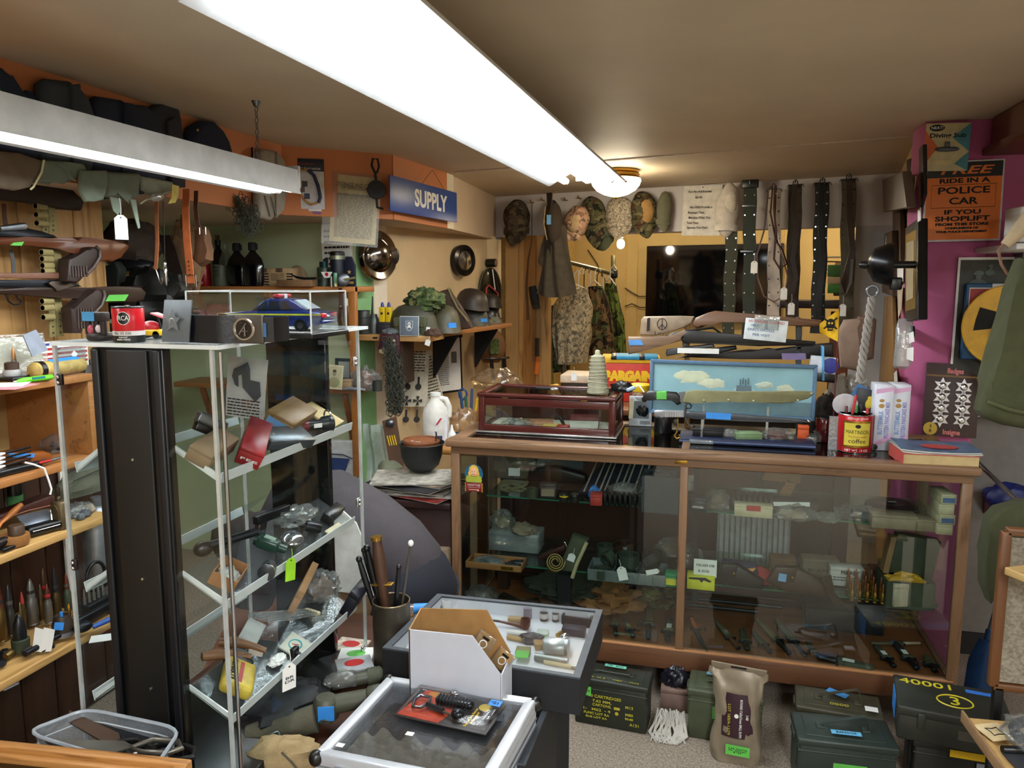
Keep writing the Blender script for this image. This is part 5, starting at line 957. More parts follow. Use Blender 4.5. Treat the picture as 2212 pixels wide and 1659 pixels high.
for i in range(3):
 for j in range(3):
  k=K();c=V((-.07+i*.068,-.014,-.02-j*.1))
  if i==0 or j==1:xcross(k,c,.03)
  else:k.cyl(c+V((0,-.0006,-.015)),c+V((0,0,-.015)),.02,n=10).box(c+V((0,0,.02)),(.014,.0006,.05))
  P(t,'medal_picture',k,mt('33322f',.8))
sheet_lines(t,.2,.13,8,.014,y0=.12)
t=paper('medal_sheet','curling sheet of iron crosses hung over the medal poster',TW(918,823,.06),.17,S(TW(921,823),120),(0,rad(-14),ta-1.0),mt('d4c8ae',.8),0,None,.02)
for j in range(4):k=K();xcross(k,V((-.045,-.025,.16-j*.085)),.026-.003*j);P(t,'medal_picture',k,mt('33322f',.8))
sheet_lines(t,.08,.3,16,.024,x0=.035)
p=TW(961,788,.03);t=T('framed_document','black framed document with printed columns on the tan wall','picture',p,(0,rad(-1.5),ta-.55));hh=S(p,124);ww=.26
P(t,'frame',KB((0,0,0),(ww,.016,hh),bev=.004),BLK);P(t,'sheet',KB((0,-.0085,0),(ww*.88,.002,hh*.92)),PAPER);sheet_lines(t,ww*.42,hh*.72,22,.0105,x0=-ww*.12);P(t,'picture',KB((ww*.25,-.0105,hh*.12),(ww*.16,.0008,hh*.2)),mt('6a6864',.6));P(t,'top_bar',KB((0,-.004,hh*.5),(ww*1.05,.02,.035),bev=.004),BLK)
p=TW(815,553,.06);t=T('hub_cap','large chrome hub cap hung at the corner of the tan wall','hub cap',p,(pi/2,0,ta-.25));r=S(p,54);P(t,'disc',KL([(r,0),(r*1.0,.012),(r*.9,.028),(r*.66,.02),(r*.6,.03),(r*.45,.05),(r*.2,.06),(0,.062)],n=40),mt('8f8a84',.12,1,var=.1));P(t,'wire',KT([(0,r,.0),(.01,r+.05,-.03)],.003,6),BLK)
p=TW(1000,563,.05);t=T('hub_cap','black-edged chrome wheel trim farther along the tan wall','hub cap',p,(pi/2,0,ta-.3));r=S(p,34);P(t,'rim',KL([(r*.95,-.03),(r,0),(r*.98,.02),(r*.75,.03),(r*.7,.02)],n=36),mt('1d1a18',.25,.4));P(t,'dish',KL([(r*.7,.018),(r*.5,.022),(r*.2,.03),(0,.032)],n=32),CHR)
p=TW(851,553,.04);t=T('badge_on_cord','small oval dark badge hung by the large hub cap','badge',p,(0,0,ta-.8));s_=mpp(p);P(t,'oval',KE((0,0,0),(12*s_,.012,19*s_)),mt('14201c',.35));P(t,'motif',KE((0,-.011,4*s_),(4*s_,.003,7*s_),n=10),mt('7a6a5a',.5));P(t,'cord',KT([(0,0,-18*s_),(2*s_,0,-26*s_),(-2*s_,0,-30*s_)],.002,5),BLK)
p=TW(1058,634,.05);t=T('oval_mirror','dark oval mirror with a coat hanger near the pine door casing','mirror',p,(0,0,ta-.35));s_=mpp(p);P(t,'glass',KE((0,0,0),(34*s_,.012,55*s_),n=32),mt('2c2a24',.1,.5));P(t,'edge',KT([(34*s_*cos(a*.196),-.006,55*s_*sin(a*.196))for a in range(32)],.005,6,True),mt('55503f',.5,.5))
P(t,'red_hanger',KT([(x*s_,-.03,z*s_)for x,z in((-20,-10),(-20,12),(-12,18),(4,8),(16,0),(16,-14),(4,-16))],.006,8),mt('a8352c',.5));P(t,'white_cord',KT([(x*s_,-.028,z*s_)for x,z in((0,52),(4,30),(8,8))],.004,6),WHT)
p=TW(1066,568,.06);t=T('wall_knob','black round wall knob above the oval mirror','knob',p,(0,0,ta));P(t,'base',KC((0,.05,0),(0,-.02,0),S(p,9),n=20),BLK);P(t,'face',KC((0,-.02,0),(0,-.024,0),S(p,7),n=20),mt('8d7a5f',.5))  # plain round wall knob, gives no light
p=TW(1062,758,.12);t=T('helmet_liner','tan helmet liner with black straps hung below the helmet shelf','helmet',p,(0,0,ta-.6));s_=mpp(p);P(t,'shell',KE((0,0,8*s_),(32*s_,.09,40*s_),cut=-.9),mt('6e4a2a',.6));P(t,'camouflage_band',KB((-10*s_,-.09,12*s_),(22*s_,.01,34*s_),bev=.004),camo(CAMW,30));P(t,'rim',KT([(x*s_,-.07-.03*cos(x*.05),-14*s_)for x in range(-30,34,6)],.008,6),BLK)
for x0,z1 in((-18,-66),(14,-84)):P(t,'strap',KS([(x0*s_,-.09,-12*s_),((x0+2)*s_,-.092,-40*s_),((x0+6)*s_,-.09,z1*s_)],9*s_,.004),BLK)
P(t,'buckle',KT([((18+8*cos(a*1.57))*s_,-.095,(-48+8*sin(a*1.57))*s_)for a in range(4)],.003,6,True),BLK)
LZ=Y(950,962,3.5).z
a,b=Y(905,960,3.45),Y(1000,962,3.5);t=T('ledge_board','rounded pine ledge board below the white jug','shelf',(-1.22,3.62,LZ-.018));P(t,'board',KB((0,0,0),(.5,.34,.036),bev=.014,seg=3),wood('#b07a3e','#7d5226','X',12));P(t,'leg',KB((.1,.08,-.48),(.05,.05,.92),bev=.004),wood('#7a4a26','#4d2c14','Z',12))
p=V((Y(942,950,3.55).x,3.55,LZ));s_=mpp(p);t=T('plastic_jug','white plastic gallon jug with a red and blue label','jug',p,(0,0,.15));w=30*s_
P(t,'body',KL([(w*.9,0),(w,.01),(w,62*s_),(w*.85,78*s_),(w*.4,96*s_),(w*.36,104*s_)],n=4 and 24,sy=.75),mt('dcd8cf',.35));P(t,'handle',KT([(w*.3,0,98*s_),(w*.75,0,96*s_),(w*.98,0,80*s_),(w*.98,0,58*s_)],6*s_,10),mt('dcd8cf',.35));P(t,'cap',KL([(w*.38,103*s_),(w*.38,110*s_),(0,110*s_)]),WHT)
lb_=P(t,'label',KP([(2*s_,-w*.76,10*s_),(w*.9,-w*.42,12*s_),(w*.92,-w*.42,62*s_),(4*s_,-w*.76,60*s_)],(0,-.001,0)),mt('dfdfe4',.5));P(lb_,'red_mark',KP([(4*s_,-w*.77,44*s_),(14*s_,-w*.7,58*s_),(18*s_,-w*.68,58*s_),(8*s_,-w*.75,44*s_)],(0,-.002,0)),RED);P(lb_,'blue_mark',KB((12*s_,-w*.73,16*s_),(12*s_,.002,8*s_),rot=(0,0,.3)),mt('26335c',.5))
t=T('glue_bottle','small white glue bottle with a nozzle on the ledge','bottle',V((Y(976,940,3.5).x,3.5,LZ)));P(t,'bottle',KL([(9*s_,0),(9*s_,26*s_),(5*s_,32*s_),(4*s_,34*s_),(1.5*s_,46*s_),(0,46*s_)]),WHT)
CN('blue_box','bright blue box on the ledge behind the mahogany case',V((Y(1005,930,3.6).x,3.6,LZ)),48*s_,.06,20*s_,mt('2d6fb0',.5))
t=T('bag_of_bottles','clear bag of small bottles on the blue box','bag',V((Y(1000,915,3.62).x,3.62,LZ+20*s_)));P(t,'film',KO((0,0,.05),(26*s_,.06,30*s_),seed=15,amp=.25,ridge=.15,fr=2.5),glass('#e8d8c0',.1,.12,.22,'#d8b890'));P(t,'bottle',KL([(9*s_,0),(9*s_,24*s_),(4*s_,30*s_)]),mt('c9b59a',.4))
t=T('pen_caddy','blue scissors and pens standing in a holder behind the ledge','stationery',V((Y(1012,915,3.75).x,3.75,LZ+.06)));P(t,'holder',KB((0,0,.04),(.1,.05,.08),bev=.004),mt('8a6234',.7))
for x,z,m_ in((-.03,.17,mt('22406a',.4)),(-.01,.15,mt('2a5a4a',.4)),(.015,.19,mt('3a4a6a',.4)),(.035,.14,mt('c9a22a',.4))):P(t,'pen',KT([(x,0,.05),(x*1.4,0,z)],.008,8),m_)
P(t,'scissor_grip',KT([(-.03+.022*cos(a*.785),0,.16+.028*sin(a*.785))for a in range(8)],.006,6,True),mt('1f3f66',.4))
t=T('red_can','orange-red spray can beside the mahogany case','can',V((Y(1026,930,3.5).x+.02,3.5,LZ)));P(t,'can',KL([(9*s_,0),(9*s_,36*s_),(5*s_,40*s_),(0,41*s_)]),mt('c0402a',.4))
LU('bubble_wrap','clear bubble wrap heap behind the mahogany case','wrapping',Y(1075,838,4.1),(.13,.08,.07),glass('#f0e4cc',.12,.1,.08,'#e0c8a8'),seed=19)
t=T('clipboard','brown clipboard marked with five yellow strokes','clipboard',Y(847,962,3.35));s_=mpp(t.location);P(t,'board',KP([(x*s_,0,z*s_)for x,z in((-22,52),(10,64),(28,-62),(-2,-78))],(0,.008,0)),mt('5b4030',.7));P(t,'clip',KE((-2*s_,-.012,50*s_),(10*s_,.012,8*s_),n=10).box((-4*s_,-.006,44*s_),(18*s_,.008,4*s_),bev=.002),STL)
for i in range(4):P(t,'yellow_stroke',KB((-8*s_+i*5.4*s_,-.002,(10-i*-.8)*s_),(2.2*s_,.0012,22*s_),rot=(0,-.25,0)),YEL)
p=Y(815,980,3.45);t=T('plastic_drape','clear plastic sheets hung behind the clipboard','plastic sheet',p);s_=mpp(p);P(t,'sheet',KG(lambda a,b:V(((a-.5)*56*s_,.02*sin(a*12)+.02*sin(b*5),(b-.5)*130*s_)),20,8,.001),glass('#e6ece8',.12,.15,.35,'#c9d6cf'))
q=Y(842,1065,3.3);one('corner_box','plain carton under the canvas bag in the corner','box',KB((0,0,(q.z-.03)/2),(.16,.14,q.z-.03),bev=.004),CARD,(q.x,q.y,0));t=T('canvas_bucket','grey-green canvas bag under the clipboard','bag',Y(842,1065,3.3));s_=mpp(t.location);P(t,'body',KO((0,0,28*s_),(32*s_,.09,46*s_),amp=.12,seed=5),mt('5f6350',.9,bump=.2));P(t,'strap',KT([(-20*s_,-.09,50*s_),(0,-.1,30*s_),(22*s_,-.09,52*s_)],.006,6),mt('6f6f5c',.9))
MZ=Z(912,1068,.78).z
p=V((Y(912,1050,3.1).x,3.1,.79));s_=mpp(p);t=T('upturned_helmet','black steel helmet turned upside down with a tan leather liner','helmet',p);r=46*s_
P(t,'shell',KL([(0,0),(r*.5,2*s_),(r*.8,14*s_),(r*.95,34*s_),(r,56*s_),(r*1.1,62*s_),(r*1.08,63*s_),(r*.96,57*s_),(r*.9,36*s_)],n=32),mt('181a1b',.55,bump=.25,bs=300));P(t,'liner',KL([(r*.88,66*s_),(r*.86,70*s_),(r*.8,40*s_),(r*.5,24*s_),(0,20*s_)],n=24),mt('7d4a2a',.6));P(t,'paper_stuffing',KO((-r*.2,-r*.1,58*s_),(r*.5,r*.4,8*s_),amp=.4,seed=9),mt('a9adb0',.6));P(t,'strap_wire',KT([(r*.7,0,66*s_),(r*.74,0,84*s_),(r*.7,0,88*s_)],.004,6),STL)
mag=V((Y(905,1085,3.0).x,3.02,0));R=random.Random(8)
for i in range(8):
 z=.79-.009*(8-i)
 t=T('magazine',['worn magazine at the bottom of the pile under the upturned helmet','magazine with a red spine low in the pile','dog-eared newspaper magazine in the pile','magazine jutting towards the counter in the pile','yellowed magazine in the middle of the pile','magazine with a black cover in the pile','magazine with a photo page near the top of the pile','topmost newsprint magazine right under the black upturned helmet'][i],'magazine',mag+V((R.uniform(-.04,.04),R.uniform(-.02,.04),z)),(0,0,R.uniform(-.5,.3)),'magazines under the upturned helmet')
 P(t,'cover',KG(lambda a,b:V(((a-.5)*.34,(b-.5)*.25,.004+.006*(a-.5)**2)),5,4,.003),mt(['#5a2a24','#8a2a24','#8d8a80','#6d675c','#b09a70','#26262a','#7a6a5a','#9a968a'][i],.5,var=.5,s=30));P(t,'pages',KB((0,0,.0),(.33,.24,.005)),PAPER)
t=T('brown_stool','dark brown box stand carrying the magazine pile','box',mag);P(t,'top',KB((0,.02,.70),(.36,.3,.03),bev=.004),mt('2f1a16',.5));P(t,'body',KB((.02,.04,.35),(.3,.26,.68),bev=.004),mt('331c18',.6))
t=T('paper_bag','crumpled brown paper sacks standing beside the counter end','paper bag',(Y(950,1200,2.98).x,2.98,0));P(t,'body',KB((0,0,.26),(.14,.16,.5),bev=.01).jit(.02,9),mt('8d7a62',.8));P(t,'top',KB((-.02,.02,.56),(.12,.1,.12),rot=(.3,.3,0),bev=.004).jit(.02,14),mt('6f5d49',.8))
P(t,'green_label',KB((.03,-.085,.2),(.03,.002,.06)),mt('1f5a3a',.6))
# caps, belts and notice on the header
HC='caps on the header pegs'
def hcap(label,u,v,w,h,m_,off=.12,brim=.34,lean=0,rz=0,inside=None,seed=0,name='patrol_cap'):
 p=H(u,v,off);return hung_cap(name,label,p,S(p,w),S(p,h),m_,HA+rz,lean,brim,HC,inside,seed)
CW=['#4a4133','#3a2b25','#5d523c','#2d2a22'];ACU=['#a89a86','#7d776a','#c0b49c','#6a665c'];WDL=['#4f4c34','#4a3526','#6f6748','#22221c']
hcap('brown woodland camouflage patrol cap alone at the dim end of the header',1116,486,62,108,camo(CW,16),seed=1)
hcap('brown camouflage cap half behind the brown wrap-hood',1192,470,34,76,camo(CW,16),.10,.2,seed=2)
hcap('pale desert camouflage cap turned to show its tan lining',1243,487,64,88,camo(['#b08a70','#8a6a55','#c9a88a','#6d5a48'],18),.22,.3,rad(35),-.4,mt('b59a70',.9),3)
hcap('dark woodland camouflage cap behind the pale desert one',1285,482,58,118,camo(WDL,16),.13,.42,rad(-12),seed=4)
hcap('plain olive cap peak lowest below the woodland cap',1305,520,56,44,OLV,.10,.6,rad(-25),seed=5)
hcap('grey digital camouflage patrol cap under the dome lamp',1339,474,64,100,camo(ACU,60,True),.13,.34,rad(-4),seed=6)
hcap('green woodland camouflage cap with a tan patch of lining',1391,468,56,108,camo(WDL,18),.12,.36,rad(-6),.5,mt('a8824f',.9),7)
hcap('plain grey-green side cap hung edge on beside the notice',1434,463,36,98,mt('6b6a55',.9,bump=.2),.09,.25,rad(4),.8,seed=8,name='side_cap')
hcap('white sailor hat hung open side out beside the notice',1572,454,50,116,mt('cfc8bd',.85),.10,0,rad(3),.3,mt('ddd6c8',.9),9,'sailor_hat')
for u,v in((1149,437),(1172,432),(1222,432),(1252,428)):
 p=H(u,v,.03);one('wall_peg',{1149:'empty brass peg with a thin cord on the header',1172:'empty brass peg beside the black strap',1222:'bare brass peg next to the desert cap',1252:'bare brass peg over the desert cap'}[u],'peg',KT([(0,.03,0),(0,-.02,0),(0,-.026,.016)],.005,8),BRS,p,(0,0,HA),'empty pegs on the header')
p=H(1202,570,.32);s_=mpp(p);t=T('hooded_wrap','large brown cloth hood with a blue tag hung before the back room','hood',p,(0,0,HA));HM=mt('423a2e',.95,var=.2,bump=.3,bs=200)
k=KG(lambda a,b:V(((-48+32*b)*s_*(1-a)+(47-27*b)*s_*a if b<.99 else(a-.5)*20*s_,-.06*sin(a*pi)*(1-.4*b)+.018*sin(a*15+b*4)*(1-b*.7),(-64+150*b)*s_-8*s_*sin(a*pi)*(1-b))),26,22,.008);P(t,'cape',k,HM)
P(t,'side_flap',KP([(x*s_,-.01,z*s_)for x,z in((-44,4),(-36,40),(-26,66),(-20,40),(-24,0),(-32,-10))],(0,.02,0),bev=.006),HM);P(t,'hood',KE((-2*s_,-.02,84*s_),(17*s_,.06,46*s_)),mt('3a3026',.95))
P(t,'strap',KS([((-14+3*sin(i))*s_,-.03,(150-i*26)*s_)for i in range(6)],13*s_,.004),BLK);P(t,'hook',KT([(-4*s_,-.04,155*s_),(-4*s_,-.05,128*s_),(-10*s_,-.05,110*s_),(-16*s_,-.05,100*s_)],.003,6),CHR)
SX(t,(-6*s_,-.085,92*s_),10*s_,20*s_,mt('6fa8d8',.6));P(t,'drawstring',KT([(-18*s_,-.06,120*s_),(-20*s_,-.07,85*s_),(-14*s_,-.075,60*s_),(-12*s_,-.07,50*s_)],.003,6),mt('b09a70',.8))
p=H(1154,642,.06);t=T('black_sock','short black knit sock hung beside the brown hood','sock',p,(0,rad(-12),HA));s_=mpp(p);P(t,'leg',KL([(7*s_,-26*s_),(9*s_,-22*s_),(10*s_,0),(9*s_,22*s_),(8*s_,24*s_)],sy=.6),BLKM)
p=H(1143,560,.08);one('thin_rope','long thin cord hanging down the pine door casing','cord',KT([H(u,v,.08)-p for u,v in((1149,438),(1149,520),(1141,560),(1137,620),(1141,690))],[.003,.003,.006,.008,.010],6),mt('5a3d28',.7),p)
p=H(1516,455,.03);s_=mpp(p);t=T('receipt_notice','white printed receipt notice pinned on the header','notice',p,(0,rad(1.5),HA));P(t,'sheet',KG(lambda a,b:V(((a-.5)*83*s_,-.006*sin(a*7+b*3),(b-.5)*106*s_)),8,8,.001),mt('d8d4cc',.8))
for s,x,z in(('For An Additional',-6,40),('$5.00',-8,28),('We Will Provide a',-2,7),('Receipt That',-12,-4),('Matches What You',-4,-15),('Told Your',-18,-26),('Spouse You Paid',-8,-36)):TX(t,s,INK,5*s_,(x*s_,-.009,z*s_),FR,w=len(s)*2.9*s_,bold=.0002)
P(t,'pin',KE((0,-.01,49*s_),(.004,.004,.004),n=8),STL)
OB=mt('35382a',.8,bump=.2,bs=300);GB=mt('2b332b',.8,bump=.2,bs=300)
web_belt('olive web belt with silver eyelets hung beside the notice in front of the television',1581,500,1572,742,.10,.075,OB,CHR,9,None)
t=web_belt('dark green web belt with a black plate buckle and a white tag',1621,402,1617,728,.12,.078,GB,CHR,7,'plate')
for z in(.12,.4):P(t,'keeper',KB((-.002,-.008,-z),(.085,.012,.014),bev=.003),STL)
web_belt('white web belt with black eyelets behind the looped leather strap',1673,410,1671,700,.09,.075,mt('b9ada0',.8),BLK,9)
web_belt('brown-black web belt with a leather sling folded over it',1719,400,1710,700,.10,.078,mt('3a3226',.8),GUN,7)
web_belt('black web belt with thick rows of silver eyelets',1777,396,1765,720,.11,.08,mt('161714',.7),CHR,12)
web_belt('olive brown web belt with a long leather strap nearest the iron bell',1834,388,1828,742,.11,.08,mt('4a4434',.8),GUN,10)
def hloop(label,pts,r,m_,off,name='leather_sling'):
 P_=[H(u,v,off)for u,v in pts];return one(name,label,'strap',KT([p-P_[0]for p in P_],r,6,flat=(r*2.4,r*1.2)),m_,P_[0])
hloop('thin brown leather strap looped down over the white belt',[(1672,396),(1660,410),(1656,450),(1650,500),(1635,550),(1636,600),(1650,640),(1672,652),(1694,640),(1702,600),(1692,560),(1680,520),(1674,470),(1676,420)],.006,LEA,.16)
hloop('second thin leather strap knotted over the white belt',[(1674,400),(1672,450),(1676,500),(1672,560),(1684,580),(1700,570),(1690,540),(1676,520),(1664,460),(1668,410)],.005,LEA,.18)
hloop('dark brown leather sling over the brown-black belt',[(1718,398),(1712,450),(1722,500),(1712,560),(1720,600),(1708,640)],.011,mt('2e211a',.5),.16)
hloop('black leather strap along the black web belt',[(1776,398),(1772,480),(1778,560),(1770,640),(1768,700)],.012,BLK,.16)
hloop('broad brown leather strap curving over the olive brown belt',[(1834,392),(1836,480),(1842,540),(1832,580),(1822,610),(1826,640),(1838,610),(1842,560)],.014,mt('3d3026',.5),.17)
for i,(u,v,lb)in enumerate(((1629,577,'white tag hanging from the dark green belt before the television'),(1709,667,'white tag on the brown-black belt above the trench rifles'),(1693,634,'white card peeping from behind the white belt'),(1820,670,'white lettered tag on the olive brown belt by the yellow pennant'))):
 p=H(u,v,.2);HT(lb,p,S(p,14),S(p,26),HA)
 # back room
p=H(1545,610,BD+.08);a,b=H(1397,610,BD+.08),H(1690,610,BD+.08);hh=H(1545,530,BD+.08).z-H(1545,692,BD+.08).z
t=T('television','large flat black television on the yellow back wall','television',(a+b)/2,(0,0,HA));wv=(b-a).length;t.location.z=p.z
P(t,'bezel',KB((0,0,0),(wv,.05,hh),bev=.006),mt('0a0a0c',.3));P(t,'screen',KB((0,-.026,.004),(wv*.985,.003,hh*.97)),mt('04050a',.06,var=0,spec=.7));P(t,'mount',KB((0,.06,0),(.3,.09,.3)),BLK)
for i,pts in enumerate(([(1350,622),(1365,632),(1380,640),(1398,640)],[(1350,662),(1365,656),(1382,664),(1398,664)],[(1270,540),(1290,570),(1310,610),(1325,640)])):
 P_=[H(u,v,BD+.03)for u,v in pts];one('cable',['thin black cable running to the television','lower thin cable running to the television','thin cable slanting down the yellow wall'][i],'cable',KT([q-P_[0]for q in P_],.005,6),BLK,P_[0])
RO=-.72
rk=T('clothes_rack','chrome pipe clothes rack of camouflage uniforms','clothes rack',H(1217,838,RO+.5));o=rk.location;PIPE=mt('9a9486',.25,.9)
P(rk,'post',KC(V((0,0,.0))-V((0,0,o.z)),H(1220,600,RO+.5)-o,.02,n=14),PIPE);P(rk,'post',KC(V((H(1325,690,RO-.3).x,H(1325,690,RO-.3).y,0))-o,H(1325,552,RO-.3)-o,.02,n=14),mt('6f6a50',.35,.8));P(rk,'rail',KC(H(1215,562,RO+.5)-o,H(1326,592,RO-.3)-o,.018,n=14),mt('6f6a50',.35,.8));P(rk,'clamp',KB(H(1326,592,RO-.3)-o,(.06,.06,.07),bev=.01),GUN)
def garment(name,label,pts,off,m_,th=.09,seed=0,sleeve=None,gr='uniforms on the clothes rack',col=None):
 ''
 P_=[H(u,v,off)for u,v in pts];c=sum(P_,V())/len(P_);t=T(name,label,'clothes',c,group=gr);n=len(pts)//2
 L_,R_=P_[:n],P_[n:][::-1]
 def f(a,b):
  q=b*(n-1);i=min(int(q),n-2);l=L_[i].lerp(L_[i+1],q-i);r=R_[i].lerp(R_[i+1],q-i);s=a*2*pi
  m=(l+r)/2;h=(r-l)/2;return m+h*cos(s)-HN*(sin(s)*th*(.6+.4*b)+.014*sin(9*s+seed+b*3)*(.3+b))-c
 k=KG(f,40,18);bmesh.ops.remove_doubles(k.b,verts=k.b.verts,dist=.0005);P(t,'cloth',k.jit(.012,9,seed),m_)
 hz_=V(((L_[0]+R_[0])/2).to_tuple());P(t,'hanger',KT([L_[0]-c+V((0,0,-.01)),hz_-c+V((0,0,.05)),R_[0]-c+V((0,0,-.01))],.006,6).tube([hz_-c+V((0,0,.05)),hz_-c+V((0,0,.12)),hz_-c+V((.03,0,.15)),hz_-c+V((.05,0,.12))],.004,6),col or WHT)
 return t
CG=['#4a5230','#2c2a1c','#6a5a38','#1c1e14','#5d6a3a']
garment('camouflage_trousers','green woodland camouflage trousers lowest at the end of the rack',[(1196,660),(1184,700),(1182,760),(1178,800),(1225,800),(1224,760),(1218,700),(1212,660)],RO+.42,camo(CG,10),.12,1)
garment('digital_jacket','grey digital camouflage jacket at the front of the rack',[(1212,632),(1196,660),(1196,715),(1206,785),(1266,784),(1276,720),(1278,660),(1268,622)],RO+.5,camo(['#a3947a','#7a7260','#bfae8c','#5f5b4c'],26,True),.12,2)
garment('camouflage_jacket','brown woodland camouflage jacket second on the rack',[(1268,622),(1276,660),(1272,710),(1266,765),(1328,768),(1322,700),(1312,650),(1300,618)],RO+.2,camo(['#6d5638','#33251a','#4a5230','#1d1812'],10),.12,3)
garment('camouflage_jacket','green camouflage jacket at the far end of the rack',[(1306,612),(1310,650),(1316,700),(1322,762),(1352,765),(1346,700),(1338,650),(1330,614)],RO-.1,camo(['#5a6a30','#2c3018','#3f4a22','#161a0e'],9),.1,4)
garment('olive_coat','plain olive coat hanging before the pine casing',[(1172,650),(1170,700),(1168,760),(1164,845),(1190,845),(1190,760),(1188,700),(1186,650)],RO+.6,mt('8a8048',.9),.08,5)
p=H(1255,600,RO+.1);
for i,(u,v,lb,m_)in enumerate(((1250,600,'white wire hanger hook on the rail nearest the hood',WHT),(1262,598,'black hanger hook on the rail beside the white one',BLK),(1275,602,'pale hanger hook midway along the rail',WHT),(1290,606,'black wire hanger hook near the rail end',BLK),(1303,612,'clear hanger hook at the rail end',WHT))):
 p=H(u,v-22,RO+.3-i*.12);one('coat_hanger',lb,'hanger',KT([(0,0,-.16),(0,0,-.04),(.03,0,0),(.05,0,-.02),(.045,0,-.05)],.005,6).tube([(-.18,0,-.24),(0,0,-.16),(.18,0,-.24)],.005,6),m_,p,(0,0,HA+1.0),'coat hangers on the rail')
p=H(1162,770,.1);t=T('toy_gun_bag','bagged orange-tipped toy gun hung on the pine casing','toy',p,(0,0,HA));s_=mpp(p);P(t,'barrel',KC((0,0,0),(-4*s_,0,-38*s_),4.5*s_,5*s_),mt('d06a1c',.5));P(t,'body',KB((-2*s_,0,20*s_),(9*s_,.02,40*s_),bev=.004),mt('2b2622',.5));P(t,'bag',KB((0,-.02,50*s_),(22*s_,.01,120*s_),bev=.003),ACR)
BZ2=1.0
bt=T('back_table','brown table behind the counter under the printed bag','table',(-.2,4.0,0));P(bt,'shade_panel',KB((0,-.2,.5),(1.7,.02,.94)),DKWZ);P(bt,'top',KB((0,0,.985),(1.74,.6,.03),bev=.004),wood('#7a4a26','#4a2a14','X',12));  # dark board added to stand in for the shade behind the counter
for x in(-.8,.8):
 for y_ in(-.24,.24):P(bt,'leg',KB((x,y_,.485),(.06,.06,.97),bev=.004),DKWZ)
def BT(u,y):p=Y(u,800,y);return V((p.x,p.y,BZ2))
p=BT(1362,3.95);s_=mpp(p);z=BZ2;t=T('shopping_bag','red and yellow printed shopping bag with blue striped top','bag',p,(0,0,.1));hb=(Y(1362,768,3.95).z-z)
P(t,'bag',KP([(-62*s_,0,0),(62*s_,0,0),(60*s_,0,hb*.84),(-62*s_,0,hb*.84)],(0,.16,0),bev=.006),mt('c2331d',.45));P(t,'yellow_top',KB((0,.08,hb*.9),(124*s_,.165,hb*.14),bev=.004),mt('d9a51e',.5));P(t,'blue_stripe',KB((10*s_,.078,hb*.95),(96*s_,.168,hb*.08),bev=.003),mt('2d84a8',.5))
for x in(-36,24):P(t,'black_stripe',KB((x*s_,.077,hb*.95),(12*s_,.169,hb*.085),bev=.003),BLK)
TX(t,'BARGAINS',mt('e8b81c',.5,var=0),hb*.19,(2*s_,-.003,hb*.55),FR,w=118*s_,bold=.006);TX(t,'to TROUT',WHT,hb*.1,(20*s_,-.003,hb*.34),FR,w=58*s_,bold=.002);TX(t,'ABOUT',WHT,hb*.1,(28*s_,-.003,hb*.18),FR,w=44*s_,bold=.002)
t=CN('cash_box','dark equipment box with a pale lid behind the mahogany case',BT(1253,4.05),S(BT(1253,4.05),62),.2,S(BT(1253,4.05),36),mt('332c26',.5));s_=mpp(t.location);P(t,'pale_top',KB((0,0,44*s_),(70*s_,.22,17*s_),bev=.005),mt('c9b49a',.6));P(t,'slot',KB((-8*s_,-.102,10*s_),(30*s_,.003,10*s_)),BLK);SX(t,(18*s_,-.104,14*s_),16*s_,24*s_,WHT,name='white_label')
p=BT(1196,3.9);s_=mpp(p);t=T('chip_bag','yellow paper sack with script print behind the mahogany case','bag',p);P(t,'sack',KP([(-20*s_,0,0),(20*s_,0,0),(16*s_,0,26*s_),(4*s_,0,34*s_),(-14*s_,0,30*s_)],(0,.06,0),bev=.01),mt('d9a82a',.6));TX(t,'Shop',INK,7*s_,(-2*s_,-.002,18*s_),FR,w=22*s_,shear=.3)
t=T('spray_bottle','white and red trigger spray bottle beside the yellow sack','bottle',BT(1212,3.86));P(t,'bottle',KL([(9*s_,0),(9*s_,14*s_),(4*s_,20*s_)]),mt('a83a34',.4));P(t,'trigger',KB((0,0,24*s_),(18*s_,.02,8*s_),rot=(0,-.4,0),bev=.004),WHT);P(t,'lever',KB((-8*s_,0,18*s_),(4*s_,.014,14*s_),rot=(0,.3,0),bev=.002),RED)
p=BT(1240,3.8);HT('pale blank tag standing before the equipment box',p+V((0,0,S(p,60))),S(p,12),S(p,17))
p=H(1820,648,-.35);t=T('dark_shelf','dark shelf board under the green boxes in the back room','shelf',p,(0,0,HA));P(t,'board',KB((.05,.1,-.03),(.9,.4,.05),bev=.004),mt('2b1c1a',.5));SX(t,(.22,-.102,-.03),.07,.018,mt('8a8f84',.5),name='label')
for i,(v0,v1,m_,lb)in enumerate(((634,614,mt('3f8a3a',.6),'bright green box at the bottom of the back room stack'),(614,598,mt('b9a584',.7),'beige box in the middle of the back room stack'),(598,572,mt('3a6a30',.6),'dark green box on top of the back room stack'))):
 q=H(1803,v0,-.35);w_=S(q,30);one('stacked_box',lb,'box',KB((0,.1,(v0-v1)*mpp(q)/2),(w_,.2,(v0-v1)*mpp(q)*.97),bev=.004),m_,q,(0,0,HA),'boxes stacked in the back room')
one('beige_cartons','tall beige carton on the back room shelf behind the belts','box',KB((0,.12,.11),(.26,.2,.22),bev=.006),mt('a88f74',.7),H(1845,640,-.4),(0,0,HA))
one('cupboard','orange-brown cupboard door low in the back room opening','door',KB((0,.04,-.25),(.26,.03,.6),bev=.006),wood('#8a4a22','#5d2f14','Z',10),H(1838,690,-.5),(0,0,HA))
t=T('paper_sheaf','papers lying on the back room ledge behind the belts','paper',H(1790,555,-.45),(0,0,HA));
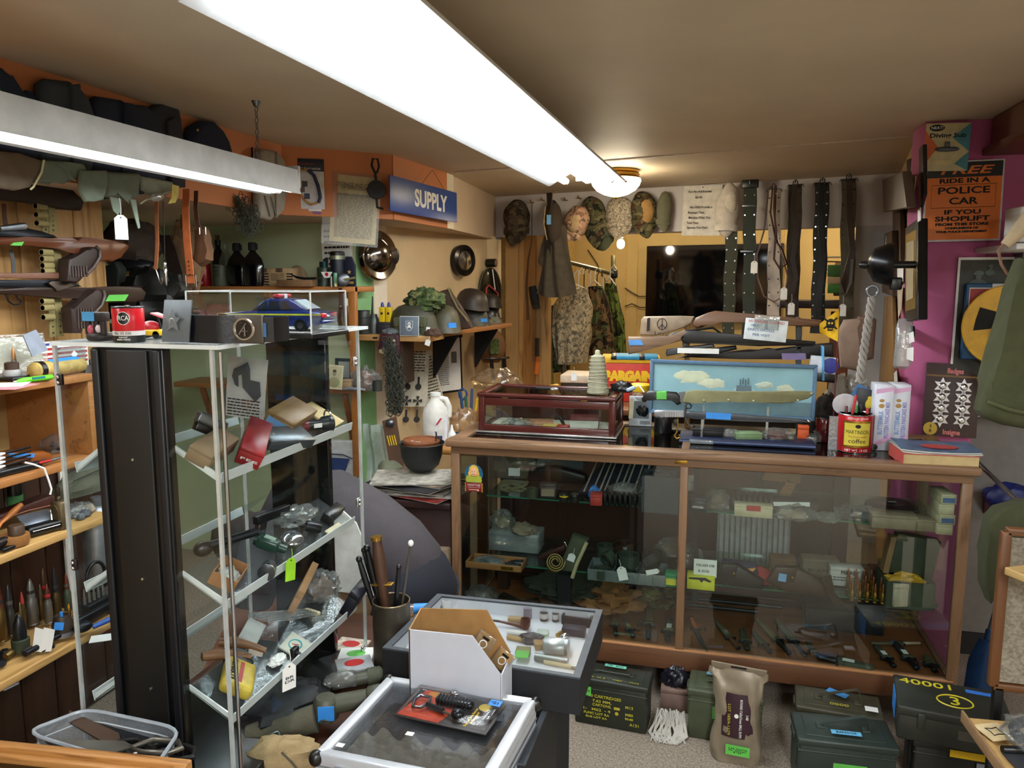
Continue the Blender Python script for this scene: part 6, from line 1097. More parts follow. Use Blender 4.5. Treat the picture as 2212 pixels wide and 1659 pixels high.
for i in range(4):P(t,'sheet',KB((.02*i,.08,-.03*i),(.2,.16,.008),rot=(0,.04*i,0)),[PAPER,CARD,WHT,CARD][i])
# on the counter top
TOP=.992
def CT(u,v):p=Z(u,v,TOP);return p
MAH=wood('#4a1c18','#2a0e0c','X',14,.22);
a,b,c=CT(1034,932),CT(1328,946),CT(1372,905);w=b.x-a.x;d=.30;hgt=Y(1034,850,a.y).z-TOP
t=T('mahogany_case','dark red glazed mahogany display case on the counter','display case',((a.x+b.x)/2,a.y+d/2,TOP),(0,0,0));hx,hy=w/2,d/2
for sx in(-1,1):
 for sy in(-1,1):P(t,'corner_post',KB((sx*(hx-.012),sy*(hy-.012),hgt/2),(.026,.026,hgt-.004),bev=.003),MAH)
 P(t,'side_rail',KB((sx*(hx-.01),0,.012),(.02,d-.05,.026),bev=.002).box((sx*(hx-.01),0,hgt-.04),(.02,d-.05,.03),bev=.002),MAH);P(t,'side_pane',KB((sx*(hx-.01),0,hgt/2),(.003,d-.05,hgt-.06)),GLS)
P(t,'front_rail',KB((0,-hy+.01,.016),(w-.04,.02,.032),bev=.002).box((0,-hy+.01,hgt-.032),(w-.04,.02,.032),bev=.002),MAH);P(t,'back_rail',KB((0,hy-.01,hgt/2),(w-.04,.015,hgt-.02),bev=.002),MAH)
P(t,'front_pane',KB((0,-hy+.01,hgt/2),(w-.05,.003,hgt-.05)),GLS);P(t,'plinth',KB((0,-.004,.003),(w+.02,d+.02,.007),bev=.002),mt('a8a4a0',.25,.7))
k=K()
for x,y_,sx,sy in((0,-hy+.008,w+.01,.03),(0,hy-.012,w+.01,.03),(-hx+.012,0,.03,d),(hx-.012,0,.03,d)):k.box((x,y_,hgt-.004),(sx,sy,.016),bev=.004)
P(t,'lid_frame',k,MAH);P(t,'lid_pane',KB((0,0,hgt-.004),(w-.04,d-.04,.004)),glass('#d8dcd8',.1));P(t,'floor',KB((0,0,.01),(w-.03,d-.03,.005)),mt('c9c4b8',.8))
for x in(-.3*w,.28*w):P(t,'hinge',KB((x,-hy-.001,hgt-.013),(.026,.003,.004),bev=.001),BRS)
mc=t.location.copy();mc.z+=.014
t=T('postcard_book','old pictorial booklet lying in the mahogany case','book',mc+V((-.08,.02,0)),(0,0,.2));P(t,'cover',KB((0,0,.006),(.16,.11,.01),bev=.001),mt('b07a5a',.6,var=.4,s=40));P(t,'pages',KB((.002,.001,.0),(.157,.107,.005)),PAPER)
t=T('yellow_booklet','yellow booklet lying beside the pictorial booklet','book',mc+V((.02,-.04,0)),(0,0,-.1));P(t,'cover',KB((0,0,.005),(.1,.07,.008),bev=.001),mt('c9a850',.6));P(t,'pages',KB((.002,-.001,.0),(.098,.068,.004)),PAPER)
t=T('red_book','thick maroon book lying in the mahogany case','book',mc+V((.14,.0,0)),(0,0,.12));P(t,'pages',KB((0,0,.021),(.115,.135,.032)),PAPER);P(t,'cover',KB((0,0,.039),(.12,.14,.004),bev=.001).box((0,0,.003),(.12,.14,.004),bev=.001).box((0,.07,.021),(.12,.004,.04),bev=.001),mt('6a1c20',.5))
t=T('folding_knife','black folding knife standing against the maroon book','knife',mc+V((.07,-.06,.0)),(0,-.5,.2));P(t,'body',KB((0,0,.03),(.014,.012,.06),bev=.004),BLK)
one('red_tin','flat red tin between the booklet and the maroon book','tin',KB((0,0,.008),(.05,.05,.014),bev=.003),RED,mc+V((.06,-.075,0)))
bag('clear bag of badges in the mahogany case',mc+V((-.14,-.06,0)),(.06,.04,.022),mt('7d7f80',.4,.5),22)
mt_=V((0,0,hgt+.006))+t.location*0+V((mc.x,mc.y,TOP));s_=mpp(Y(1292,850,mt_.y))
p=Y(1292,852,a.y+.1);t=T('thread_cone','tall cone of grey-green sewing thread on the mahogany case','thread cone',V((p.x,a.y+.1,mt_.z)),(0,rad(-1.5),0));s_=mpp(p)
pr=[(23*s_,0),(24*s_,3*s_)]+[((23-9*i/22+.7*(i%2))*s_,(4+i*3.6)*s_)for i in range(22)]+[(9*s_,82*s_),(6*s_,84*s_)]
P(t,'thread',KL(pr,n=28),mt('9a9880',.8,bump=.6,bs=900));P(t,'cone_tip',KL([(6*s_,84*s_),(5.5*s_,91*s_),(4*s_,93*s_),(0,93*s_)]),mt('a8a488',.7))
k=K()
for j in range(9):k.tube([((23-.09*(z)+.9)*s_*cos(q*.45+j),(23-.09*z+.9)*s_*sin(q*.45+j),z*s_)for q,z in((q,8+j*8+(7-j)*.55*sin(q*.45))for q in range(14))],.0011,4,True)
P(t,'loose_strand',k,mt('b0ac94',.8),kind='stuff')
t=T('pen','black pen with a clear tip lying on the mahogany case','pen',V((Y(1180,848,a.y+.14).x,a.y+.14,mt_.z+.006)),(0,0,-.1));P(t,'barrel',KC((-.045,0,0),(.02,0,0),.006),BLK);P(t,'clear_tip',KE((.035,0,0),(.02,.007,.006)),glass('#e8e8e8',.2,.05,.15))
t=T('key_fob','black and blue car key bunch behind the thread cone','keys',V((Y(1350,850,a.y+.16).x,a.y+.16,mt_.z)));P(t,'pouch',KO((-.01,0,.014),(.045,.03,.03),seed=3,amp=.4),BLK);P(t,'fob',KB((.025,-.02,.016),(.04,.025,.016),rot=(0,-.3,.3),bev=.006),mt('8fa4b4',.3));P(t,'cord',KT([(.04,0,.02),(.06,-.01,.03),(.08,-.02,.005)],.003,6),WHT)
p=CT(1382,922);p.y+=.02;s_=mpp(p);t=T('keyring_pack','white card pack with a chrome picture standing by the mahogany case','package',p,(.06,0,.04));P(t,'card',KB((0,0,33*s_),(48*s_,.003,66*s_),bev=.003),mt('c3c9cf',.4));P(t,'picture',KB((0,-.002,36*s_),(36*s_,.001,38*s_)),mt('6d7478',.5));P(t,'gadget',KO((4*s_,-.004,34*s_),(13*s_,.006,12*s_),seed=5,flat=False),mt('2a2c30',.2,.6));TX(t,'Put Up to you\nThank You',INK,3*s_,(4*s_,-.003,60*s_),FR,w=30*s_);sheet_lines(t,22*s_,8*s_,3,.003,x0=10*s_,y0=8*s_)
t=T('snack_jar','clear jar with a bright yellow lid behind the white card pack','jar',V((Y(1382,900,p.y+.09).x,p.y+.09,TOP)));P(t,'jar',KL([(24*s_,0),(25*s_,4*s_),(25*s_,66*s_),(20*s_,70*s_)]),glass('#e8dcd0',.1,.03,.2,'#a06a5a'));P(t,'lid',KL([(22*s_,70*s_),(23*s_,72*s_),(23*s_,84*s_),(20*s_,86*s_),(0,86*s_)]),mt('e3bb1a',.4))
HT('cream string tag dangling before the white card pack',Y(1364,882,p.y-.05),9*s_,44*s_,0,.06,mt('d0c4a4',.7),50*s_)
p=CT(1432,934);t=can('pen_cup','plain black pen cup under the bayonet grip','cup',p,S(p,19),S(p,42),mt('0c0c0e',.35),BLK)
yb=3.17;A,B,C_=Y(1404,778,yb),Y(1767,782,yb),Y(1403,893,yb);w=B.x-A.x;h=A.z-C_.z;p=V(((A.x+B.x)/2,yb,(A.z+C_.z)/2));s_=mpp(p)
t=T('submarine_painting','blue framed painting of a grey submarine under clouds','painting',p,(-.03,rad(.6),0));FRB=mt('4f6f8c',.5,var=.1,s=60)
k=K();q=[V((-w/2,0,-h/2)),V((w/2,0,-h/2)),V((w/2,0,h/2)),V((-w/2,0,h/2))]
for i in range(4):
 a_,b_=q[i],q[(i+1)%4];ia,ib=V((a_.x*(1-.044),0,a_.z*(1-.14))),V((b_.x*(1-.044),0,b_.z*(1-.14)));k.poly([a_,b_,ib,ia],(0,.022,0),bev=.003)
P(t,'frame',k,FRB);P(t,'canvas',KB((0,.014,0),(w*.96,.004,h*.9)),mt('86b0b8',.6,var=.1,s=8));P(t,'sea',KB((0,.0105,-h*.31),(w*.955,.004,h*.26)),mt('5a7880',.6,var=.15,s=20))
for i,(x,z,a_,b_)in enumerate(((-.24,.2,.2,.13),(-.12,.1,.16,.1),(.2,.1,.1,.07),(.32,.05,.1,.08),(.08,.0,.12,.06))):P(t,'cloud',KO((x*w,.013,z*h),(a_*w*.55,.003,b_*h*1.0),n=30,m=14,amp=.3,seed=i+3,flat=False),mt(['#c4ccb0','#c9cfb4','#b8c6b4','#c2cab0','#aec4bc'][i],.7,var=.08))
P(t,'submarine',KP([(x*w,.0085,z*h)for x,z in((-.33,-.2),(-.28,-.12),(.0,-.1),(.03,-.1),(.035,.08),(.12,.08),(.13,-.1),(.36,-.08),(.37,-.02),(.375,-.2))],(0,.002,0)),mt('5d727a',.6,var=.08))
for i in range(4):P(t,'mast',KB(((.055+i*.016)*w,.008,(.14+.02*(i%2))*h),(.004*w,.002,.12*h)),mt('3f5058',.6))
ym=3.0;t=T('machete','machete in a khaki canvas sheath with a black hooked grip','machete',Y(1560,862,ym));o=t.location;pl=YP(ym)
OU(t,'grip',[(1386,862),(1392,850),(1400,845),(1440,846),(1462,848),(1469,856),(1466,864),(1472,872),(1462,876),(1452,862),(1420,864),(1400,862),(1394,870),(1387,868)],pl,o,.02,BLK,.006);OU(t,'green_label',[(1418,846),(1440,846),(1440,863),(1418,863)],YP(ym-.003),o,.026,GRN,.002);OU(t,'blade_root',[(1466,848),(1480,846),(1480,870),(1466,868)],YP(ym+.005),o,.01,STL)
sh=OU(t,'sheath',[(1474,868),(1482,846),(1500,844),(1600,847),(1740,846),(1757,847),(1759,852),(1745,862),(1720,868),(1690,872),(1640,870),(1560,868),(1500,868),(1480,872)],pl,o,.022,mt('7d7a58',.9,bump=.3,bs=500),.006)
for u,v in((1521,865),(1574,864),(1628,866),(1724,865),(1753,850)):P(sh,'rivet',KE(Y(u,v,ym-.002)-o,(.005,.003,.004),n=10,m=6),mt('a9c0b0',.4,.5))
yb2=2.93;t=T('bayonet','long grey sheathed bayonet with a hooked guard and blue tape','bayonet',Y(1580,900,yb2));o=t.location;pl=YP(yb2)
OU(t,'grip',[(1412,888),(1420,886),(1438,887),(1478,888),(1480,901),(1440,899),(1428,898),(1420,904),(1413,900)],pl,o,.02,mt('8f9296',.4,.6),.007)
for i in range(8):P(t,'grip_ridge',KC(Y(1438+i*5,888,yb2+.01)-o,Y(1438+i*5,900,yb2+.01)-o,.0115,n=10),mt('9ea1a4',.4,.6))
OU(t,'scabbard',[(1481,888),(1500,890),(1600,896),(1700,904),(1742,908),(1748,911),(1742,914),(1700,913),(1600,910),(1500,905),(1481,903)],pl,o,.022,mt('4a4f56',.4,.6),.008);P(t,'guard',KT([Y(u,v,yb2+.01)-o for u,v in((1482,872),(1480,890),(1481,905),(1487,918),(1495,922),(1500,918))],[.003,.005,.005,.005,.005,.008],8),mt('55504a',.4,.7));P(t,'ring',KT([Y(1487+7*cos(i),877+6*sin(i),yb2+.01)-o for i in range(6)],.003,6,True),GUN)
OU(t,'blue_label',[(1525,891),(1580,894),(1578,907),(1525,904)],YP(yb2-.003),o,.004,BLU);P(t,'tip_ball',KE(Y(1747,910,yb2+.01)-o,(.007,)*3,n=12),CHR)
for i,(u,v,lb)in enumerate(((1515,955,'clear block stand under the bayonet nearest the black cup'),(1655,960,'clear block stand under the bayonet nearer the coffee tin'))):
 p=CT(u,v);s_=mpp(p);t=T('clear_stand',lb,'stand',p,group='clear stands under the blades');AC=glass('#e8eee4',.15,.03,.18);P(t,'base',KB((0,0,.008),(50*s_,42*s_,.016),bev=.002),AC);P(t,'post',KB((0,.012,.05),(.008,.006,.088)),AC);P(t,'tall_post',KB((.004,.045,.075),(.008,.006,.13)),AC)
p=Y(1463,930,2.95);t=T('snap_clip','brass snap clip hanging under the bayonet grip','clip',p);s_=mpp(p);P(t,'clip',KT([(x*s_,0,z*s_)for x,z in((0,26),(1,10),(-1,-4),(-6,-12),(0,-18),(6,-14),(4,-8))],.0035,8),BRS);P(t,'bead',KE((-4*s_,0,18*s_),(6*s_,.005,8*s_)),mt('3d3a2e',.4,.5))
t=T('blue_ledger','dark blue flat case lying behind the bayonet','case',(Y(1610,940,3.1).x,3.1,TOP));P(t,'shell',KB((0,0,.01),(.5,.16,.02),bev=.003),mt('1a2444',.5));P(t,'stripe',KB((0,-.081,.01),(.5,.002,.005)),mt('5a6a94',.5))
CN('green_carton','pale green small carton on the dark blue case',V((Y(1615,930,3.08).x,3.08,TOP+.02)),.1,.06,.024,mt('7d9a70',.6),rz=.2);bag('clear bag beside the pale green carton',V((Y(1580,930,3.08).x,3.08,TOP+.02)),(.04,.03,.022),None,41);bag('clear bag of brown bits under the bayonet tip',V((Y(1680,930,3.1).x,3.1,TOP+.02)),(.06,.04,.028),mt('6a3a28',.5),42)
CN('black_tray','black tray of bits behind the bayonet guard',V((Y(1530,925,3.1).x,3.1,TOP+.02)),.12,.07,.03,mt('141416',.5));CN('orange_card','orange packet at the foot of the painting',V((Y(1735,930,3.14).x,3.14,TOP)),.04,.03,.07,mt('d0561e',.5))
yr=3.28;pl=YP(yr);rack=T('gun_rack','tall upright gun rack arms rising over the painting','rack',(Y(1605,900,yr).x,yr,TOP));o=rack.location
for pts,m_ in(([(1719,688),(1723,684),(1733,688),(1733,720),(1728,750),(1734,880),(1734,955),(1720,955)],mt('3f4448',.5)),([(1478,692),(1490,690),(1490,960),(1478,960)],wood('#a8783c','#6b4a20','Z',14))):OU(rack,'upright',[(u,min(v,935))for u,v in pts],pl,o,.02,m_,.004)
P(rack,'foot',KB((0,.02,.006),(.66,.14,.012),bev=.003),BLK);OU(rack,'hook',[(1474,730),(1484,730),(1484,748),(1474,748)],YP(yr-.03),o,.03,mt('55595c',.5),.003)
WL=wood('#7a5f48','#4d382a','X',16,.5);t=T('carved_rifle','carved wooden rifle stock with a peace sign on top of the gun rack','gun',Y(1560,700,yr-.03));o=t.location;pl=YP(yr-.03)
OU(t,'butt',[(1382,724),(1385,690),(1390,684),(1470,683),(1500,684),(1494,698),(1478,708),(1440,720),(1410,726)],pl,o,.04,mt('8d7a64',.6,var=.2,s=30),.008)
OU(t,'stock',[(1494,700),(1500,688),(1530,676),(1545,672),(1565,674),(1640,680),(1775,692),(1776,707),(1700,704),(1600,696),(1555,696),(1535,698),(1515,708),(1504,710)],pl,o,.04,wood('#6b4a32','#3d2819','X',16,.45),.01);OU(t,'sling_slot',[(1398,688),(1404,686),(1403,714),(1397,716)],YP(yr-.033),o,.006,BLK)
c=Y(1430,700,yr-.032)-o;r=S(Y(1430,700,yr),10);P(t,'peace_sign',KT([c+V((r*cos(i*.393),0,1.2*r*sin(i*.393)))for i in range(16)],.0014,5,True).tube([c+V((0,0,r*1.2)),c,c-V((0,0,r*1.2))],.0014,5).tube([c+V((-r*.7,0,-r*.85)),c,c+V((r*.7,0,-r*.85))],.0014,5),INK);TX(t,'Loyal',mt('3a2c22',.8,var=0),r*.8,c+V((0,0,-r*2)),FR,w=r*3)
t=T('toy_rifle','lever rifle with a grey wooden butt and blue price tape','gun',Y(1550,735,yr-.06));o=t.location;pl=YP(yr-.06)
OU(t,'butt',[(1357,766),(1356,728),(1400,728),(1430,730),(1445,726),(1480,712),(1486,722),(1478,734),(1440,745),(1400,756)],pl,o,.035,WL,.009);OU(t,'action',[(1466,730),(1482,714),(1500,714),(1560,720),(1640,728),(1762,738),(1762,746),(1640,748),(1560,744),(1500,742),(1478,742)],pl,o,.03,BLK,.006);OU(t,'blue_label',[(1357,735),(1384,734),(1390,745),(1360,746)],YP(yr-.063),o,.003,mt('4f8fd0',.6));P(t,'lever',KT([Y(u,v,yr-.05)-o for u,v in((1445,726),(1456,720),(1475,716),(1540,708),(1560,722))],.005,6),BLK)
t=T('rifle','dark rifle with a rubber-banded box at its butt behind the painting','gun',Y(1700,760,yr));o=t.location;pl=YP(yr-.0)
OU(t,'stock',[(1480,772),(1560,762),(1620,755),(1660,758),(1680,752),(1760,744),(1800,741),(1802,772),(1740,776),(1690,776),(1600,776)],pl,o,.035,mt('1e1816',.45),.01)
for i,(pts,lb)in enumerate((([(1438,764),(1440,754),(1540,742),(1545,750),(1500,758),(1440,770)],'grey gun barrel under the blue-taped rifle'),([(1455,775),(1540,752),(1590,746),(1592,755),(1540,766)],'dark gun barrel with a long white label'))):
 t2=T('gun_barrel',lb,'gun barrel',Y(*pts[0],yr-.03));OU(t2,'barrel',pts,YP(yr-.03),t2.location,.02,mt(['#55585c','#26282c'][i],.4,.6),.006)
P(t2,'white_label',KB(Y(1508,758,yr-.05)-t2.location,(S(t2.location,86),.002,S(t2.location,11))),WHT);OU(t,'purple_label',[(1688,763),(1740,763),(1742,777),(1690,777)],YP(yr-.004),o,.003,mt('8f7fae',.7))
t=T('banded_box','white and blue card box held by a blue rubber band','box',Y(1778,788,yr-.04),(0,.08,0));s_=mpp(t.location);P(t,'box',KB((0,0,0),(54*s_,.03,36*s_),bev=.003),mt('d4d8e0',.5));P(t,'blue_oval',KE((14*s_,-.016,0),(17*s_,.002,17*s_)),mt('23308f',.4));P(t,'rubber_band',KB((-2*s_,-.006,4*s_),(4*s_,.05,74*s_),rot=(0,-.14,0),bev=.001),mt('5aa8d8',.4));P(t,'black_end',KB((4*s_,.012,-26*s_),(56*s_,.03,22*s_),bev=.004),BLK)
p=Y(1654,713,yr-.09);s_=mpp(p);t=T('haggle_sign','hand lettered white haggling sign on the gun rack','sign',p,(0,rad(4.5),0));P(t,'card',KB((0,0,0),(88*s_,.002,46*s_),bev=.0008),mt('d6dee0',.6));P(t,'sleeve',KB((0,.001,16*s_),(52*s_,.004,30*s_)),glass('#e8ece8',.15,.05,.1))
BI=mt('2a4a8c',.7,var=0)
for s,x,z,m_,w_ in(('NO STEALING ALLOWED!',0,17,mt('c0483e',.7,var=0),74),('ONLY',-24,8,BI,16),('ONE(1) HAGGLE',-10,-1,BI,56),('PER VISIT',-8,-12,BI,36)):TX(t,s,m_,5.4*s_,(x*s_,-.0015,z*s_),FR,w=w_*s_)
p=Y(1811,702,3.12);s_=mpp(p);t=T('pennant','yellow pennant with a black skull on a thin red stick','pennant',p);P(t,'stick',KC((0,0,40*s_),(1*s_,0,TOP-p.z),.0025),mt('5a1a1a',.4));P(t,'cloth',KG(lambda a,b:V((-37*s_*a,-.01*sin(a*5+b*2),(36-72*b-(18-18*b*1.2)*a+(36*b-18)*a*.9)*s_)),10,10,.001),mt('e3b41c',.7))
P(t,'skull',KE((-17*s_,-.013,2*s_),(9*s_,.003,12*s_)).box((-17*s_,-.013,-9*s_),(10*s_,.004,7*s_)).cyl((-30*s_,-.013,-8*s_),(-4*s_,-.013,16*s_),1.8*s_).cyl((-30*s_,-.013,14*s_),(-4*s_,-.013,-8*s_),1.8*s_),INK);P(t,'face',KE((-20*s_,-.0165,4*s_),(2*s_,.001,2.4*s_),n=8).ell((-14*s_,-.0165,4*s_),(2*s_,.001,2.4*s_),n=8).box((-17*s_,-.0165,-8*s_),(7*s_,.001,1.4*s_)),YEL)
for i,(u,v,ru,rv,m_,lb)in enumerate(((1842,745,30,56,'#8d7564','tan leather holster bag hung behind the yellow pennant'),(1868,730,22,48,'#5f4636','brown leather bag beside the tan holster bag'))):
 p=Y(u,v,3.5);one('leather_bag',lb,'bag',KP([(x*S(p,ru),0,z*S(p,rv))for x,z in((-1,.5),(-.6,.95),(.5,1),(1,.8),(1,-.9),(.4,-1),(-.6,-.9))],(0,.06,0),bev=.014).jit(.006,12),mt(m_,.7),p,group='leather bags behind the pennant')
LU('clear_bag','clear plastic bag slumped below the leather bags','bag',V((Y(1858,810,3.32).x,3.32,TOP+.0)),(.06,.04,.16),BAG,seed=44);LU('dark_bundle','dark wrapped bundle under the banded box','bundle',V((Y(1790,860,3.3).x,3.3,TOP)),(.07,.05,.11),mt('2b2521',.8),seed=45);LU('pale_bundle','pale wrapped papers bundle beside the red glass jar','bundle',V((Y(1815,830,3.34).x,3.34,TOP)),(.06,.04,.16),mt('8f8474',.8),seed=46)
p=V((Y(1782,925,3.2).x,3.2,TOP));t=can('glass_jar','dark red glass jar behind the clear blocks','jar',p,S(p,20),S(p,52),mt('4a0f12',.1,spec=.8),BLK)
for i in range(4):p=CT(1752+i*15,958-i*4);t=T('clear_block',['clear square block nearest the bayonet tip','clear block with a grey insert','slanted clear block with a grey wedge','clear block beside the coffee tin'][i],'block',p,(0,0,.3*i),'small clear blocks by the coffee tin');s_=mpp(p);P(t,'block',KB((0,0,8*s_),(20*s_,16*s_,15*s_),bev=.001),glass('#e4eae4',.15,.02,.12));P(t,'insert',KB((0,0,18*s_),(20*s_,14*s_,3*s_),rot=(.3,.3*(i%2),0)),mt('4a4f4c',.5))
one('clear_plaque','upright clear sheet behind the coffee tin','plaque',KB((0,0,.06),(.04,.003,.13)),glass('#dfe6e8',.15,.04,.2),V((Y(1802,940,3.05).x,3.05,TOP)))
p=CT(1844,972);r=S(p,35);h=S(p,80);t=can('coffee_tin','red coffee tin of pens at the counter front','can',p,r,h,mt('b3141c',.3,.2),None,[(.0,.015,CHR),(.985,1,CHR)])
P(t,'yellow_label',KG(lambda a,b:V((r*1.012*cos(-2.35+1.55*a),r*1.012*sin(-2.35+1.55*a),h*(.2+.6*b))),14,6),mt('cdbb42',.4));P(t,'gold_edge',KG(lambda a,b:V((r*1.006*cos(-2.42+1.69*a),r*1.006*sin(-2.42+1.69*a),h*(.14+.72*b))),14,6),BRS)
a0=-1.5708
WX(t,'MARTINSON',INK,h*.105,r*1.012,h*.56,r*1.35,a0);WX(t,'coffee',INK,h*.12,r*1.012,h*.32,r*1.0,a0);WX(t,'The Dependable',mt('a8403a',.6,var=0),h*.05,r*1.012,h*.44,r*1.1,a0);WX(t,'NET WT. 13 OZ.',WHT,h*.06,r,h*.07,r*1.4,a0);WX(t,'REGULAR GRIND',WHT,h*.05,r,h*.92,r*1.2,a0);P(t,'emblem',KE((0,-r*1.02,h*.72),(r*.16,.002,h*.05),n=10),INK)
for i,(x,y_,z,m_,lb)in enumerate(((-.4,-.2,1.52,RED,'red marker pen standing tilted in the coffee tin'),(.75,.1,1.15,RED,'red capped pen at the rim of the coffee tin'),(-.55,.2,1.18,mt('5a1c1c',.4),'thin maroon pen in the coffee tin beside the tilted marker'),(.1,.3,1.2,mt('2a7a3a',.4),'green pen lying in the mouth of the coffee tin'),(.4,.5,1.25,BLK,'black pen at the back of the coffee tin'))):
 q=T('pen',lb,'pen',p+V((x*r*.9,y_*r,h*.55)),(.05,.12*(1 if i==0 else-.2),0),'pens in the coffee tin');P(q,'barrel',KL([(.003,0),(.005,.01),(.005,h*(z-.75)),(.003,h*(z-.7))],n=10),m_);P(q,'cap',KL([(.0055,h*(z-.75)),(.0052,h*(z-.56)),(.002,h*(z-.54))],n=10),m_)
q=T('name_fan','grey rounded paddle card standing in the coffee tin','card',p+V((-r*.6,r*.5,h*1.0)),(0,.1,0));P(q,'card',KE((0,0,h*.2),(r*.75,.003,h*.3)),mt('b8b4b8',.5));P(q,'stem',KB((0,0,-h*.2),(.012,.004,h*.4)),mt('8a8488',.5))
q=T('sticker_pack','black card with yellow frog stickers behind the coffee tin','package',p+V((r*.7,r*1.4,h*1.05)),(0,.15,0));P(q,'card',KB((0,0,.02),(.075,.002,.11),bev=.001),mt('16171c',.4));P(q,'frog',KE((.012,-.002,.02),(.012,.002,.02),n=12).ell((.012,-.002,.042),(.008,.002,.008),n=10),mt('d0b52a',.5));P(q,'blue_card',KB((-.03,.004,.04),(.05,.002,.09),rot=(0,.3,0)),mt('3a6a9a',.5))
q=T('marker_pen','grey marker with a red cap standing beside the coffee tin','pen',V((CT(1884,968).x,CT(1884,968).y,TOP)));P(q,'barrel',KL([(.006,0),(.0065,.06),(.006,.065)],n=12),mt('8d8f94',.35));P(q,'cap',KL([(.0068,.06),(.0068,.1),(.003,.105)],n=12),RED)
one('cable_reel','small black caster lying at the foot of the grey marker','caster',KL([(.012,-.006),(.013,0),(.012,.006),(.004,.007)],rot=(pi/2,0,0)),BLK,CT(1887,972)+V((0,0,.012)))
PBX=mt('d4d8e4',.5,var=.03);PNKB=mt('d8a8cc',.5,var=.04)
for i,(u,lb)in enumerate(((1903,'pancake mix box standing next to the grey marker'),(1939,'pancake mix box standing next to the magenta column'))):
 p=CT(u,973);w=S(p,35);h=S(p,143);d=.09;q=T('pancake_mix_box',lb,'box',p+V((0,d/2,0)),(0,0,.04),'pancake mix boxes');P(q,'box',KB((0,0,h/2),(w,d,h),bev=.001,seg=1),PBX)
 for zs in((.04,.18,.26,.12),(.93,.97,.91,.86)):P(q,'pink_band',KP([(x*w/2,-d/2-.0006,h*z)for x,z in zip((-1,1,1,-1),zs)],(0,.001,0)),PNKB)
 TX(q,'BUTTERMILK',mt('7f9ccc',.6,var=0),w*.26,(-w*.16,-d/2-.001,h*.42),(pi/2,-pi/2,0),w=h*.36,bold=.0006);TX(q,'PROTEIN PANCAKE MIX',mt('8f8fc8',.6,var=0),w*.24,(w*.2,-d/2-.001,h*.46),(pi/2,-pi/2,0),w=h*.56,bold=.0006);P(q,'pancake_picture',KE((-w*.15,-d/2,h*.68),(w*.17,.001,w*.14)).ell((-w*.15,-d/2,h*.76),(w*.15,.001,w*.1)),mt('b08a4a',.5))
bkz=TOP;p=Z(2040,992,TOP);t=T('paperback_book','thick paperback lying at the counter end under the magazines','book',V((.76,2.92,TOP)),(0,0,.05));P(t,'pages',KB((0,0,.022),(.235,.17,.036)),mt('c0a878',.8));P(t,'cover',KB((0,0,.0025),(.24,.175,.003)).box((0,0,.042),(.24,.175,.003)).box((-.119,0,.022),(.003,.175,.04)),mt('b04a44',.5))
for i,(z,m_,lb)in enumerate(((.046,mt('8d8a84',.5),'creased grey magazine on the thick paperback'),(.053,mt('4a5f7a',.5,var=.4,s=20),'blue-covered magazine with a red figure topmost at the counter end'))):
 q=T('magazine',lb,'magazine',V((.765,2.925,TOP+z)),(0,0,.04-.06*i));P(q,'cover',KG(lambda a,b:V(((a-.5)*.25,(b-.5)*.185,.005*(2*a-1)**2+.002)),8,3,.003),m_);P(q,'pages',KG(lambda a,b:V(((a-.5)*.245,(b-.5)*.182,.005*(2*a-1)**2-.002)),8,3,.003),PAPER)
P(q,'red_picture',KE((.01,-.02,.005),(.06,.04,.0015)),mt('a83a34',.5))
p=Z(2052,946,TOP+.002);s_=mpp(p);t=T('badge_card','brown blister card of eight silver star badges','package',p+V((0,.02,0)),(-.12,rad(2),.03));P(t,'card',KB((0,0,80*s_),(108*s_,.003,158*s_),bev=.001),mt('3f2c2a',.5));P(t,'stripe',KB((0,-.002,132*s_),(104*s_,.001,4*s_)),mt('7a5a2a',.5))
TX(t,'Badges',mt('d87a78',.5,var=0),11*s_,(4*s_,-.003,143*s_),FR,w=32*s_,bold=.0008);TX(t,'Insigne',mt('d87a78',.5,var=0),11*s_,(4*s_,-.003,10*s_),FR,w=34*s_,bold=.0008);P(t,'yellow_disc',KC((-38*s_,-.002,16*s_),(-38*s_,-.003,16*s_),14*s_,n=20),mt('c9a82a',.4));TX(t,'3\n8',INK,7*s_,(-38*s_,-.004,16*s_),FR)
for i in range(2):
 for j in range(4):
  c=V(((-20+i*42)*s_,-.006,(38+j*24)*s_));q=[c+V(((20 if n%2==0 else 9)*s_*sin(n*pi/6),0,(20 if n%2==0 else 9)*s_*cos(n*pi/6)))for n in range(12)]
  st=P(t,'star_badge',KP(q,(0,.003,0),bev=.0008),mt('c4c4c8',.25,.8));P(st,'boss',KE(c,(8*s_,.005,8*s_),n=14),CHR)
  # goods inside the counter
D1,D2,DK=.749,.456,.22
def CI(u,v,z,y=None):
 p=Z(u,v,z)if y is None else Y(u,v,y);return V((p.x,max(2.88,min(3.3,p.y)),z))
def cbox(nm,lb,u0,u1,v0,v1,z,m_,d=.08,rz=0,y=None,lab=None,s=None,cat='box',**k):
 p=CI((u0+u1)/2,v1,z,y);f=mpp(p);return CN(nm,lb,p+V((0,d/2,0)),(u1-u0)*f,d,(v1-v0)*f*.95,m_,rz,cat,lab,s,**k)
NVB=mt('20282f',.5);TNB=mt('a08a6a',.7);CRM=mt('c9bd9c',.6);BRB=mt('6d5238',.8)
t=cbox('plastic_tub','cloudy plastic tub with a store sticker at the back of the upper glass shelf',1060,1150,978,1030,D1+.02,glass('#cfc4b4',.1,.1,.5,'#8a7d68'),.16,.15,3.15);SX(t,(0,-.083,.03),.05,.035,WHT,name='store_sticker')
cbox('grey_box','grey flat box at the back of the upper glass shelf',1160,1260,978,1010,D1+.06,mt('5d666c',.6),.12,0,3.22)
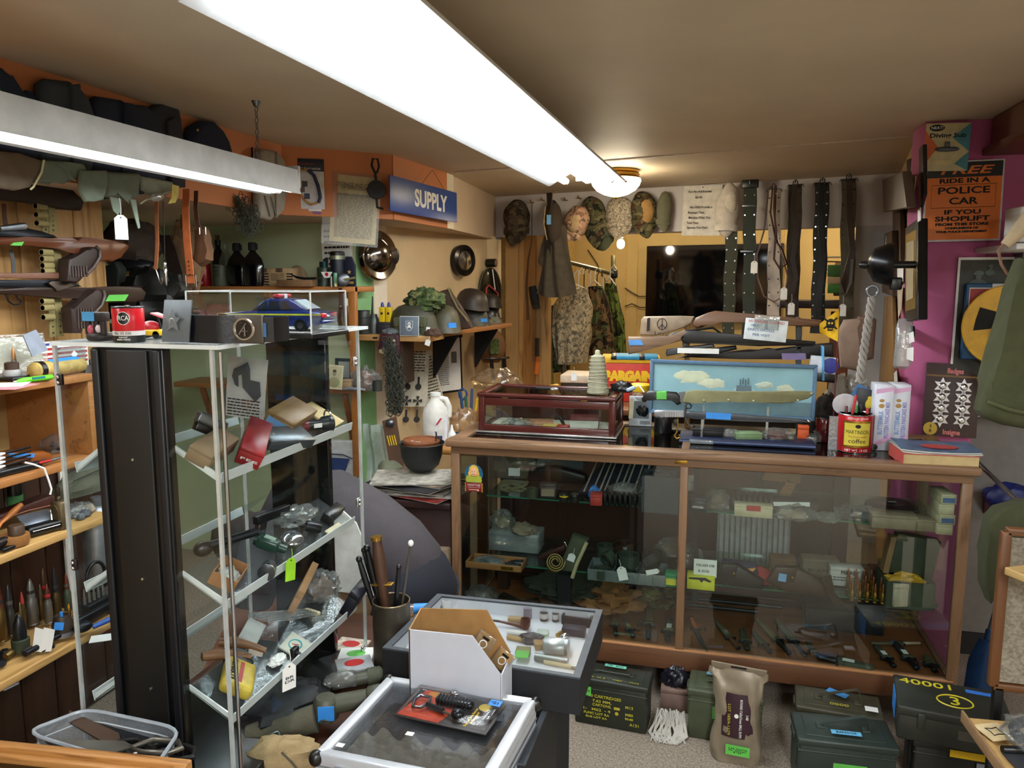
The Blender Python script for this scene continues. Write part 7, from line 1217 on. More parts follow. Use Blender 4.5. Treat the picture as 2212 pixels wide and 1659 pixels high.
p=CI(1330,1030,D1,3.15);f=mpp(p);t=T('striped_cloth','navy cloth with white stripes folded on the upper glass shelf','cloth',p);L2=[(-78,-4),(-40,12),(0,26),(40,40),(70,48)]
P(t,'cloth',KP([(-72*f,-.1,0),(60*f,-.1,0),(78*f,.1,48*f),(-30*f,.1,48*f)],(0,0,.012),bev=.004),mt('1d2030',.9))
for i in range(9):x=(-62+i*14+(4 if i%3 else 0))*f;P(t,'stripe',KP([(x,-.101,.013),(x+3.5*f,-.101,.013),(x+(20)*f*.9,.1,48*f+.013),(x+16.5*f*.9,.1,48*f+.013)],(0,0,.001)),mt('b8a898',.8))
t=cbox('kit_box','white and red kit box with a grey picture on the upper glass shelf',1400,1500,1008,1032,D1+.03,mt('cfc6bd',.5),.1,0,3.1);P(t,'red_end',KB((-.055,-.052,.016),(.02,.002,.03)),RED);P(t,'picture',KO((.015,-.052,.016),(.035,.002,.012),seed=2,flat=False),mt('6a6d70',.6))
t=T('cord_coil','tangled olive cord coil on the upper glass shelf','cord',CI(1108,1072,D1,3.0));P(t,'cord',KT([(.06*cos(i*.9)*(1-.003*i),.03*sin(i*.7),.012+.03*abs(sin(i*.37)))for i in range(60)],.006,6),mt('5d5638',.8))
rolled('web_strap','dark olive strap roll with a yellow string on the upper glass shelf',CI(1150,1075,D1,2.95),.022,.04,OLV)
t=T('pistol_holster','dark brown leather pistol holster at the back of the upper glass shelf','holster',CI(1200,1045,D1+.01,3.15));P(t,'body',KP([(-.13,0,0),(-.12,0,.06),(0,0,.075),(.13,0,.05),(.14,0,0)],(0,.05,0),bev=.015),mt('1e1412',.4));P(t,'strap',KB((-.03,-.004,.04),(.02,.008,.07),bev=.003),LEA);P(t,'buckle',KB((-.03,-.01,.065),(.02,.004,.014)),CHR)
LU('blue_bundle','bright blue taped bundle on the upper glass shelf','bundle',CI(1284,1058,D1,3.0),(.022,.03,.035),BLU,seed=3)
cbox('lighter_box','small dark box with a torn label on the upper glass shelf',1164,1200,1048,1082,D1,mt('33302c',.5),.05,.1,2.95,mt('8a7a64',.7))
for u,lb in((1218,'small dark tin with a yellow band on the upper glass shelf'),(1241,'small plain dark tin beside the yellow-banded tin')):t=can('small_tin','x','tin',CI(u,1084,D1,2.93),.018,.034,mt('2a2520',.4),mt('1c1916',.4),[(.6,.75,YEL if u<1230 else BLK)]);t['label']=lb
cbox('red_tin','flat red tin box before the row of black magazines',1272,1298,1064,1088,D1,mt('b03a30',.5),.07,.15,2.9);
for i in range(8):
 p=CI(1306+i*11,1090,D1,2.92);t=T('gun_magazine','black pistol magazine upright in the row on the upper glass shelf','magazine clip',p,(0,0,.2),'black magazines on the upper glass shelf');P(t,'body',KB((0,.02,.021),(.012,.05,.042),bev=.002),GUN);P(t,'base',KB((0,.02,.044),(.014,.054,.005),bev=.001),BLK)
bag('grey clear bag lying over the black magazines',CI(1350,1062,D1+.03,3.0),(.06,.04,.028),mt('6a6c64',.7),51)
t=T('open_box','dark slate open box standing behind the left pane near the mullion','box',V((CI(1424,1118,D1).x,2.90,D1)));t['label']='dark slate open box standing behind the glass next to the mullion'
f=.00182;k=KB((0,-.035,.07),(.14,.003,.14)).box((0,.045,.075),(.14,.003,.15)).box((-.07,.005,.07),(.003,.08,.14)).box((.07,.005,.07),(.003,.08,.14)).box((0,.005,.003),(.14,.08,.004));P(t,'walls',k,mt('27333a',.55));P(t,'lining_paper',KO((0,.005,.12),(.06,.034,.03),seed=6,amp=.4),mt('1b2026',.6))
def tray(nm,lb,p,w,d,h,m_,rz=0,n=1,th=.006):
 t=T(nm,lb,'tray',p,(0,0,rz));P(t,'floor',KB((0,0,th/2),(w,d,th)),m_)
 for s in(-1,1):P(t,'side',KB((s*w/2,0,h/2),(th,d,h),bev=th*.2),m_);P(t,'end',KB((0,s*d/2,h/2),(w,th,h),bev=th*.2),m_)
 for i in range(1,n):P(t,'divider',KB((-w/2+w*i/n,0,h/2),(th,d,h)),m_)
 return t
p=CI(1075,1218,D2);t=tray('wooden_tray','shallow wooden tray of small parts on the lower glass shelf',V((p.x,2.93,D2)),.23,.1,.026,wood('#96683c','#6a4522','X',16),0);P(t,'label_frame',KB((.06,-.054,.013),(.05,.002,.014)),BRS)
bag('clear bag of grey bolts in the wooden tray',V((p.x-.03,2.93,D2+.008)),(.06,.035,.02),mt('4a4e52',.5,.4),52)
for i in range(3):t=T('black_tube',['black tube lying at the end of the wooden tray','second black tube leaning in the wooden tray','short black tube at the front of the wooden tray'][i],'tube',V((p.x+.075+.006*i,2.91+.02*i,D2+.016)),(0,0,.2*i));P(t,'tube',KC((-.03,0,0),(.03,0,0),.009),BLK);P(t,'collar',KC((-.012,0,0),(-.002,0,0),.0105),GUN)
cbox('clear_case','clear plastic parts box behind the wooden tray',1052,1165,1130,1175,D2,glass('#e0e4e4',.12,.05,.2),.12,0,3.1,seam=True);LU('tan_sock','rolled tan cloth on the clear parts box','cloth',CI(1130,1140,D2+.09,3.1),(.05,.04,.03),mt('8a7d68',.9),seed=8);bag('cloudy bag of cloth near the counter end',CI(1085,1125,D2+.09,3.15),(.05,.04,.05),mt('9a8a6a',.9),53)
rolled('khaki_belt','khaki webbing belt rolled up on the lower glass shelf',CI(1198,1215,D2,2.94)+V((0,0,.03)),.038,.036,mt('8f7a42',.9),(pi/2-.5,0,.3),3)
t=T('dress_dagger','dagger with a black grip in a brown leather sheath on the lower glass shelf','knife',CI(1165,1200,D2,2.98)+V((0,0,.03)),(0,-.45,.1));P(t,'sheath',KT([(0,0,0),(.05,0,0),(.12,0,0)],[.008,.016,.016],10),mt('3a1c14',.35));P(t,'guard',KB((.126,0,0),(.01,.02,.05),bev=.003),CHR);P(t,'grip',KT([(.13,0,0),(.17,0,0),(.2,0,0)],[.01,.012,.01],10),BLK);P(t,'pommel',KE((.21,0,0),(.01,)*3,n=10),CHR)
HT('white paper tag on the brown sheathed dagger',CI(1235,1170,D2,2.94)+V((0,0,.06)),.03,.034,0,.3)
t=T('canvas_pouch','olive canvas bag with a pale edge leaning on the lower glass shelf','pouch',CI(1230,1240,D2,2.93));P(t,'body',KP([(-.05,0,0),(.02,0,0),(.07,.03,.13),(0,.05,.14)],(0,.05,0),bev=.012),OLV);P(t,'pale_edge',KT([(.012,-.004,-.02),(.03,0,.04),(.066,.02,.125)],.008,8),mt('a89f78',.8))
p=CI(1354,1255,D2);TR=tray('divided_tray','clear divided tray of rolled olive belts on the lower glass shelf',V((p.x,2.94,D2)),.3,.13,.045,glass('#dfe6e6',.12,.05,.28,'#9aa6a6'),.0,3,.003)
GRB=mt('2f3a2c',.85);q0=V((p.x,2.94,D2))
for i,(x,y_,z,r,h,ro,m_,lb)in enumerate(((-.1,-.03,.004,.045,.035,0,GRB,'olive rolled belt in the first division of the clear tray'),(0,-.03,.004,.042,.03,0,GRB,'dark rolled belt in the middle division of the clear tray'),(.1,-.03,.004,.044,.034,0,GRB,'olive rolled belt in the last division of the clear tray'),(-.09,.02,.05,.04,.036,1.2,GRB,'rolled belt tipped on its side over the first division'),(.0,.0,.05,.052,.045,0,GRB,'large olive rolled belt heaped in the middle of the clear tray'),(.1,.02,.05,.04,.036,.9,mt('262d28',.8),'dark rolled belt tipped over the last division'),(-.02,.09,.07,.052,.04,.1,mt('3a2418',.5),'coiled brown leather belt behind the olive rolls'),(-.1,.1,.03,.045,.06,0,GRB,'upright olive belt roll behind the clear tray'),(.1,.1,.03,.045,.05,.2,mt('222a24',.8),'dark green belt roll at the back of the clear tray'),(.17,.03,.0,.03,.03,1.3,mt('4a4a34',.8),'small khaki roll at the end of the clear tray'))):
 rolled('rolled_belt',lb,q0+V((x,y_,z)),r*.9,h,m_,(ro,0,i*.8),3,'rolled belts in the counter')
HT('manila tag with a string over the clear tray',q0+V((-.015,-.07,.04)),.036,.055,0,-.25,WHT,.03);HT('white card tag leaning on the last belt roll',q0+V((.1,-.07,.058)),.02,.05,0,1.3,WHT,.005)
cbox('cartridge_box','green and yellow box with a revolver picture by the mullion',1436,1463,1232,1262,D2,mt('1f8a52',.5),.06,0,2.88,mt('d8d23a',.5));t=cbox('yellow_box','yellow box with a black revolver picture under the price card',1484,1543,1234,1266,D2,mt('d8d82e',.5),.06,0,2.88);P(t,'revolver_picture',KP([(x*.0017,-.031,z*.0017)for x,z in((-26,28),(10,30),(24,22),(18,20),(6,24),(2,18),(-4,24),(-26,24))],(0,-.001,0)),INK)
t=T('price_card','white card hand priced for a rifle item beside the mullion','card',CI(1523,1236,D2+.05,2.9),(-.1,0,0));P(t,'card',KB((0,0,.03),(.085,.002,.066)),WHT);TX(t,'MAUSER K98',INK,.010,(0,-.002,.04),FR,w=.066);TX(t,'$ 20.00',INK,.009,(-.005,-.002,.018),FR,w=.04)
bag('brown crinkled bag on the lower glass shelf by the mullion',CI(1450,1190,D2+.06,3.1),(.06,.05,.04),mt('7a5a40',.6),54);bag('clear brown bag on the box beside the mullion',CI(1490,1190,D2+.02,3.1),(.05,.05,.05),mt('6a4a34',.6),55)
t=T('tan_cloth','crumpled tan cloth on the counter deck','cloth',CI(1315,1300,DK+.05,3.1));P(t,'cloth',KO((0,0,.02),(.13,.1,.05),amp=.35,ridge=.25,seed=11,n=44,m=24),mt('8a5f38',.9))
for i,(y_,lb)in enumerate(((3.17,'long dark rifle lying along the counter deck under the tan cloth'),(3.24,'second long dark rifle lying at the back of the counter deck'))):
 t=T('rifle',lb,'gun',V((-.2+.1*i,y_,DK+.03)));P(t,'barrel',KC((0,0,.02),(.42,0,.02),.009),GUN);P(t,'stock',KP([(-.45,0,-.02),(-.45,0,.04),(-.25,0,.02),(.2,0,.025),(.2,0,0),(-.25,0,-.01)],(0,.03,0),bev=.008),WGUN);P(t,'bolt',KC((-.18,-.02,.03),(-.1,-.02,.03),.008),GUN)
t=T('leather_gear','dark leather gear with brass buckles on the deck near the counter end','harness',CI(1110,1300,DK,3.05));P(t,'strap',KT([(-.1,0,.02),(-.05,0,.06),(.03,0,.03),(.1,0,.05),(.13,0,.01)],.02,8,flat=(.04,.012)),mt('241812',.5));P(t,'pouch',KB((-.02,-.04,.03),(.06,.03,.055),bev=.008),mt('55552f',.8));P(t,'buckle',KT([(.02+.012*cos(i),-.05,.03+.014*sin(i))for i in range(6)],.003,6,True),BRS)
LU('olive_bundle','olive canvas bundle under the lower glass shelf','cloth',CI(1220,1262,DK+.08,3.1),(.16,.1,.05),mt('2c3024',.9),seed=13);bag('cloudy bag at the deck end of the counter',CI(1040,1262,DK+.02,3.0),(.07,.06,.06),mt('8a7f78',.7),56);LU('camo_bundle','brown-green bundle beside the tan cloth','cloth',CI(1430,1290,DK+.06,3.15),(.09,.08,.05),camo(WDL,14),seed=15)
cbox('oil_bottle_box','dark blue lettered box beside the mullion on the upper glass shelf',1488,1526,1072,1108,D1,mt('16202e',.4),.05,0,2.9,None,'S',ink=WHT);bag('brown paper wrapped bag leaning on the upper glass shelf',CI(1548,1080,D1,2.98),(.05,.04,.05),mt('7a6248',.6),57)
t=T('bandolier','black rolled bandolier with cartridge loops and blue labels','bandolier',CI(1668,1092,D1,3.0)+V((0,0,.03)));P(t,'roll',KC((-.16,0,0),(.16,0,0),.032,n=18),BLKM)
for i in range(8):P(t,'loop',KT([(-.145+i*.02,-.034*cos(a*.4-.6),.034*sin(a*.4-.6))for a in range(7)],.008,6),mt('2a211e',.5))
for x in(-.11,-.045):SX(t,(x,-.036,-.022),.055,.016,mt('2c5fb0',.6))
P(t,'white_strip',KB((.06,-.034,.012),(.14,.002,.016),rot=(0,-.06,0)),WHT);P(t,'maroon_sleeve',KC((-.02,-.012,-.016),(.15,-.012,-.016),.022),mt('2a1718',.5))
t=cbox('cream_box','cream cartridge box with a red seal on the upper glass shelf',1587,1667,1090,1117,D1,CRM,.06,0,2.9);P(t,'red_seal',KB((.0,-.031,.035),(.05,.002,.02)),RED);bag('clear bag of tan cartridges on the upper glass shelf',CI(1715,1118,D1,2.93),(.075,.04,.032),mt('9a8868',.6),58);bag('small clear bag next to the tan cartridges bag',CI(1788,1122,D1,2.93),(.04,.03,.022),None,59);bag('dark film-wrapped parts behind the beige boxes',CI(1850,1118,D1,3.0),(.08,.05,.03),mt('2a2a28',.5),60)
for a in((1886,1978,1106,1138,'long beige box at the front of the upper glass shelf'),(1981,2028,1114,1141,'short beige box beside the long beige one')):cbox('beige_box',a[4],*a[:4],D1,mt('8f8068',.7),.08,0,2.88)
t=T('sling_coil','large coiled black leather case strap on the upper glass shelf','case',CI(1925,1100,D1,3.05));P(t,'disc',KL([(.085,0),(.095,.02),(.09,.045),(.06,.055),(.04,.05),(0,.052)],n=32),mt('0d0e10',.3));P(t,'button',KB((0,0,.056),(.03,.02,.006),bev=.002),STL)
for i in range(4):p=V((.80,2.92,D1+i*.036));CN('cream_carton',['lowest cream carton of the stack at the counter end','second cream carton from the bottom of the end stack','third cream carton up in the end stack','topmost cream carton of the stack at the counter end'][i],p,.05,.12,.035,CRM,.1*(i%2),lab=mt('5a6f9a',.6)if i%2 else None,group='cream cartons at the counter end')
t=T('wooden_block_stand','tilted orange-brown wooden board behind the upper glass shelf','board',CI(1690,1040,D1+.05,3.28));P(t,'board',KP([(-.08,0,0),(.07,0,-.005),(.07,0,.07),(-.05,0,.07)],(0,.02,0)),wood('#b07a40','#7d5226','X',10));P(t,'stem',KB((.02,.01,-.04),(.04,.02,.09),rot=(0,.4,0)),wood('#b07a40','#7d5226','X',10))
t=T('floor_heater','white vertical-slatted heater panel behind the counter','heater',Y(1622,1290,3.52));f=mpp(t.location);zf=t.location.z;P(t,'frame',KB((0,.03,90*f),(150*f,.03,190*f),bev=.004),mt('8f9090',.5));P(t,'foot',KB((0,.03,-zf/2),(.12,.05,zf),bev=.004),BLK)
for i in range(13):P(t,'slat',KB(((-66+i*11)*f,.005,90*f),(8*f,.012,180*f),bev=.002),mt('a8a9a8',.5))
D3=.458
t=T('veteran_cap','red and navy folded cap with gold lettering on the lower glass shelf','cap',CI(1608,1236,D3,3.0));P(t,'red_side',KO((.02,0,.025),(.1,.04,.045),amp=.2,seed=5),mt('9a2a22',.8));P(t,'navy_top',KP([(-.1,-.045,.03),(.05,-.045,.05),(.04,-.04,.085),(-.08,-.04,.09)],(0,.05,0),bev=.01),mt('1d2244',.8));TX(t,'DENT',mt('d0a83a',.6,var=0),.018,(.0,-.052,.028),FR,w=.08,bold=.001);P(t,'gold_wing',KP([(-.02,-.05,.066),(.04,-.048,.078),(.03,-.048,.064),(0,-.05,.058)],(0,.004,0)),mt('d0923a',.6))
def holster(lb,u0,v0,u1,v1,w,m_,y_):
 a,b=CI(u0,v0,D3,y_),CI(u1,v1,D3,y_);t=T('pistol_holster',lb,'holster',a+V((0,0,.02)),(0,.1,math.atan2(b.y-a.y,b.x-a.x)));L=(b-a).length
 P(t,'body',KP([(0,0,w*.15),(L*.1,0,w*.85),(L*.4,0,w),(L,0,w*.45),(L*1.02,0,0),(L*.3,0,-.01)],(0,.04,0),bev=.014),m_);P(t,'flap',KP([(-.004,-.006,w*.2),(L*.1,-.006,w*.9),(L*.42,-.006,w*1.02),(L*.4,-.006,w*.4)],(0,.02,0),bev=.006),m_);P(t,'stud',KE((L*.36,-.01,w*.6),(.006,)*3,n=10),BRS);return t
holster('black leather holster lying before the red and navy cap',1545,1255,1648,1270,.085,BLK,2.92);t=holster('large brown leather holster with a blue tag',1655,1275,1800,1285,.095,mt('3d2a1e',.35),2.92);SX(t,(.05,-.008,.05),.028,.03,mt('7aa8d8',.6));P(t,'belt_strap',KS([(.2,-.01,.09),(.22,-.02,.03),(.26,-.03,-.005),(.3,-.03,.0)],.04,.005,(.6,.5,0)),mt('33231a',.4))
for a in((1665,1718,1176,1212,BRB,None,None,'brown cartridge carton at the back of the lower glass shelf'),(1735,1810,1190,1232,mt('6f6450',.8),None,'BLANK','tan carton stamped for blanks'),(1842,1890,1188,1215,BRB,None,None,'brown carton behind the white lettered box'),(1905,1950,1183,1230,mt('8a785a',.8),None,None,'tan carton next to the olive chest'),(1884,1920,1205,1236,mt('6a3a34',.8),None,None,'dull red carton behind the cartridges')):cbox('cartridge_carton',a[7],*a[:4],D3,a[4],.07,.05,3.12,a[5],a[6])
t=cbox('ferret_box','white lettered cartridge box behind the standing cartridges',1796,1864,1196,1240,D3,mt('c4c2bc',.5),.06,0,3.05);TX(t,'FERRET',INK,.013,(.01,-.032,.055),FR,w=.065,bold=.0005);sheet_lines(t,.1,.02,2,.032,y0=.03)
for i in range(4):
 p=CI(1664+i*12,1235,D3,3.0);cartridge('steel_cartridge','dark steel cartridge standing behind the red and navy cap',p,.007,.065,STL,STL,group='dark steel cartridges on the lower glass shelf')
for i in range(19):
 r_,c_=divmod(i,7);p=CI(1826+c_*15.5+r_*5,1262+r_*13,D3);cartridge('brass_cartridge','brass rifle cartridge with a copper tip among those standing by the cream box',V((p.x,3.02-r_*.05,D3)),.0075,.088-.008*r_,BRS,mt('a8603a',.3,.8),group='brass cartridges on the lower glass shelf')
cbox('cream_box','tilted cream box beside the standing cartridges',1928,1962,1240,1294,D3,mt('b8ad94',.6),.035,.3,2.9)
p=V((.715,2.98,D3));t=T('olive_chest','olive box with its lid open at the counter end','chest',p,(0,0,.06));OG=mt('363d2c',.6);P(t,'body',KB((0,-.07,.04),(.16,.004,.1)).box((0,.07,.04),(.16,.004,.1)).box((-.08,0,.04),(.004,.14,.1)).box((.08,0,.04),(.004,.14,.1)).box((0,0,-.008),(.16,.14,.004)),OG);P(t,'lid',KB((.03,.03,.16),(.15,.05,.15),rot=(0,.15,0),bev=.003),OG);P(t,'lid_lining',KB((-.055,.03,.16),(.02,.045,.14),rot=(0,.15,0)),CARD);P(t,'yellow_packets',KO((0,0,.07),(.06,.05,.03),amp=.5,seed=3),mt('c99a2a',.6))
t['label']='olive box with its lid open at the magenta column end of the counter'
def dk(lb,u0,v0,u1,v1,wpx,**k):
 a,b=Z(u0,v0,DK+.003),Z(u1,v1,DK+.003);a.y=max(2.9,a.y);b.y=min(3.3,b.y);L=(b-a).length;return knife('knife',lb,a,L,mpp(a)*wpx,(0,0,math.atan2(b.y-a.y,b.x-a.x)),group='knives on the counter deck',**k)
OL2=mt('6f6448',.5);DS=mt('3a3d34',.5);dk('bayonet with a plain black grip nearest the pipe box',1327,1388,1322,1318,16,blade=mt('5a4630',.4));dk('dark knife with an olive label band',1366,1388,1348,1340,16,blade=DS,tagm=mt('7d7f3a',.6));dk('olive pointed sheath bayonet with a ring guard',1398,1392,1404,1308,20,blade=OL2,ring=True);dk('short wide knife with a strung tag beside the mullion',1440,1402,1448,1340,22,blade=DS,tagm=WHT)
dk('slim bayonet with a wooden grip and ring guard',1492,1338,1526,1412,16,handle=LEAL,blade=STL,ring=True,sheath=False);dk('boot knife in a tan sheath with a brown grip',1596,1412,1546,1345,18,handle=mt('5a2f1e',.4),blade=mt('5d5a4a',.6),tagm=mt('8a8a84',.5));dk('short dark green sheath knife',1616,1425,1602,1362,20,blade=DS);dk('dark knife with a webbed grip beside the short green one',1666,1425,1625,1368,18,blade=DS,handle=mt('22241f',.8));dk('long olive scabbard bayonet with a black grip',1706,1416,1634,1340,19,blade=OL2);dk('second long olive scabbard bayonet with a ring guard',1740,1420,1674,1340,19,blade=OL2,ring=True);dk('short black dagger past the long olive scabbards',1770,1432,1742,1388,13,blade=DS);dk('folding saw knife in a loose olive canvas cover',1768,1432,1890,1450,26,blade=mt('3f4434',.8),tagm=WHT);dk('dark knife with a white label behind the canvas cover',1940,1462,1890,1398,20,blade=DS,tagm=WHT);dk('wide black knife with a square white label',1990,1468,1932,1392,22,blade=BLKM,tagm=WHT);dk('olive bladed knife with a coiled guard at the deck end',2030,1472,1998,1420,22,blade=mt('4d4d34',.7),ring=True);dk('pale-gripped knife with blue tape lying crosswise at the back',1990,1392,1880,1392,12,handle=mt('a8977a',.5),blade=mt('5a5040',.5),tagm=BLU)
CN('black_case','long black case at the back of the counter deck',V((.55,3.22,DK)),.3,.1,.11,BLKM)
# on top of the tower
TT=tz1+.009
def TP(u,v,y):p=Y(u,v,y);return V((p.x,y,TT))
p=TP(280,732,1.225);s_=mpp(p);t=can('lantern_battery','red and black RCA lantern battery on top of the tower','battery',p,32*s_,74*s_,mt('b3131f',.25),BLK,[(.0,.19,BLK),(.19,.32,mt('c4c0bc',.4)),(.97,1.0,BLK)]);R_=32*s_;c=V((0,0,0))
P(t,'emblem',KG(lambda a,b:V((R_*1.012*cos(-1.18+.36*(2*a-1)*math.sqrt(max(0,1-(2*b-1)**2))),R_*1.012*sin(-1.18+.36*(2*a-1)*math.sqrt(max(0,1-(2*b-1)**2))),51*s_+13*s_*(2*b-1))),12,12),BLK);P(t,'emblem_ring',KT([(R_*1.014*cos(-1.18+.38*cos(i*.314)),R_*1.014*sin(-1.18+.38*cos(i*.314)),51*s_+13.5*s_*sin(i*.314))for i in range(20)],.6*s_,4,True),WHT)
WX(t,'RCA',WHT,10*s_,R_*1.018,51*s_,21*s_,-1.18);WX(t,'No. VS 036',INK,6*s_,R_*1.01,19*s_,36*s_,-1.3);WX(t,'FLASHLIGHT\nGENERAL PURPOSE',WHT,3.4*s_,R_*1.01,8*s_,28*s_,-1.25);P(t,'terminal',KL([(6*s_,74*s_),(6*s_,78*s_),(0,78*s_)]),CHR)
p=TP(220,735,1.24);t=T('pipe_fitting','rusty dark cast fitting with round holes and blue tape','fitting',p);MF=mt('2d2826',.5,.5,var=.3);P(t,'ring',KL([(27*s_,0),(30*s_,4*s_),(30*s_,12*s_),(26*s_,16*s_)],n=24),MF);P(t,'top_bar',KB((0,-14*s_,52*s_),(58*s_,22*s_,20*s_),bev=.002),MF)
for x in(-18,4,22):P(t,'post',KC((x*s_,-16*s_,14*s_),(x*s_,-16*s_,44*s_),7*s_),MF)
SX(t,(-8*s_,-26*s_,53*s_),32*s_,20*s_,mt('3f88b8',.6));P(t,'pink_bead',KE((-8*s_,-20*s_,24*s_),(8*s_,6*s_,11*s_)),mt('b04a58',.4));P(t,'white_bead',KE((12*s_,-20*s_,26*s_),(7*s_,6*s_,9*s_)),mt('c4b8b8',.4))
p=TP(330,728,1.30);t=T('toy_car','red and yellow toy race car behind the battery','toy',p);P(t,'body',KB((0,0,14*s_),(62*s_,30*s_,14*s_),bev=.003),mt('d8b41a',.35));P(t,'red_hood',KE((-4*s_,0,26*s_),(24*s_,14*s_,14*s_)),mt('c0303a',.35));P(t,'spoiler',KB((24*s_,0,52*s_),(36*s_,26*s_,4*s_),rot=(0,.3,0),bev=.001),mt('d06a70',.4));P(t,'spoiler_strut',KB((20*s_,0,36*s_),(3*s_,4*s_,30*s_),rot=(0,-.3,0)),BLK)
for x in(-20,20):P(t,'wheel',KC((x*s_,-15*s_,9*s_),(x*s_,15*s_,9*s_),9*s_),BLK)
p=TP(412,729,1.215);t=T('star_buckle_belt','black leather belt with a grey star-embossed buckle','belt',p);P(t,'strap',KS([(-52*s_,12*s_,30*s_),(-20*s_,10*s_,30*s_),(40*s_,0,30*s_),(76*s_,2*s_,30*s_),(110*s_,40*s_,30*s_),(20*s_,70*s_,30*s_)],58*s_,3*s_,(0,0,1)),mt('0b0d14',.35,bump=.1))
bk_=P(t,'buckle',KG(lambda a,b:V(((-68+66*a+7*sin(b*2))*s_,(-6+8*(b-.3)**2*8*.3)*s_,(2+88*b)*s_)),8,12,.003),mt('70777c',.45,.5));q=[((22 if i%2==0 else 9)*s_*sin(i*pi/5)-34*s_,-8.5*s_,46*s_+(26 if i%2==0 else 11)*s_*cos(i*pi/5))for i in range(10)];P(bk_,'star',KP(q,(0,-.0025,0),bev=.0008),mt('868d92',.4,.6));P(bk_,'emblem',KT([(-34*s_+6*s_*cos(i*.5),-12*s_,46*s_+6*s_*sin(i*.5))for i in range(10)],.0012,5),mt('a0a4a8',.4,.6))
p=TP(531,727,1.235);t=T('round_emblem_buckle','square steel belt buckle with a round monogram on a black belt','belt',p);s2=mpp(p);P(t,'buckle',KB((0,0,31*s2),(88*s2,.006,62*s2),bev=.002),mt('5f5a54',.4,.7));P(t,'emblem_ring',KT([(23*s2*cos(i*.2618),-.005,31*s2+22*s2*sin(i*.2618))for i in range(24)],.0026,6,True),mt('b8b4ac',.25,.9));P(t,'emblem',KC((0,-.0025,31*s2),(0,-.0045,31*s2),21*s2,n=24),mt('3a3430',.4,.7));P(t,'monogram',KT([(x*s2,-.006,z*s2)for x,z in((-8,44),(6,44),(-12,20))],.0014,5).tube([(x*s2,-.006,z*s2)for x,z in((2,36),(2,16))],.0014,5).tube([(x*s2,-.006,z*s2)for x,z in((-6,27),(10,27))],.0014,5),mt('8f8a82',.3,.8));P(t,'strap',KS([(40*s2,.004,30*s2),(60*s2,.01,30*s2),(66*s2,.05,30*s2),(40*s2,.09,30*s2)],54*s2,.003,(0,0,1)),BLK);SX(t,(47*s2,-.001,30*s2),8*s2,30*s2,mt('3f6a98',.6))
a,b,c=TP(492,712,1.36),TP(664,722,1.33),TP(732,716,1.33);s_=mpp(b);p=V(((Y(408,720,1.36).x+Y(664,720,1.36).x)/2,1.44,TT));wB=Y(664,720,1.36).x-Y(408,720,1.36).x+.012;hB=S(Y(560,700,1.36),100)
t=T('model_display_box','clear box on a black base holding the model police car','display box',p);P(t,'base',KB((0,0,.005),(wB+.008,.158,.01),bev=.002),BLK);P(t,'inner_card',KB((0,0,.011),(wB-.01,.14,.001)),mt('c9c6c4',.6))
for x,y_,sx,sy in((0,-.075,wB,.002),(0,.075,wB,.002),(-wB/2,0,.002,.15),(wB/2,0,.002,.15)):P(t,'wall',KB((x,y_,hB/2),(sx,sy,hB-.01)),ACR)
P(t,'lid',KB((0,0,hB),(wB,.15,.002)),ACR);k=K()
for x in(-1,1):
 for y_ in(-1,1):k.box((x*wB/2,y_*.075,hB/2),(.0025,.0025,hB))
for y_ in(-1,1):k.box((0,y_*.075,hB),(wB,.0025,.0025))
for x in(-1,1):k.box((x*wB/2,0,hB),(.0025,.15,.0025))
P(t,'edge',k,EDGE,kind='stuff')
cr=T('model_car','blue model police car with a red light bar and yellow stripe','model car',p+V((wB*.09,-.005,.013)),(0,0,.12));L=wB*.8;h=L*.29;CB=mt('16307a',.2,.3,coat=.5)
P(cr,'body',KP([(x*L,-L*.19,z*h)for x,z in((-.5,.2),(-.5,.44),(-.42,.54),(-.2,.6),(.3,.62),(.47,.56),(.5,.42),(.48,.2),(.38,.14),(-.4,.14))],(0,L*.38,0),bev=L*.02),CB);P(cr,'cabin',KP([(x*L,-L*.155,z*h)for x,z in((-.2,.58),(-.05,.95),(.0,.99),(.16,.98),(.2,.94),(.36,.6))],(0,L*.31,0),bev=L*.015),CB)
P(cr,'rear_window',KP([(.21*L,-.12*L,.92*h),(.345*L,-.14*L,.64*h),(.345*L,.14*L,.64*h),(.21*L,.12*L,.92*h)],(.004,0,.002)),mt('b8c4cc',.1));P(cr,'stripe',KB((0,-.192*L,.5*h),(.98*L,.003,.05*h)),mt('c4cc2a',.4))
for q in([(-.16,.6),(-.05,.9),(-.02,.9),(-.03,.6)],[(-.01,.6),(0,.92),(.09,.92),(.09,.6)],[(.11,.6),(.11,.92),(.15,.9),(.22,.6)]):P(cr,'side_window',KP([(x*L,-.158*L,z*h)for x,z in q],(0,-.002,0)),mt('1c2430',.15))
for x in(-.32,.3):
 for y_ in(-1,1):w_=P(cr,'wheel',KC((x*L,y_*.13*L,.17*h),(x*L,y_*.205*L,.17*h),.19*h,n=20),BLK);P(w_,'hub',KC((x*L,y_*.206*L,.17*h),(x*L,y_*.212*L,.17*h),.1*h,n=16),CHR)
P(cr,'light_bar',KB((.05*L,0,1.06*h),(.07*L,.27*L,.13*h),bev=.003),mt('c0263a',.25));P(cr,'light_centre',KB((.05*L,0,1.06*h),(.075*L,.06*L,.135*h)),WHT);P(cr,'tail_light',KB((.485*L,-.13*L,.47*h),(.05*L,.09*L,.14*h),bev=.002),mt('c01a28',.25));P(cr,'tail_light',KB((.485*L,.13*L,.47*h),(.05*L,.09*L,.14*h),bev=.002),mt('c01a28',.25));P(cr,'bumper',KB((.49*L,0,.27*h),(.05*L,.36*L,.1*h),bev=.003),CB)
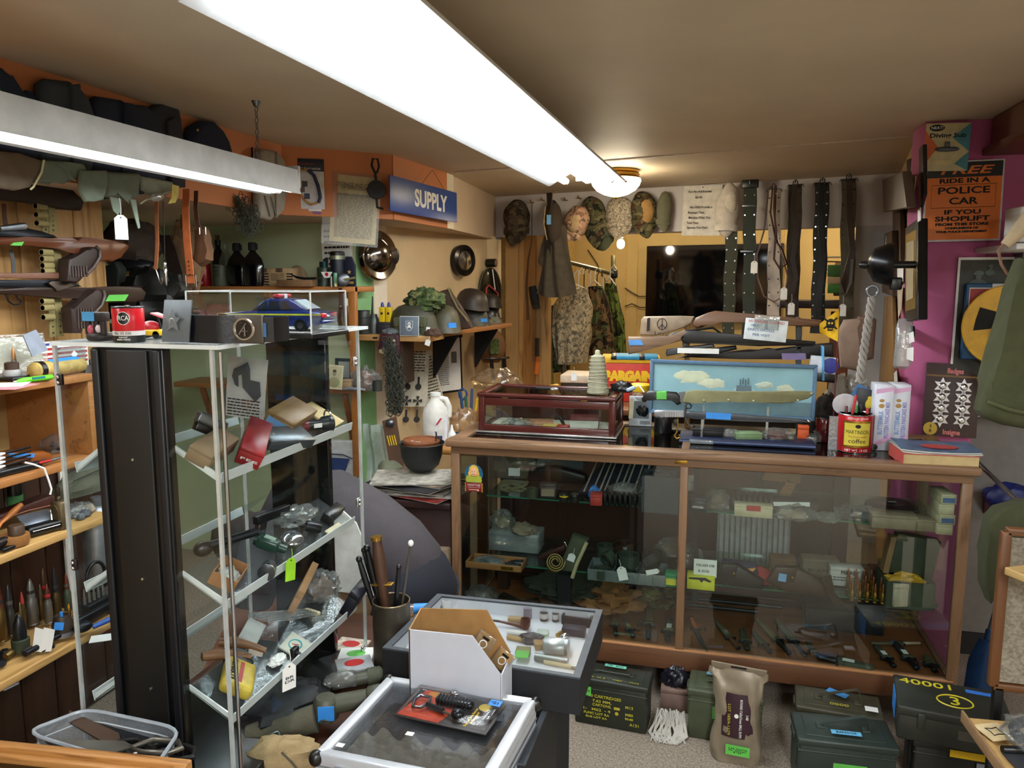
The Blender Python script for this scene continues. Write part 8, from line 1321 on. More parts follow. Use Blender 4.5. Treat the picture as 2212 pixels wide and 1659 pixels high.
# on the tilted trays of the tower
def onT(k,fy,fx,dz=0):p,a=trayp(k,fy,fx);return p+V((0,0,dz)),a
def tcar(nm,lb,k,fy,fx,w,d,h,m_,rz=0,lab=None,s=None,cat='box',**kw):p,a=onT(k,fy,fx);R0=(Euler((0,-a,0)).to_matrix()@Euler((0,0,rz)).to_matrix()).to_euler();return CN(nm,lb,p,w*1.4,d*1.4,h*1.45,m_,0,cat,lab,s,rot=R0,**kw)
tcar('tan_carton','tan printed cartridge carton at the near end of the top tray',0,.1,.4,.035,.085,.022,mt('8a7458',.8),.2);tcar('red_black_box','red and black lettered carton lying on the top tray',0,.3,.6,.035,.11,.026,mt('8f1a20',.4),.5,None,'FEE',ink=WHT);tcar('steel_case','flat grey steel case lying on the top tray',0,.5,.7,.04,.095,.016,mt('5f676d',.35,.6),-.3);tcar('wooden_box','striped wooden box with blue tape leaning on the top tray',0,.68,.25,.05,.1,.024,wood('#8f7048','#5f4526','Y',20),.15,mt('6f9ed0',.6));tcar('manila_envelope','cream envelope with a label at the far end of the top tray',0,.93,.4,.07,.05,.004,mt('c0a878',.7),.1)
p,a=onT(0,.18,.1,.03);t=T('pistol_slide','black and grey pistol slide at the near end of the top tray','gun part',p,(0,.5,1.2));P(t,'slide',KB((0,0,.01),(.07,.02,.022),bev=.004),mt('6d7074',.3,.7));P(t,'frame',KB((0,.002,-.008),(.06,.016,.018),bev=.004),BLK)
t=T('rope_coil','small coil of cream rope on the top tray','rope',onT(0,.42,.55,.008)[0]);P(t,'rope',KT([(.018*cos(i*.8),.014*sin(i*.8),.003*(i*.06)+.004*sin(i))for i in range(34)],.003,6),mt('b0a488',.8))
t=T('gun_optic','black cylindrical gun optic at the lip of the top tray','scope',onT(0,.76,.75,.016)[0],(0,0,.9));P(t,'tube',KL([(.012,-.05),(.012,.01),(.018,.016),(.02,.04),(.017,.042)],rot=(0,pi/2,0)),BLK);P(t,'tag',KB((.0,-.013,.0),(.02,.001,.01)),WHT);P(t,'red_end',KC((-.05,0,0),(-.02,0,0),.0125),mt('6a1c22',.4));P(t,'ring',KT([(.03,.02*cos(i*.63),.02+.012*sin(i*.63))for i in range(10)],.0025,6,True),CHR)
p=Y(533,838,1.52);t=paper('instruction_sheet','crumpled sheet with a grey pistol picture taped inside the tower',p,S(p,90),S(p,132),(0,rad(6),.1),mt('bfbdb8',.8),0,None,.006);s_=mpp(p);P(t,'pistol_picture',KP([(x*s_,-.01,z*s_)for x,z in((-26,40),(-8,50),(4,58),(10,44),(12,20),(34,18),(38,-12),(26,-26),(-4,2),(-8,30),(-16,26),(-14,2),(-22,6),(-30,24))],(0,-.001,0)),mt('4a4a4c',.7));sheet_lines(t,74*s_,40*s_,6,.011,y0=-42*s_)
t=T('open_carton','open brown carton of clear parts at the near end of the middle tray','box',onT(1,.12,.55)[0],(0,.5,.35));k=KB((0,-.045,.012),(.05,.002,.026)).box((0,.045,.012),(.05,.002,.026)).box((-.025,0,.012),(.002,.09,.026)).box((.025,0,.012),(.002,.09,.026)).box((0,0,0),(.05,.09,.002));P(t,'walls',k,mt('96683e',.8));P(t,'parts',KO((0,0,.008),(.02,.035,.012),seed=3,amp=.4),mt('a8aca4',.4))
t=T('green_flask','dark green plastic oil bottle lying on the middle tray','bottle',onT(1,.42,.5,.016)[0],(0,.4,.3));P(t,'body',KB((0,0,0),(.05,.034,.026),bev=.007,seg=3),mt('1d3a30',.3));P(t,'neck',KC((.025,0,0),(.042,0,0),.010),mt('1d3a30',.3));P(t,'cap',KC((-.03,0,0),(-.024,0,0),.014),mt('16302a',.3));P(t,'label',KB((.0,0,.0135),(.025,.018,.001)),mt('8fa89a',.5))
t=T('chrome_lens','round chrome lens beside the green bottle on the middle tray','lens',onT(1,.56,.65,.012)[0],(.2,.3,0));P(t,'rim',KL([(.02,-.008),(.026,0),(.022,.006),(.0,.011)],n=24),mt('b0b8c4',.12,.9))
t=T('padlock','black padlock with an oval shackle on the middle tray','padlock',onT(1,.7,.55,.013)[0],(0,.4,.7));P(t,'body',KL([(.016,0),(.017,.004),(.017,.034),(.014,.038)],rot=(0,pi/2,0),sx=.75),mt('25282c',.3,.6));P(t,'shackle',KT([(-.004,-.012,0),(-.03,-.016,0),(-.042,0,0),(-.03,.016,0),(-.004,.012,0)],.005,8),GUN)
bag('crinkled clear bag on the middle tray',onT(1,.72,.2)[0],(.04,.06,.02),None,61);t=T('camera_lens','black camera lens with a chrome ring at the tray lip','lens',onT(1,.28,.95,.012)[0],(pi/2,0,.4));P(t,'barrel',KL([(.016,-.02),(.018,0),(.018,.016),(.014,.018)]),mt('2b2d30',.35));P(t,'chrome_ring',KL([(.0185,.008),(.019,.01),(.0185,.014)]),CHR)
tcar('black_bracket','black slotted bracket at the far end of the middle tray',1,.92,.6,.02,.06,.016,BLK,.1,cat='bracket');tcar('label_strip','cream and white label strip on the lip of the middle tray',1,.84,.9,.012,.05,.003,CRM,0,cat='label')
t=HT('bright green blank tag hanging from the middle tray',X(628,1230,tB.x+.008),.026,.05,1.2,.1,mt('8cc81e',.6),.02);t=T('pistols','black pistol lying at the back of the middle tray','gun',onT(1,.6,.0,.01)[0],(0,0,1.4));P(t,'slide',KB((0,0,.01),(.11,.018,.02),bev=.003),GUN);P(t,'grip',KB((-.04,0,-.012),(.026,.016,.04),rot=(0,.3,0),bev=.004),BLK)
t=T('dark_revolver','dark revolver butt at the near end of the middle tray','gun',onT(1,.15,.05,.03)[0],(0,0,.9));P(t,'barrel',KC((0,0,0),(.1,0,.01),.009),GUN);P(t,'butt',KE((-.01,0,-.004),(.02,.014,.016)),BLK)
t=T('tooth_powder_tin','yellow KOIYNOS tooth powder tin at the near end of the bottom tray','tin',onT(2,.14,.55,.006)[0],(.12,.55,.55));t.scale=(1.35,)*3;P(t,'tin',KB((0,0,.01),(.05,.072,.022),bev=.008,seg=3),mt('b8a03a',.4,var=.3,s=40));TX(t,'KOIYNOS',INK,.009,(-.012,.0,.0215),(0,0,1.57),w=.05);P(t,'red_banner',KB((0,0,.0213),(.006,.05,.0006)),mt('a02a30',.5));P(t,'lid',KB((-.004,.04,.01),(.045,.012,.024),bev=.006),mt('3a3c3a',.4,.6))
for i in range(2):t=T('wooden_brush',['curved wooden brush handle behind the tooth powder tin','second wooden brush lying across the first'][i],'brush',onT(2,.2+.08*i,.15+.1*i,.02+.01*i)[0],(0,.25,.8-.4*i));P(t,'handle',KT([(-.05,0,0),(-.02,.004,.004),(.02,0,.004),(.05,-.004,0)],[.009,.012,.008,.006],10),wood('#7d5636','#4d321c','X',20));P(t,'bristles',KB((.03,0,-.008),(.03,.012,.014)),mt('b8aca0',.9))
tcar('white_carton','white lettered carton at the back of the bottom tray',2,.35,.05,.03,.05,.03,mt('a8aca8',.5),.3,None,'BERK');tcar('dial_card','pale card with a teal dial ring on the bottom tray',2,.52,.75,.04,.05,.003,mt('c4c4b4',.6),.1,cat='card');t=T('dial_ring','teal ring dial lying on the pale card','dial',onT(2,.52,.75,.006)[0],(0,.4,0));P(t,'ring',KT([(.014*cos(i*.4),.018*sin(i*.4),0)for i in range(16)],.0018,6,True),mt('2a9aa0',.4));P(t,'needle',KB((0,0,0),(.016,.002,.001),rot=(0,0,.6)),RED)
LU('cotton_swabs','bundle of white swabs beside the dial card','swabs',onT(2,.38,.75)[0],(.014,.025,.01),WHT,seed=71)
for i in range(5):t=T('clear_tube','clear plastic tube lying in the sheaf along the bottom tray','tube',onT(2,.6,.1+.1*i,.02+.004*i)[0],(0,.3,1.25+.04*i),'clear tubes on the bottom tray');P(t,'tube',KC((-.09,0,0),(.09,0,0),.0055,n=8),glass('#eef2f2',.1,.04,.06));P(t,'cap',KC((.08,0,0),(.092,0,0),.006,n=8),CRM)
t=T('black_clip_binder','black binder clip on the bottom tray lip with a tag string','clip',X(636,1408,tB.x+.004));P(t,'clip',KB((0,0,0),(.012,.022,.02),bev=.002),BLK);P(t,'lever',KC((0,0,0),(.02,-.01,.004),.003),STL)
HT('white tag marked BR DR hanging from the bottom tray',X(625,1462,tB.x+.012),.034,.058,1.15,.05,WHT,.03,'BR\nDR');bag('bag of brown odds and ends at the far end of the bottom tray',onT(2,.9,.3,.01)[0],(.04,.06,.04),mt('5a4028',.6),62);tcar('kraft_folder','brown card folder rising at the far back of the bottom tray',2,.75,.0,.012,.1,.06,mt('9a7248',.8),.3)
tcar('navy_carton','navy lettered carton under the bottom tray',2,.97,.9,.02,.06,.05,mt('10131f',.5),.1)
for i,(k,fy,lb,m_,s)in enumerate(((0,.15,'black strap loop on the rear-facing top tray',BLK,4),(1,.2,'black coiled cable on the rear-facing middle tray',GUN,5),(2,.15,'boxed dark figure on the rear-facing bottom tray',mt('4a3a36',.5),6))):p=trayp(k,fy,.5)[0];LU('tray_goods',lb,'goods',V((tA.x+.05,p.y,p.z+.0)),(.025,.05,.02),m_,seed=s)
TBZ=.601
def TZp(u,v,z=TBZ):return Z(u,v,z)
t=T('flashlight','olive angle-head flashlight with blue tape lying by the tower','flashlight',TZp(735,1520,.66),(0,0,.35));s_=mpp(t.location);FO=mt('47483a',.5)
P(t,'barrel',KC((-10*s_,0,0),(64*s_,0,34*s_*.3),20*s_,n=18),FO);P(t,'collar',KL([(20*s_,0),(24*s_,4*s_),(24*s_,26*s_),(21*s_,30*s_)],(60*s_,0,10*s_),(0,1.35,0)),FO);P(t,'head',KL([(24*s_,-30*s_),(27*s_,-26*s_),(27*s_,12*s_),(20*s_,20*s_)],(-30*s_,-4*s_,0),n=20),FO);P(t,'lens_rim',KL([(27*s_,0),(30*s_,4*s_),(27*s_,8*s_)],(-30*s_,-4*s_,-22*s_),n=20),mt('2f3028',.4));P(t,'tape_label',KB((-26*s_,-31*s_,-4*s_),(34*s_,2*s_,32*s_)),BLU)
t=T('flashlight','olive straight flashlight with ribbed cap behind the taped one','flashlight',TZp(775,1470,.65),(0,0,.5));P(t,'barrel',KC((-60*s_,0,0),(20*s_,0,6*s_),15*s_,n=16),FO);P(t,'ribbed_cap',KL([(19*s_,0)]+[((21 if i%2 else 19)*s_,4*s_*i)for i in range(1,9)]+[(14*s_,36*s_)],(20*s_,0,6*s_),(0,1.5,0),n=20),mt('55584a',.35));P(t,'wrapper',KO((-36*s_,0,6*s_),(40*s_,22*s_,22*s_),seed=4,amp=.25),BAG)
LU('dark_canteen_cover','dark navy canvas cover with a blue label in the tower base','pouch',TZp(600,1540,.62),(.11,.09,.05),mt('15171b',.7),seed=72)
t=T('canvas_gaiter','olive canvas gaiter with a wire clasp by the tower','gaiter',TZp(615,1600,.60),(0,0,.45));s_=mpp(t.location);P(t,'sleeve',KT([(-76*s_,0,22*s_),(-30*s_,0,30*s_),(20*s_,0,34*s_),(66*s_,0,44*s_)],[20*s_,26*s_,28*s_,30*s_],16),mt('4f4c3c',.9,bump=.3));P(t,'clasp',KT([(-30*s_,-26*s_,34*s_),(-10*s_,-27*s_,40*s_),(-4*s_,-27*s_,26*s_),(16*s_,-27*s_,20*s_)],.0025,6),STL)
t=T('khaki_pouch','pale khaki canvas pouch in front of the olive gaiter','pouch',TZp(620,1655,.60),(0,0,.25));P(t,'body',KO((0,0,20*s_),(78*s_,34*s_,42*s_),amp=.18,ridge=.1,seed=6),mt('9c8660',.9,bump=.3));P(t,'cord',KT([(0,-30*s_,50*s_),(20*s_,-36*s_,34*s_),(36*s_,-36*s_,12*s_)],.0022,6),mt('4d4636',.8))
t=T('brown_table_edge','brown wooden table edge in front of the tower','table',(-.86,1.16,0));P(t,'top',KB((0,-.02,.575),(.44,.1,.03),bev=.004),wood('#6b3f22','#3d2212','X',12));P(t,'leg',KB((.18,0,.28),(.04,.04,.56),bev=.003),DKWZ)
for i,(u,v,lb,m_)in enumerate(((725,1380,'striped folded card beside the tower hinge',mt('b8a898',.6,var=.5,s=60)),(735,1410,'white card with a green oval beside the tower hinge',WHT),(730,1440,'grey foil packet beside the tower hinge',mt('a8aeb0',.4)))):p=TZp(u,v,.66);t=T('packet',lb,'packet',V((p.x+.03,p.y+.03,.63+.012*i)),(0,0,.3*i));P(t,'card',KB((0,0,0),(.09,.07,.01),bev=.002),m_);P(t,'print',KE((0,0,.006),(.025,.018,.001)),GRN if i==1 else RED)
p=V((Z(832,1500,.6).x-.02,1.75,.601));s_=mpp(p);rs=40*s_;zr=Y(832,1295,1.75).z-.601
t=T('shell_case_stand','tall dark artillery shell case used as a holder for blades','holder',p);P(t,'case',KL([(rs*1.06,0),(rs*1.06,.006),(rs,.01),(rs,zr),(rs*.95,zr),(rs*.93,.02),(0,.015)],n=36),mt('4a443a',.35,.6,var=.3));P(t,'rim',KT([(rs*.98*cos(i*.2),rs*.98*sin(i*.2),zr)for i in range(31)],.0018,6),mt('a8987a',.3,.8))
ch=[('wooden knife grip with a brass cap standing in the shell case',-.35,.1,130,mt('4a2f1f',.5),12),('thin rod with a white ball tip in the shell case',.5,.2,130,mt('4a4642',.4),3),('black rod handle beside the white ball tip rod',.3,-.2,78,BLK,5),('black knife handle behind the wooden grip',-.7,.3,110,BLK,7),('black serrated wire tool at the tower side of the shell case',-.95,0,90,BLK,6),('perforated black tool handle at the tower side of the shell case',-.85,.5,104,BLK,5)]
for lb,x,y_,hp,m_,r in ch:
 q=T('blade',lb,'tool',p+V((x*rs*.8,y_*rs*.8,zr-.06)),(0,x*.32,0));H_=hp*s_+.06
 P(q,'shaft',KT([(0,0,0),(0,0,H_*.5),(0,0,H_*.75),(0,0,H_)],[r*s_*.7,r*s_,r*s_*1.15,r*s_*.8],10),m_)
 if 'brass' in lb:P(q,'brass_cap',KL([(r*s_,H_),(r*s_*1.05,H_+8*s_),(0,H_+9*s_)]),BRS);P(q,'guard',KB((0,0,H_*.46),(r*s_*4,r*s_*1.6,4*s_),bev=.002),BRS)
 elif'ball' in lb and 'thin' in lb:P(q,'ball',KE((0,0,H_),(6*s_,6*s_,7*s_)),WHT)
 else:P(q,'knob',KE((0,0,H_),(r*s_*1.1,)*2+(r*s_*1.3,)),m_)
 # in the pipe box
CB_=BZ-.085+.051
def P1(u,v,z=None):p=Z(u,v,z or CB_);return p
def pipe(lb,u,v,rz,m1,m2,L=.07):
 t=T('smoking_pipe',lb,'pipe',P1(u,v)+V((0,0,.012)),(0,0,rz),'smoking pipes in the pipe box');P(t,'bowl',KL([(.008,-.012),(.013,-.004),(.014,.01),(.012,.016),(.009,.016),(.008,.004),(0,.002)],n=18),m1);P(t,'stem',KT([(-.008,0,-.006),(-L*.5,0,-.002),(-L,0,.002)],[.007,.005,.003],10),m2);P(t,'mouthpiece',KT([(-L,0,.002),(-L*1.35,0,.003)],[.0035,.003],8),BLK)
pipe('dark smoking pipe with a grey bowl at the back of the pipe box',1060,1318,-.5,GUN,GUN);pipe('reddish-brown smoking pipe in the middle of the pipe box',1135,1358,.05,mt('4d1f17',.25),mt('5a2a1e',.3));pipe('small pale pipe stub at the back corner of the pipe box',965,1316,.4,WHT,STL,.04)
CN('pipe_card','tan lettered card behind the reddish-brown pipe',P1(1118,1345),.05,.02,.014,mt('b09468',.7),.0);CN('blade_packet','green and white striped blade packet in the pipe box',P1(1172,1372),.03,.03,.01,mt('c4d0c4',.6),.1,lab=GRN);CN('matchbox','pale and violet upright matchbox in the pipe box',P1(1140,1335),.022,.014,.03,mt('8f8494',.6),.1)
for i,(u,v,lb)in enumerate(((1175,1340,'white pipe bowl with a maroon band in the pipe box'),(1200,1342,'small white pipe bowl next to the maroon-banded bowl'))):t=can('pipe_bowl',lb,'bowl',P1(u,v),.011-.002*i,.022,mt('d0ccc8',.4),mt('3a3230',.5),[(.05,.35,mt('3a2020',.4))])
t=T('oil_lighter','large grey metal flask lighter in the pipe box','lighter',P1(1200,1412)+V((0,0,.02)),(0,0,.1));P(t,'body',KL([(.02,-.03),(.024,-.026),(.024,.03),(.02,.034)],rot=(0,pi/2,0),n=24,sx=.8),mt('a8b0b0',.35,.5));P(t,'collar',KL([(.0245,.022),(.0245,.03)],rot=(0,pi/2,0),n=24,sx=.8),STL);P(t,'cap',KE((.02,.03,.012),(.012,.012,.008)),CHR)
for lb,u,v,L,r,m_,rz in(('grey metal cylinder lighter at the front of the pipe box',1190,1432,.08,.009,mt('7d8684',.35,.6),-.08),('brass lighter tube standing by the velvet box',1212,1372,.035,.006,BRS,1.2),('pale bone holder at the front edge of the pipe box',1210,1440,.08,.005,mt('c4b894',.6),-.1),('tan cigarette holder with a blue band in the pipe box',1115,1384,.05,.006,mt('b0905a',.6),-.2),('white pencil lighter before the reddish-brown pipe',1120,1372,.06,.006,WHT,.0)):
 t=T('lighter',lb,'lighter',P1(u,v)+V((0,0,r)),(0,0,rz));P(t,'tube',KC((-L/2,0,0),(L/2,0,0),r),m_);P(t,'cap',KC((L/2*.7,0,0),(L/2*1.04,0,0),r*1.1),STL)
t=tray('velvet_box','open dark purple box of small brass fittings in the pipe box',P1(1250,1342),.075,.06,.025,mt('1d1828',.7),-.05);t=T('brass_fitting','brass fitting with a red cap in the dark purple box','fitting',P1(1245,1335)+V((0,0,.014)),(0,0,.7));P(t,'body',KC((-.02,0,0),(.006,0,0),.008),BRS);P(t,'red_cap',KC((.006,0,0),(.022,0,0),.0085),RED)
CN('blue_box','dark blue box under the purple box of fittings',P1(1240,1370),.06,.03,.02,mt('1a1d38',.6));LU('cork_bits','dark corks and tools heap in the middle of the pipe box','tools',P1(1150,1385),(.03,.02,.014),mt('4a4a52',.5,.4),seed=81);CN('pouch_card','olive pouch with a bright green price card in the pipe box',P1(1130,1412),.035,.03,.012,mt('8a8660',.7),.1,lab=GRN);one('price_note','bright green price note lying in the pipe box','note',KB((0,0,0),(.032,.03,.001)),GRN,P1(1128,1425)+V((0,0,.014)),(.1,0,.1));CN('tan_case','tan knotted leather scrap beside the olive pouch',P1(1165,1398),.025,.03,.014,mt('a8895f',.7),.4)
y0=1.5;y1=1.575;hz0=B2+.004;A_=V((Y(883,1400,y0).x,y0,hz0));x1=Y(1082,1450,y0).x-A_.x;w=x1;dd=y1-y0;rz=0;zt=Y(883,1360,y0).z-hz0
t=T('cardboard_holder','white cut-corner cardboard holder with packs inside','box',A_);WB=mt('b9bcc6',.6,var=.03)
for nm,y_,q,m_ in(('front_panel',y0,[(883,1360),(1020,1374),(1081,1457)],WB),('back_panel',y1,[(908,1314),(1051,1318),(1103,1410)],mt('97703f',.8))):
 q=[Y(u,v,y_)-A_ for u,v in q];P(t,nm,KP([V((q[0].x,y_-y0,0))]+q+[V((q[2].x,y_-y0,0))],(0,.003,0)),m_)
sx=Y(908,1314,y1).x-A_.x;P(t,'side_panel',KP([(0,0,0),(0,0,zt),(sx,dd,Y(908,1314,y1).z-hz0),(sx,dd,0)],(.003,0,0)),mt('a07a48',.8));sx=Y(1103,1410,y1).x-A_.x;P(t,'side_panel',KP([(w,0,0),(w,0,Y(1081,1457,y0).z-hz0),(sx,dd,Y(1103,1410,y1).z-hz0),(sx,dd,0)],(.003,0,0)),WB);P(t,'bottom_panel',KB((w/2,dd/2,.002),(w,dd,.003)),CARD)
for i,(x,z,a_,lb)in enumerate(((.74,.80,.5,'orange-yellow hang pack tilted in the cardboard holder'),(.9,.58,.62,'second clear hang pack lower in the cardboard holder'))):
 o=A_+Matrix.Rotation(rz,3,'Z')@V((w*x,dd*(.35+.3*i),zt*z));q=T('hang_pack',lb,'package',o,(.1,a_,rz),'packs in the cardboard holder');P(q,'card',KB((0,0,0),(.036,.002,.09),bev=.001),mt('cf9a35',.5));P(q,'film',KB((0,-.004,0),(.042,.006,.098),bev=.003),glass('#f2f2f2',.12,.04,.05));P(q,'oval',KT([(.008*cos(i*.4),-.0075,.022+.010*sin(i*.4))for i in range(16)],.001,4,True),WHT);P(q,'hang_slot',KB((0,-.0075,.038),(.016,.001,.006)),BLK);sheet_lines(q,.026,.03,4,.0078,y0=-.012)
t=T('amber_bottle','amber bottle deep in the cardboard holder','bottle',A_+Matrix.Rotation(rz,3,'Z')@V((w*.9,dd*.5,.005)));P(t,'bottle',KL([(.012,0),(.012,zt*.3),(.007,zt*.4)]),mt('6a2d12',.15));P(t,'cap',KC((0,0,zt*.4),(0,0,zt*.46),.008),BLK)
cQ=lambda a,b:CASE_Q(a,b)+V((0,0,CASE_TOP));p=cQ(.56,.66);t=T('striker_pack','orange and black blister pack of a carabiner fire striker on the case','package',V((p.x,p.y,CASE_TOP+.002)),(0,0,CASE_RA-.06));W9,H9=.205,.115
P(t,'card',KB((0,0,.002),(W9,H9,.003),bev=.001),mt('26211f',.4));P(t,'flame_print',KP([(-W9*.48,-H9*.46,.0038),(-W9*.02,-H9*.47,.0038),(W9*.05,0,.0038),(-W9*.05,H9*.3,.0038),(-W9*.1,H9*.46,.0038),(-W9*.4,H9*.46,.0038)],(0,0,.0004)),mt('b8442a',.4,var=.3,s=30));P(t,'yellow_flare',KE((-W9*.2,H9*.36,.0044),(.03,.012,.0006)),mt('d08a2a',.4));P(t,'blister',KB((0,0,.009),(W9*.97,H9*.95,.012),bev=.005),glass('#f4f4f4',.02,.06))
DKS=mt('25272a',.25,.6);P(t,'carabiner',KT([(-W9*.36,-.03,.012),(-W9*.40,-.004,.012),(-W9*.38,.014,.012),(-W9*.26,.016,.012),(-W9*.24,-.008,.012),(-W9*.28,-.028,.012)],.0035,8,True),mt('6d7076',.2,.9));P(t,'rod',KC((-W9*.24,-.012,.012),(-.006,-.024,.012),.006),DKS);P(t,'rod_tip',KC((-.006,-.024,.012),(.03,-.036,.012),.003),mt('4a4028',.4));P(t,'ball_knot',KE((.028,-.028,.015),(.014,.012,.011)),DKS);h_=P(t,'ribbed_handle',KB((.004,.012,.013),(.085,.022,.02),bev=.006),DKS)
for i in range(10):P(h_,'rib',KB((-.033+i*.0075,.0125,.0135),(.004,.0235,.0215),bev=.002),mt('3a3c40',.3,.6))
P(t,'cord_knot',KE((-.012,.045,.012),(.012,.008,.008)),mt('8a8c92',.2,.8));P(t,'cord_tail',KT([(-.004,.044,.01),(.03,.04,.008)],.004,6),mt('9a9ca2',.2,.8));P(t,'yellow_oval',KE((W9*.32,.03,.005),(.014,.014,.0008)),mt('c9b04a',.5));TX(t,'Survival Fire Starter\n& Sharpener',YEL,.006,(W9*.27,-.012,.0045),(0,0,pi/2),w=.07)
o=P(t,'blue_label',KB((W9*.42,.036,.016),(.026,.022,.0006)),mt('2f7fd0',.5));TX(t,'10-',INK,.010,(W9*.42,.036,.0166),(0,0,pi));P(t,'hang_slot',KB((W9*.44,-.0,.0158),(.006,.022,.0006)),BLK)
cn=[Z(52,1583,.80),Z(187,1531,.80),Z(391,1574,.80),Z(330,1665,.80)];c0=sum((V((c.x,c.y,0))for c in cn),V())/4;q=[V((c.x,c.y,0))-c0 for c in cn];t=T('plastic_bin','cloudy plastic bin of old shears at the near corner','bin',V((c0.x,c0.y,.715)));hB=.085;BINM=glass('#e6eaee',.12,.1,.34,'#a8b0b8')
def rr(qs,k,z):
 out=[]
 for i in range(4):
  a,b,c=qs[i-1]*k,qs[i]*k,qs[(i+1)%4]*k
  for s in range(5):f=s/4;p0=b.lerp(a,.22);p1=b.lerp(c,.22);out.append(p0*(1-f)**2+b*2*f*(1-f)+p1*f*f+V((0,0,z)))
 return out
r0,r1=rr(q,.84,0),rr(q,1.0,hB);k=K();A9=[k.b.verts.new(p)for p in r0];B9=[k.b.verts.new(p)for p in r1]
for i in range(20):k.b.faces.new((A9[i],A9[(i+1)%20],B9[(i+1)%20],B9[i]))
k.b.faces.new(A9);P(t,'wall',k,BINM);P(t,'rim',KT(r1,.0035,6,True),mt('9aa2aa',.3));P(t,'inner_lip',KT(rr(q,.96,hB-.02),.0016,5,True),mt('b8c0c4',.3))
for i,(x,y_,z,rz,lb,m_)in enumerate(((-.01,.015,.05,-.25,'black-handled shears with a rusty blade in the plastic bin',mt('5a4638',.4,.6)),(.03,-.01,.055,.25,'steel shears with a loop handle in the plastic bin',mt('6d6a62',.35,.8)),(.02,-.035,.045,.15,'bright loop-handled scissors at the front of the plastic bin',mt('8a8a84',.3,.8)),(.05,.03,.04,-.1,'dark shears at the back of the plastic bin',GUN))):
 d=T('shears',lb,'shears',V((c0.x+x,c0.y+y_,.73+z)),(.1,.05,rz),'old shears in the plastic bin');d.scale=(1.3,)*3;P(d,'blade',KP([(-.11,.006,0),(-.09,-.01,0),(.0,-.012,0),(.02,.0,0),(0,.01,0)],(0,0,.003)),m_);P(d,'loop_handle',KT([(.015,0,0),(.04,.014,.004),(.075,.012,.004),(.085,0,.004),(.07,-.012,.004),(.035,-.01,.002)],.0045,8,True),BLK if i in(0,3)else m_)
d=T('leather_sheath','brown leather scrap with a price sticker in the plastic bin','sheath',V((c0.x+.08,c0.y-.03,.715+.05)),(.1,0,.2));P(d,'leather',KB((0,0,0),(.08,.04,.02),bev=.008),mt('3a2019',.5));P(d,'price_sticker',KB((-.01,-.005,.0105),(.026,.018,.0006),rot=(0,0,-.1)),WHT)
d=T('bin_stand','brown box stand under the plastic bin','stand',(c0.x,c0.y-.0,0));P(d,'top',KB((.02,-.03,.70),(.36,.13,.026),bev=.003),wood('#5a3420','#341c10','X',12));P(d,'body',KB((.02,-.03,.345),(.33,.11,.685),bev=.003),mt('22130c',.7))
ez=.845;a,b=Z(-60,1592,ez),Z(415,1640,ez);d=b-a;fc=T('foreground_case','oak-edged display case cut off at the bottom corner','display case',(a+b)/2-V((0,0,ez)),(0,0,math.atan2(d.y,d.x)));L=d.length
P(fc,'oak_edge',KB((0,-.008,ez-.012),(L,.018,.024),bev=.003).box((0,-.022,ez-.018),(L,.014,.018),bev=.003),wood('#a8743c','#6b421d','X',20));P(fc,'glass_top',KB((0,-.18,ez-.022),(L,.3,.004)),glass('#8a9088',.12));P(fc,'body',KB((0,-.18,.40),(L-.01,.31,.80),bev=.004),mt('2a1c12',.6));P(fc,'end_edge',KB((L/2-.01,-.17,ez-.012),(.022,.31,.024),bev=.003),wood('#a8743c','#6b421d','Y',20))
for i in range(4):LU('display_goods',['dark speckled goods in the foreground case','grey trinket in the foreground case','brown trinket in the foreground case','black trinket in the foreground case'][i],'goods',V(fc.location)+V((-.12+.07*i,-.07,.803)),(.025,.02,.012),mt(['#3a3a34','#6a6a68','#5a4030','#141414'][i],.5,var=.5,s=200),seed=90+i)
# shopkeeper bending behind the table
def skin(name,vs,es,rs,m_,par,sub=2):
 me=bpy.data.meshes.new(name);me.from_pydata(vs,es,[]);me.materials.append(m_);o=_link(bpy.data.objects.new(name,me),(0,0,0),(0,0,0),par)
 mo=o.modifiers.new('skin','SKIN')
 for i,r in enumerate(rs):d=me.skin_vertices[0].data[i];d.radius=(r,r)if not isinstance(r,tuple)else r;d.use_root=i==0
 mo.use_smooth_shade=True;s=o.modifiers.new('sub','SUBSURF');s.levels=s.render_levels=sub;return o
yp=2.32;pv=Y(856,1235,yp);sh=Y(640,1108,yp);o=pv
pr=T('person','person in a charcoal shirt and navy trousers bent over behind the table','person',V((pv.x,yp,0)))
B=lambda x,y_,z:(x,y_,z);zp,zs=pv.z,sh.z;dx=sh.x-pv.x
SK=mt('b5836a',.6,var=.05);SHM=mt('3a3539',.85,var=.08,bump=.15,bs=120);TRM=mt('10131f',.85,var=.15,bump=.15,bs=120)
vs=[B(0,0,zp),B(dx*.5,0,zp+(zs-zp)*.6),B(dx,0,zs-.02),B(dx-.10,-.01,zs-.07),B(dx-.2,-.02,zs-.12)];es=[(0,1),(1,2),(2,3),(3,4)];rs=[.12,.125,.12,.06,.095]
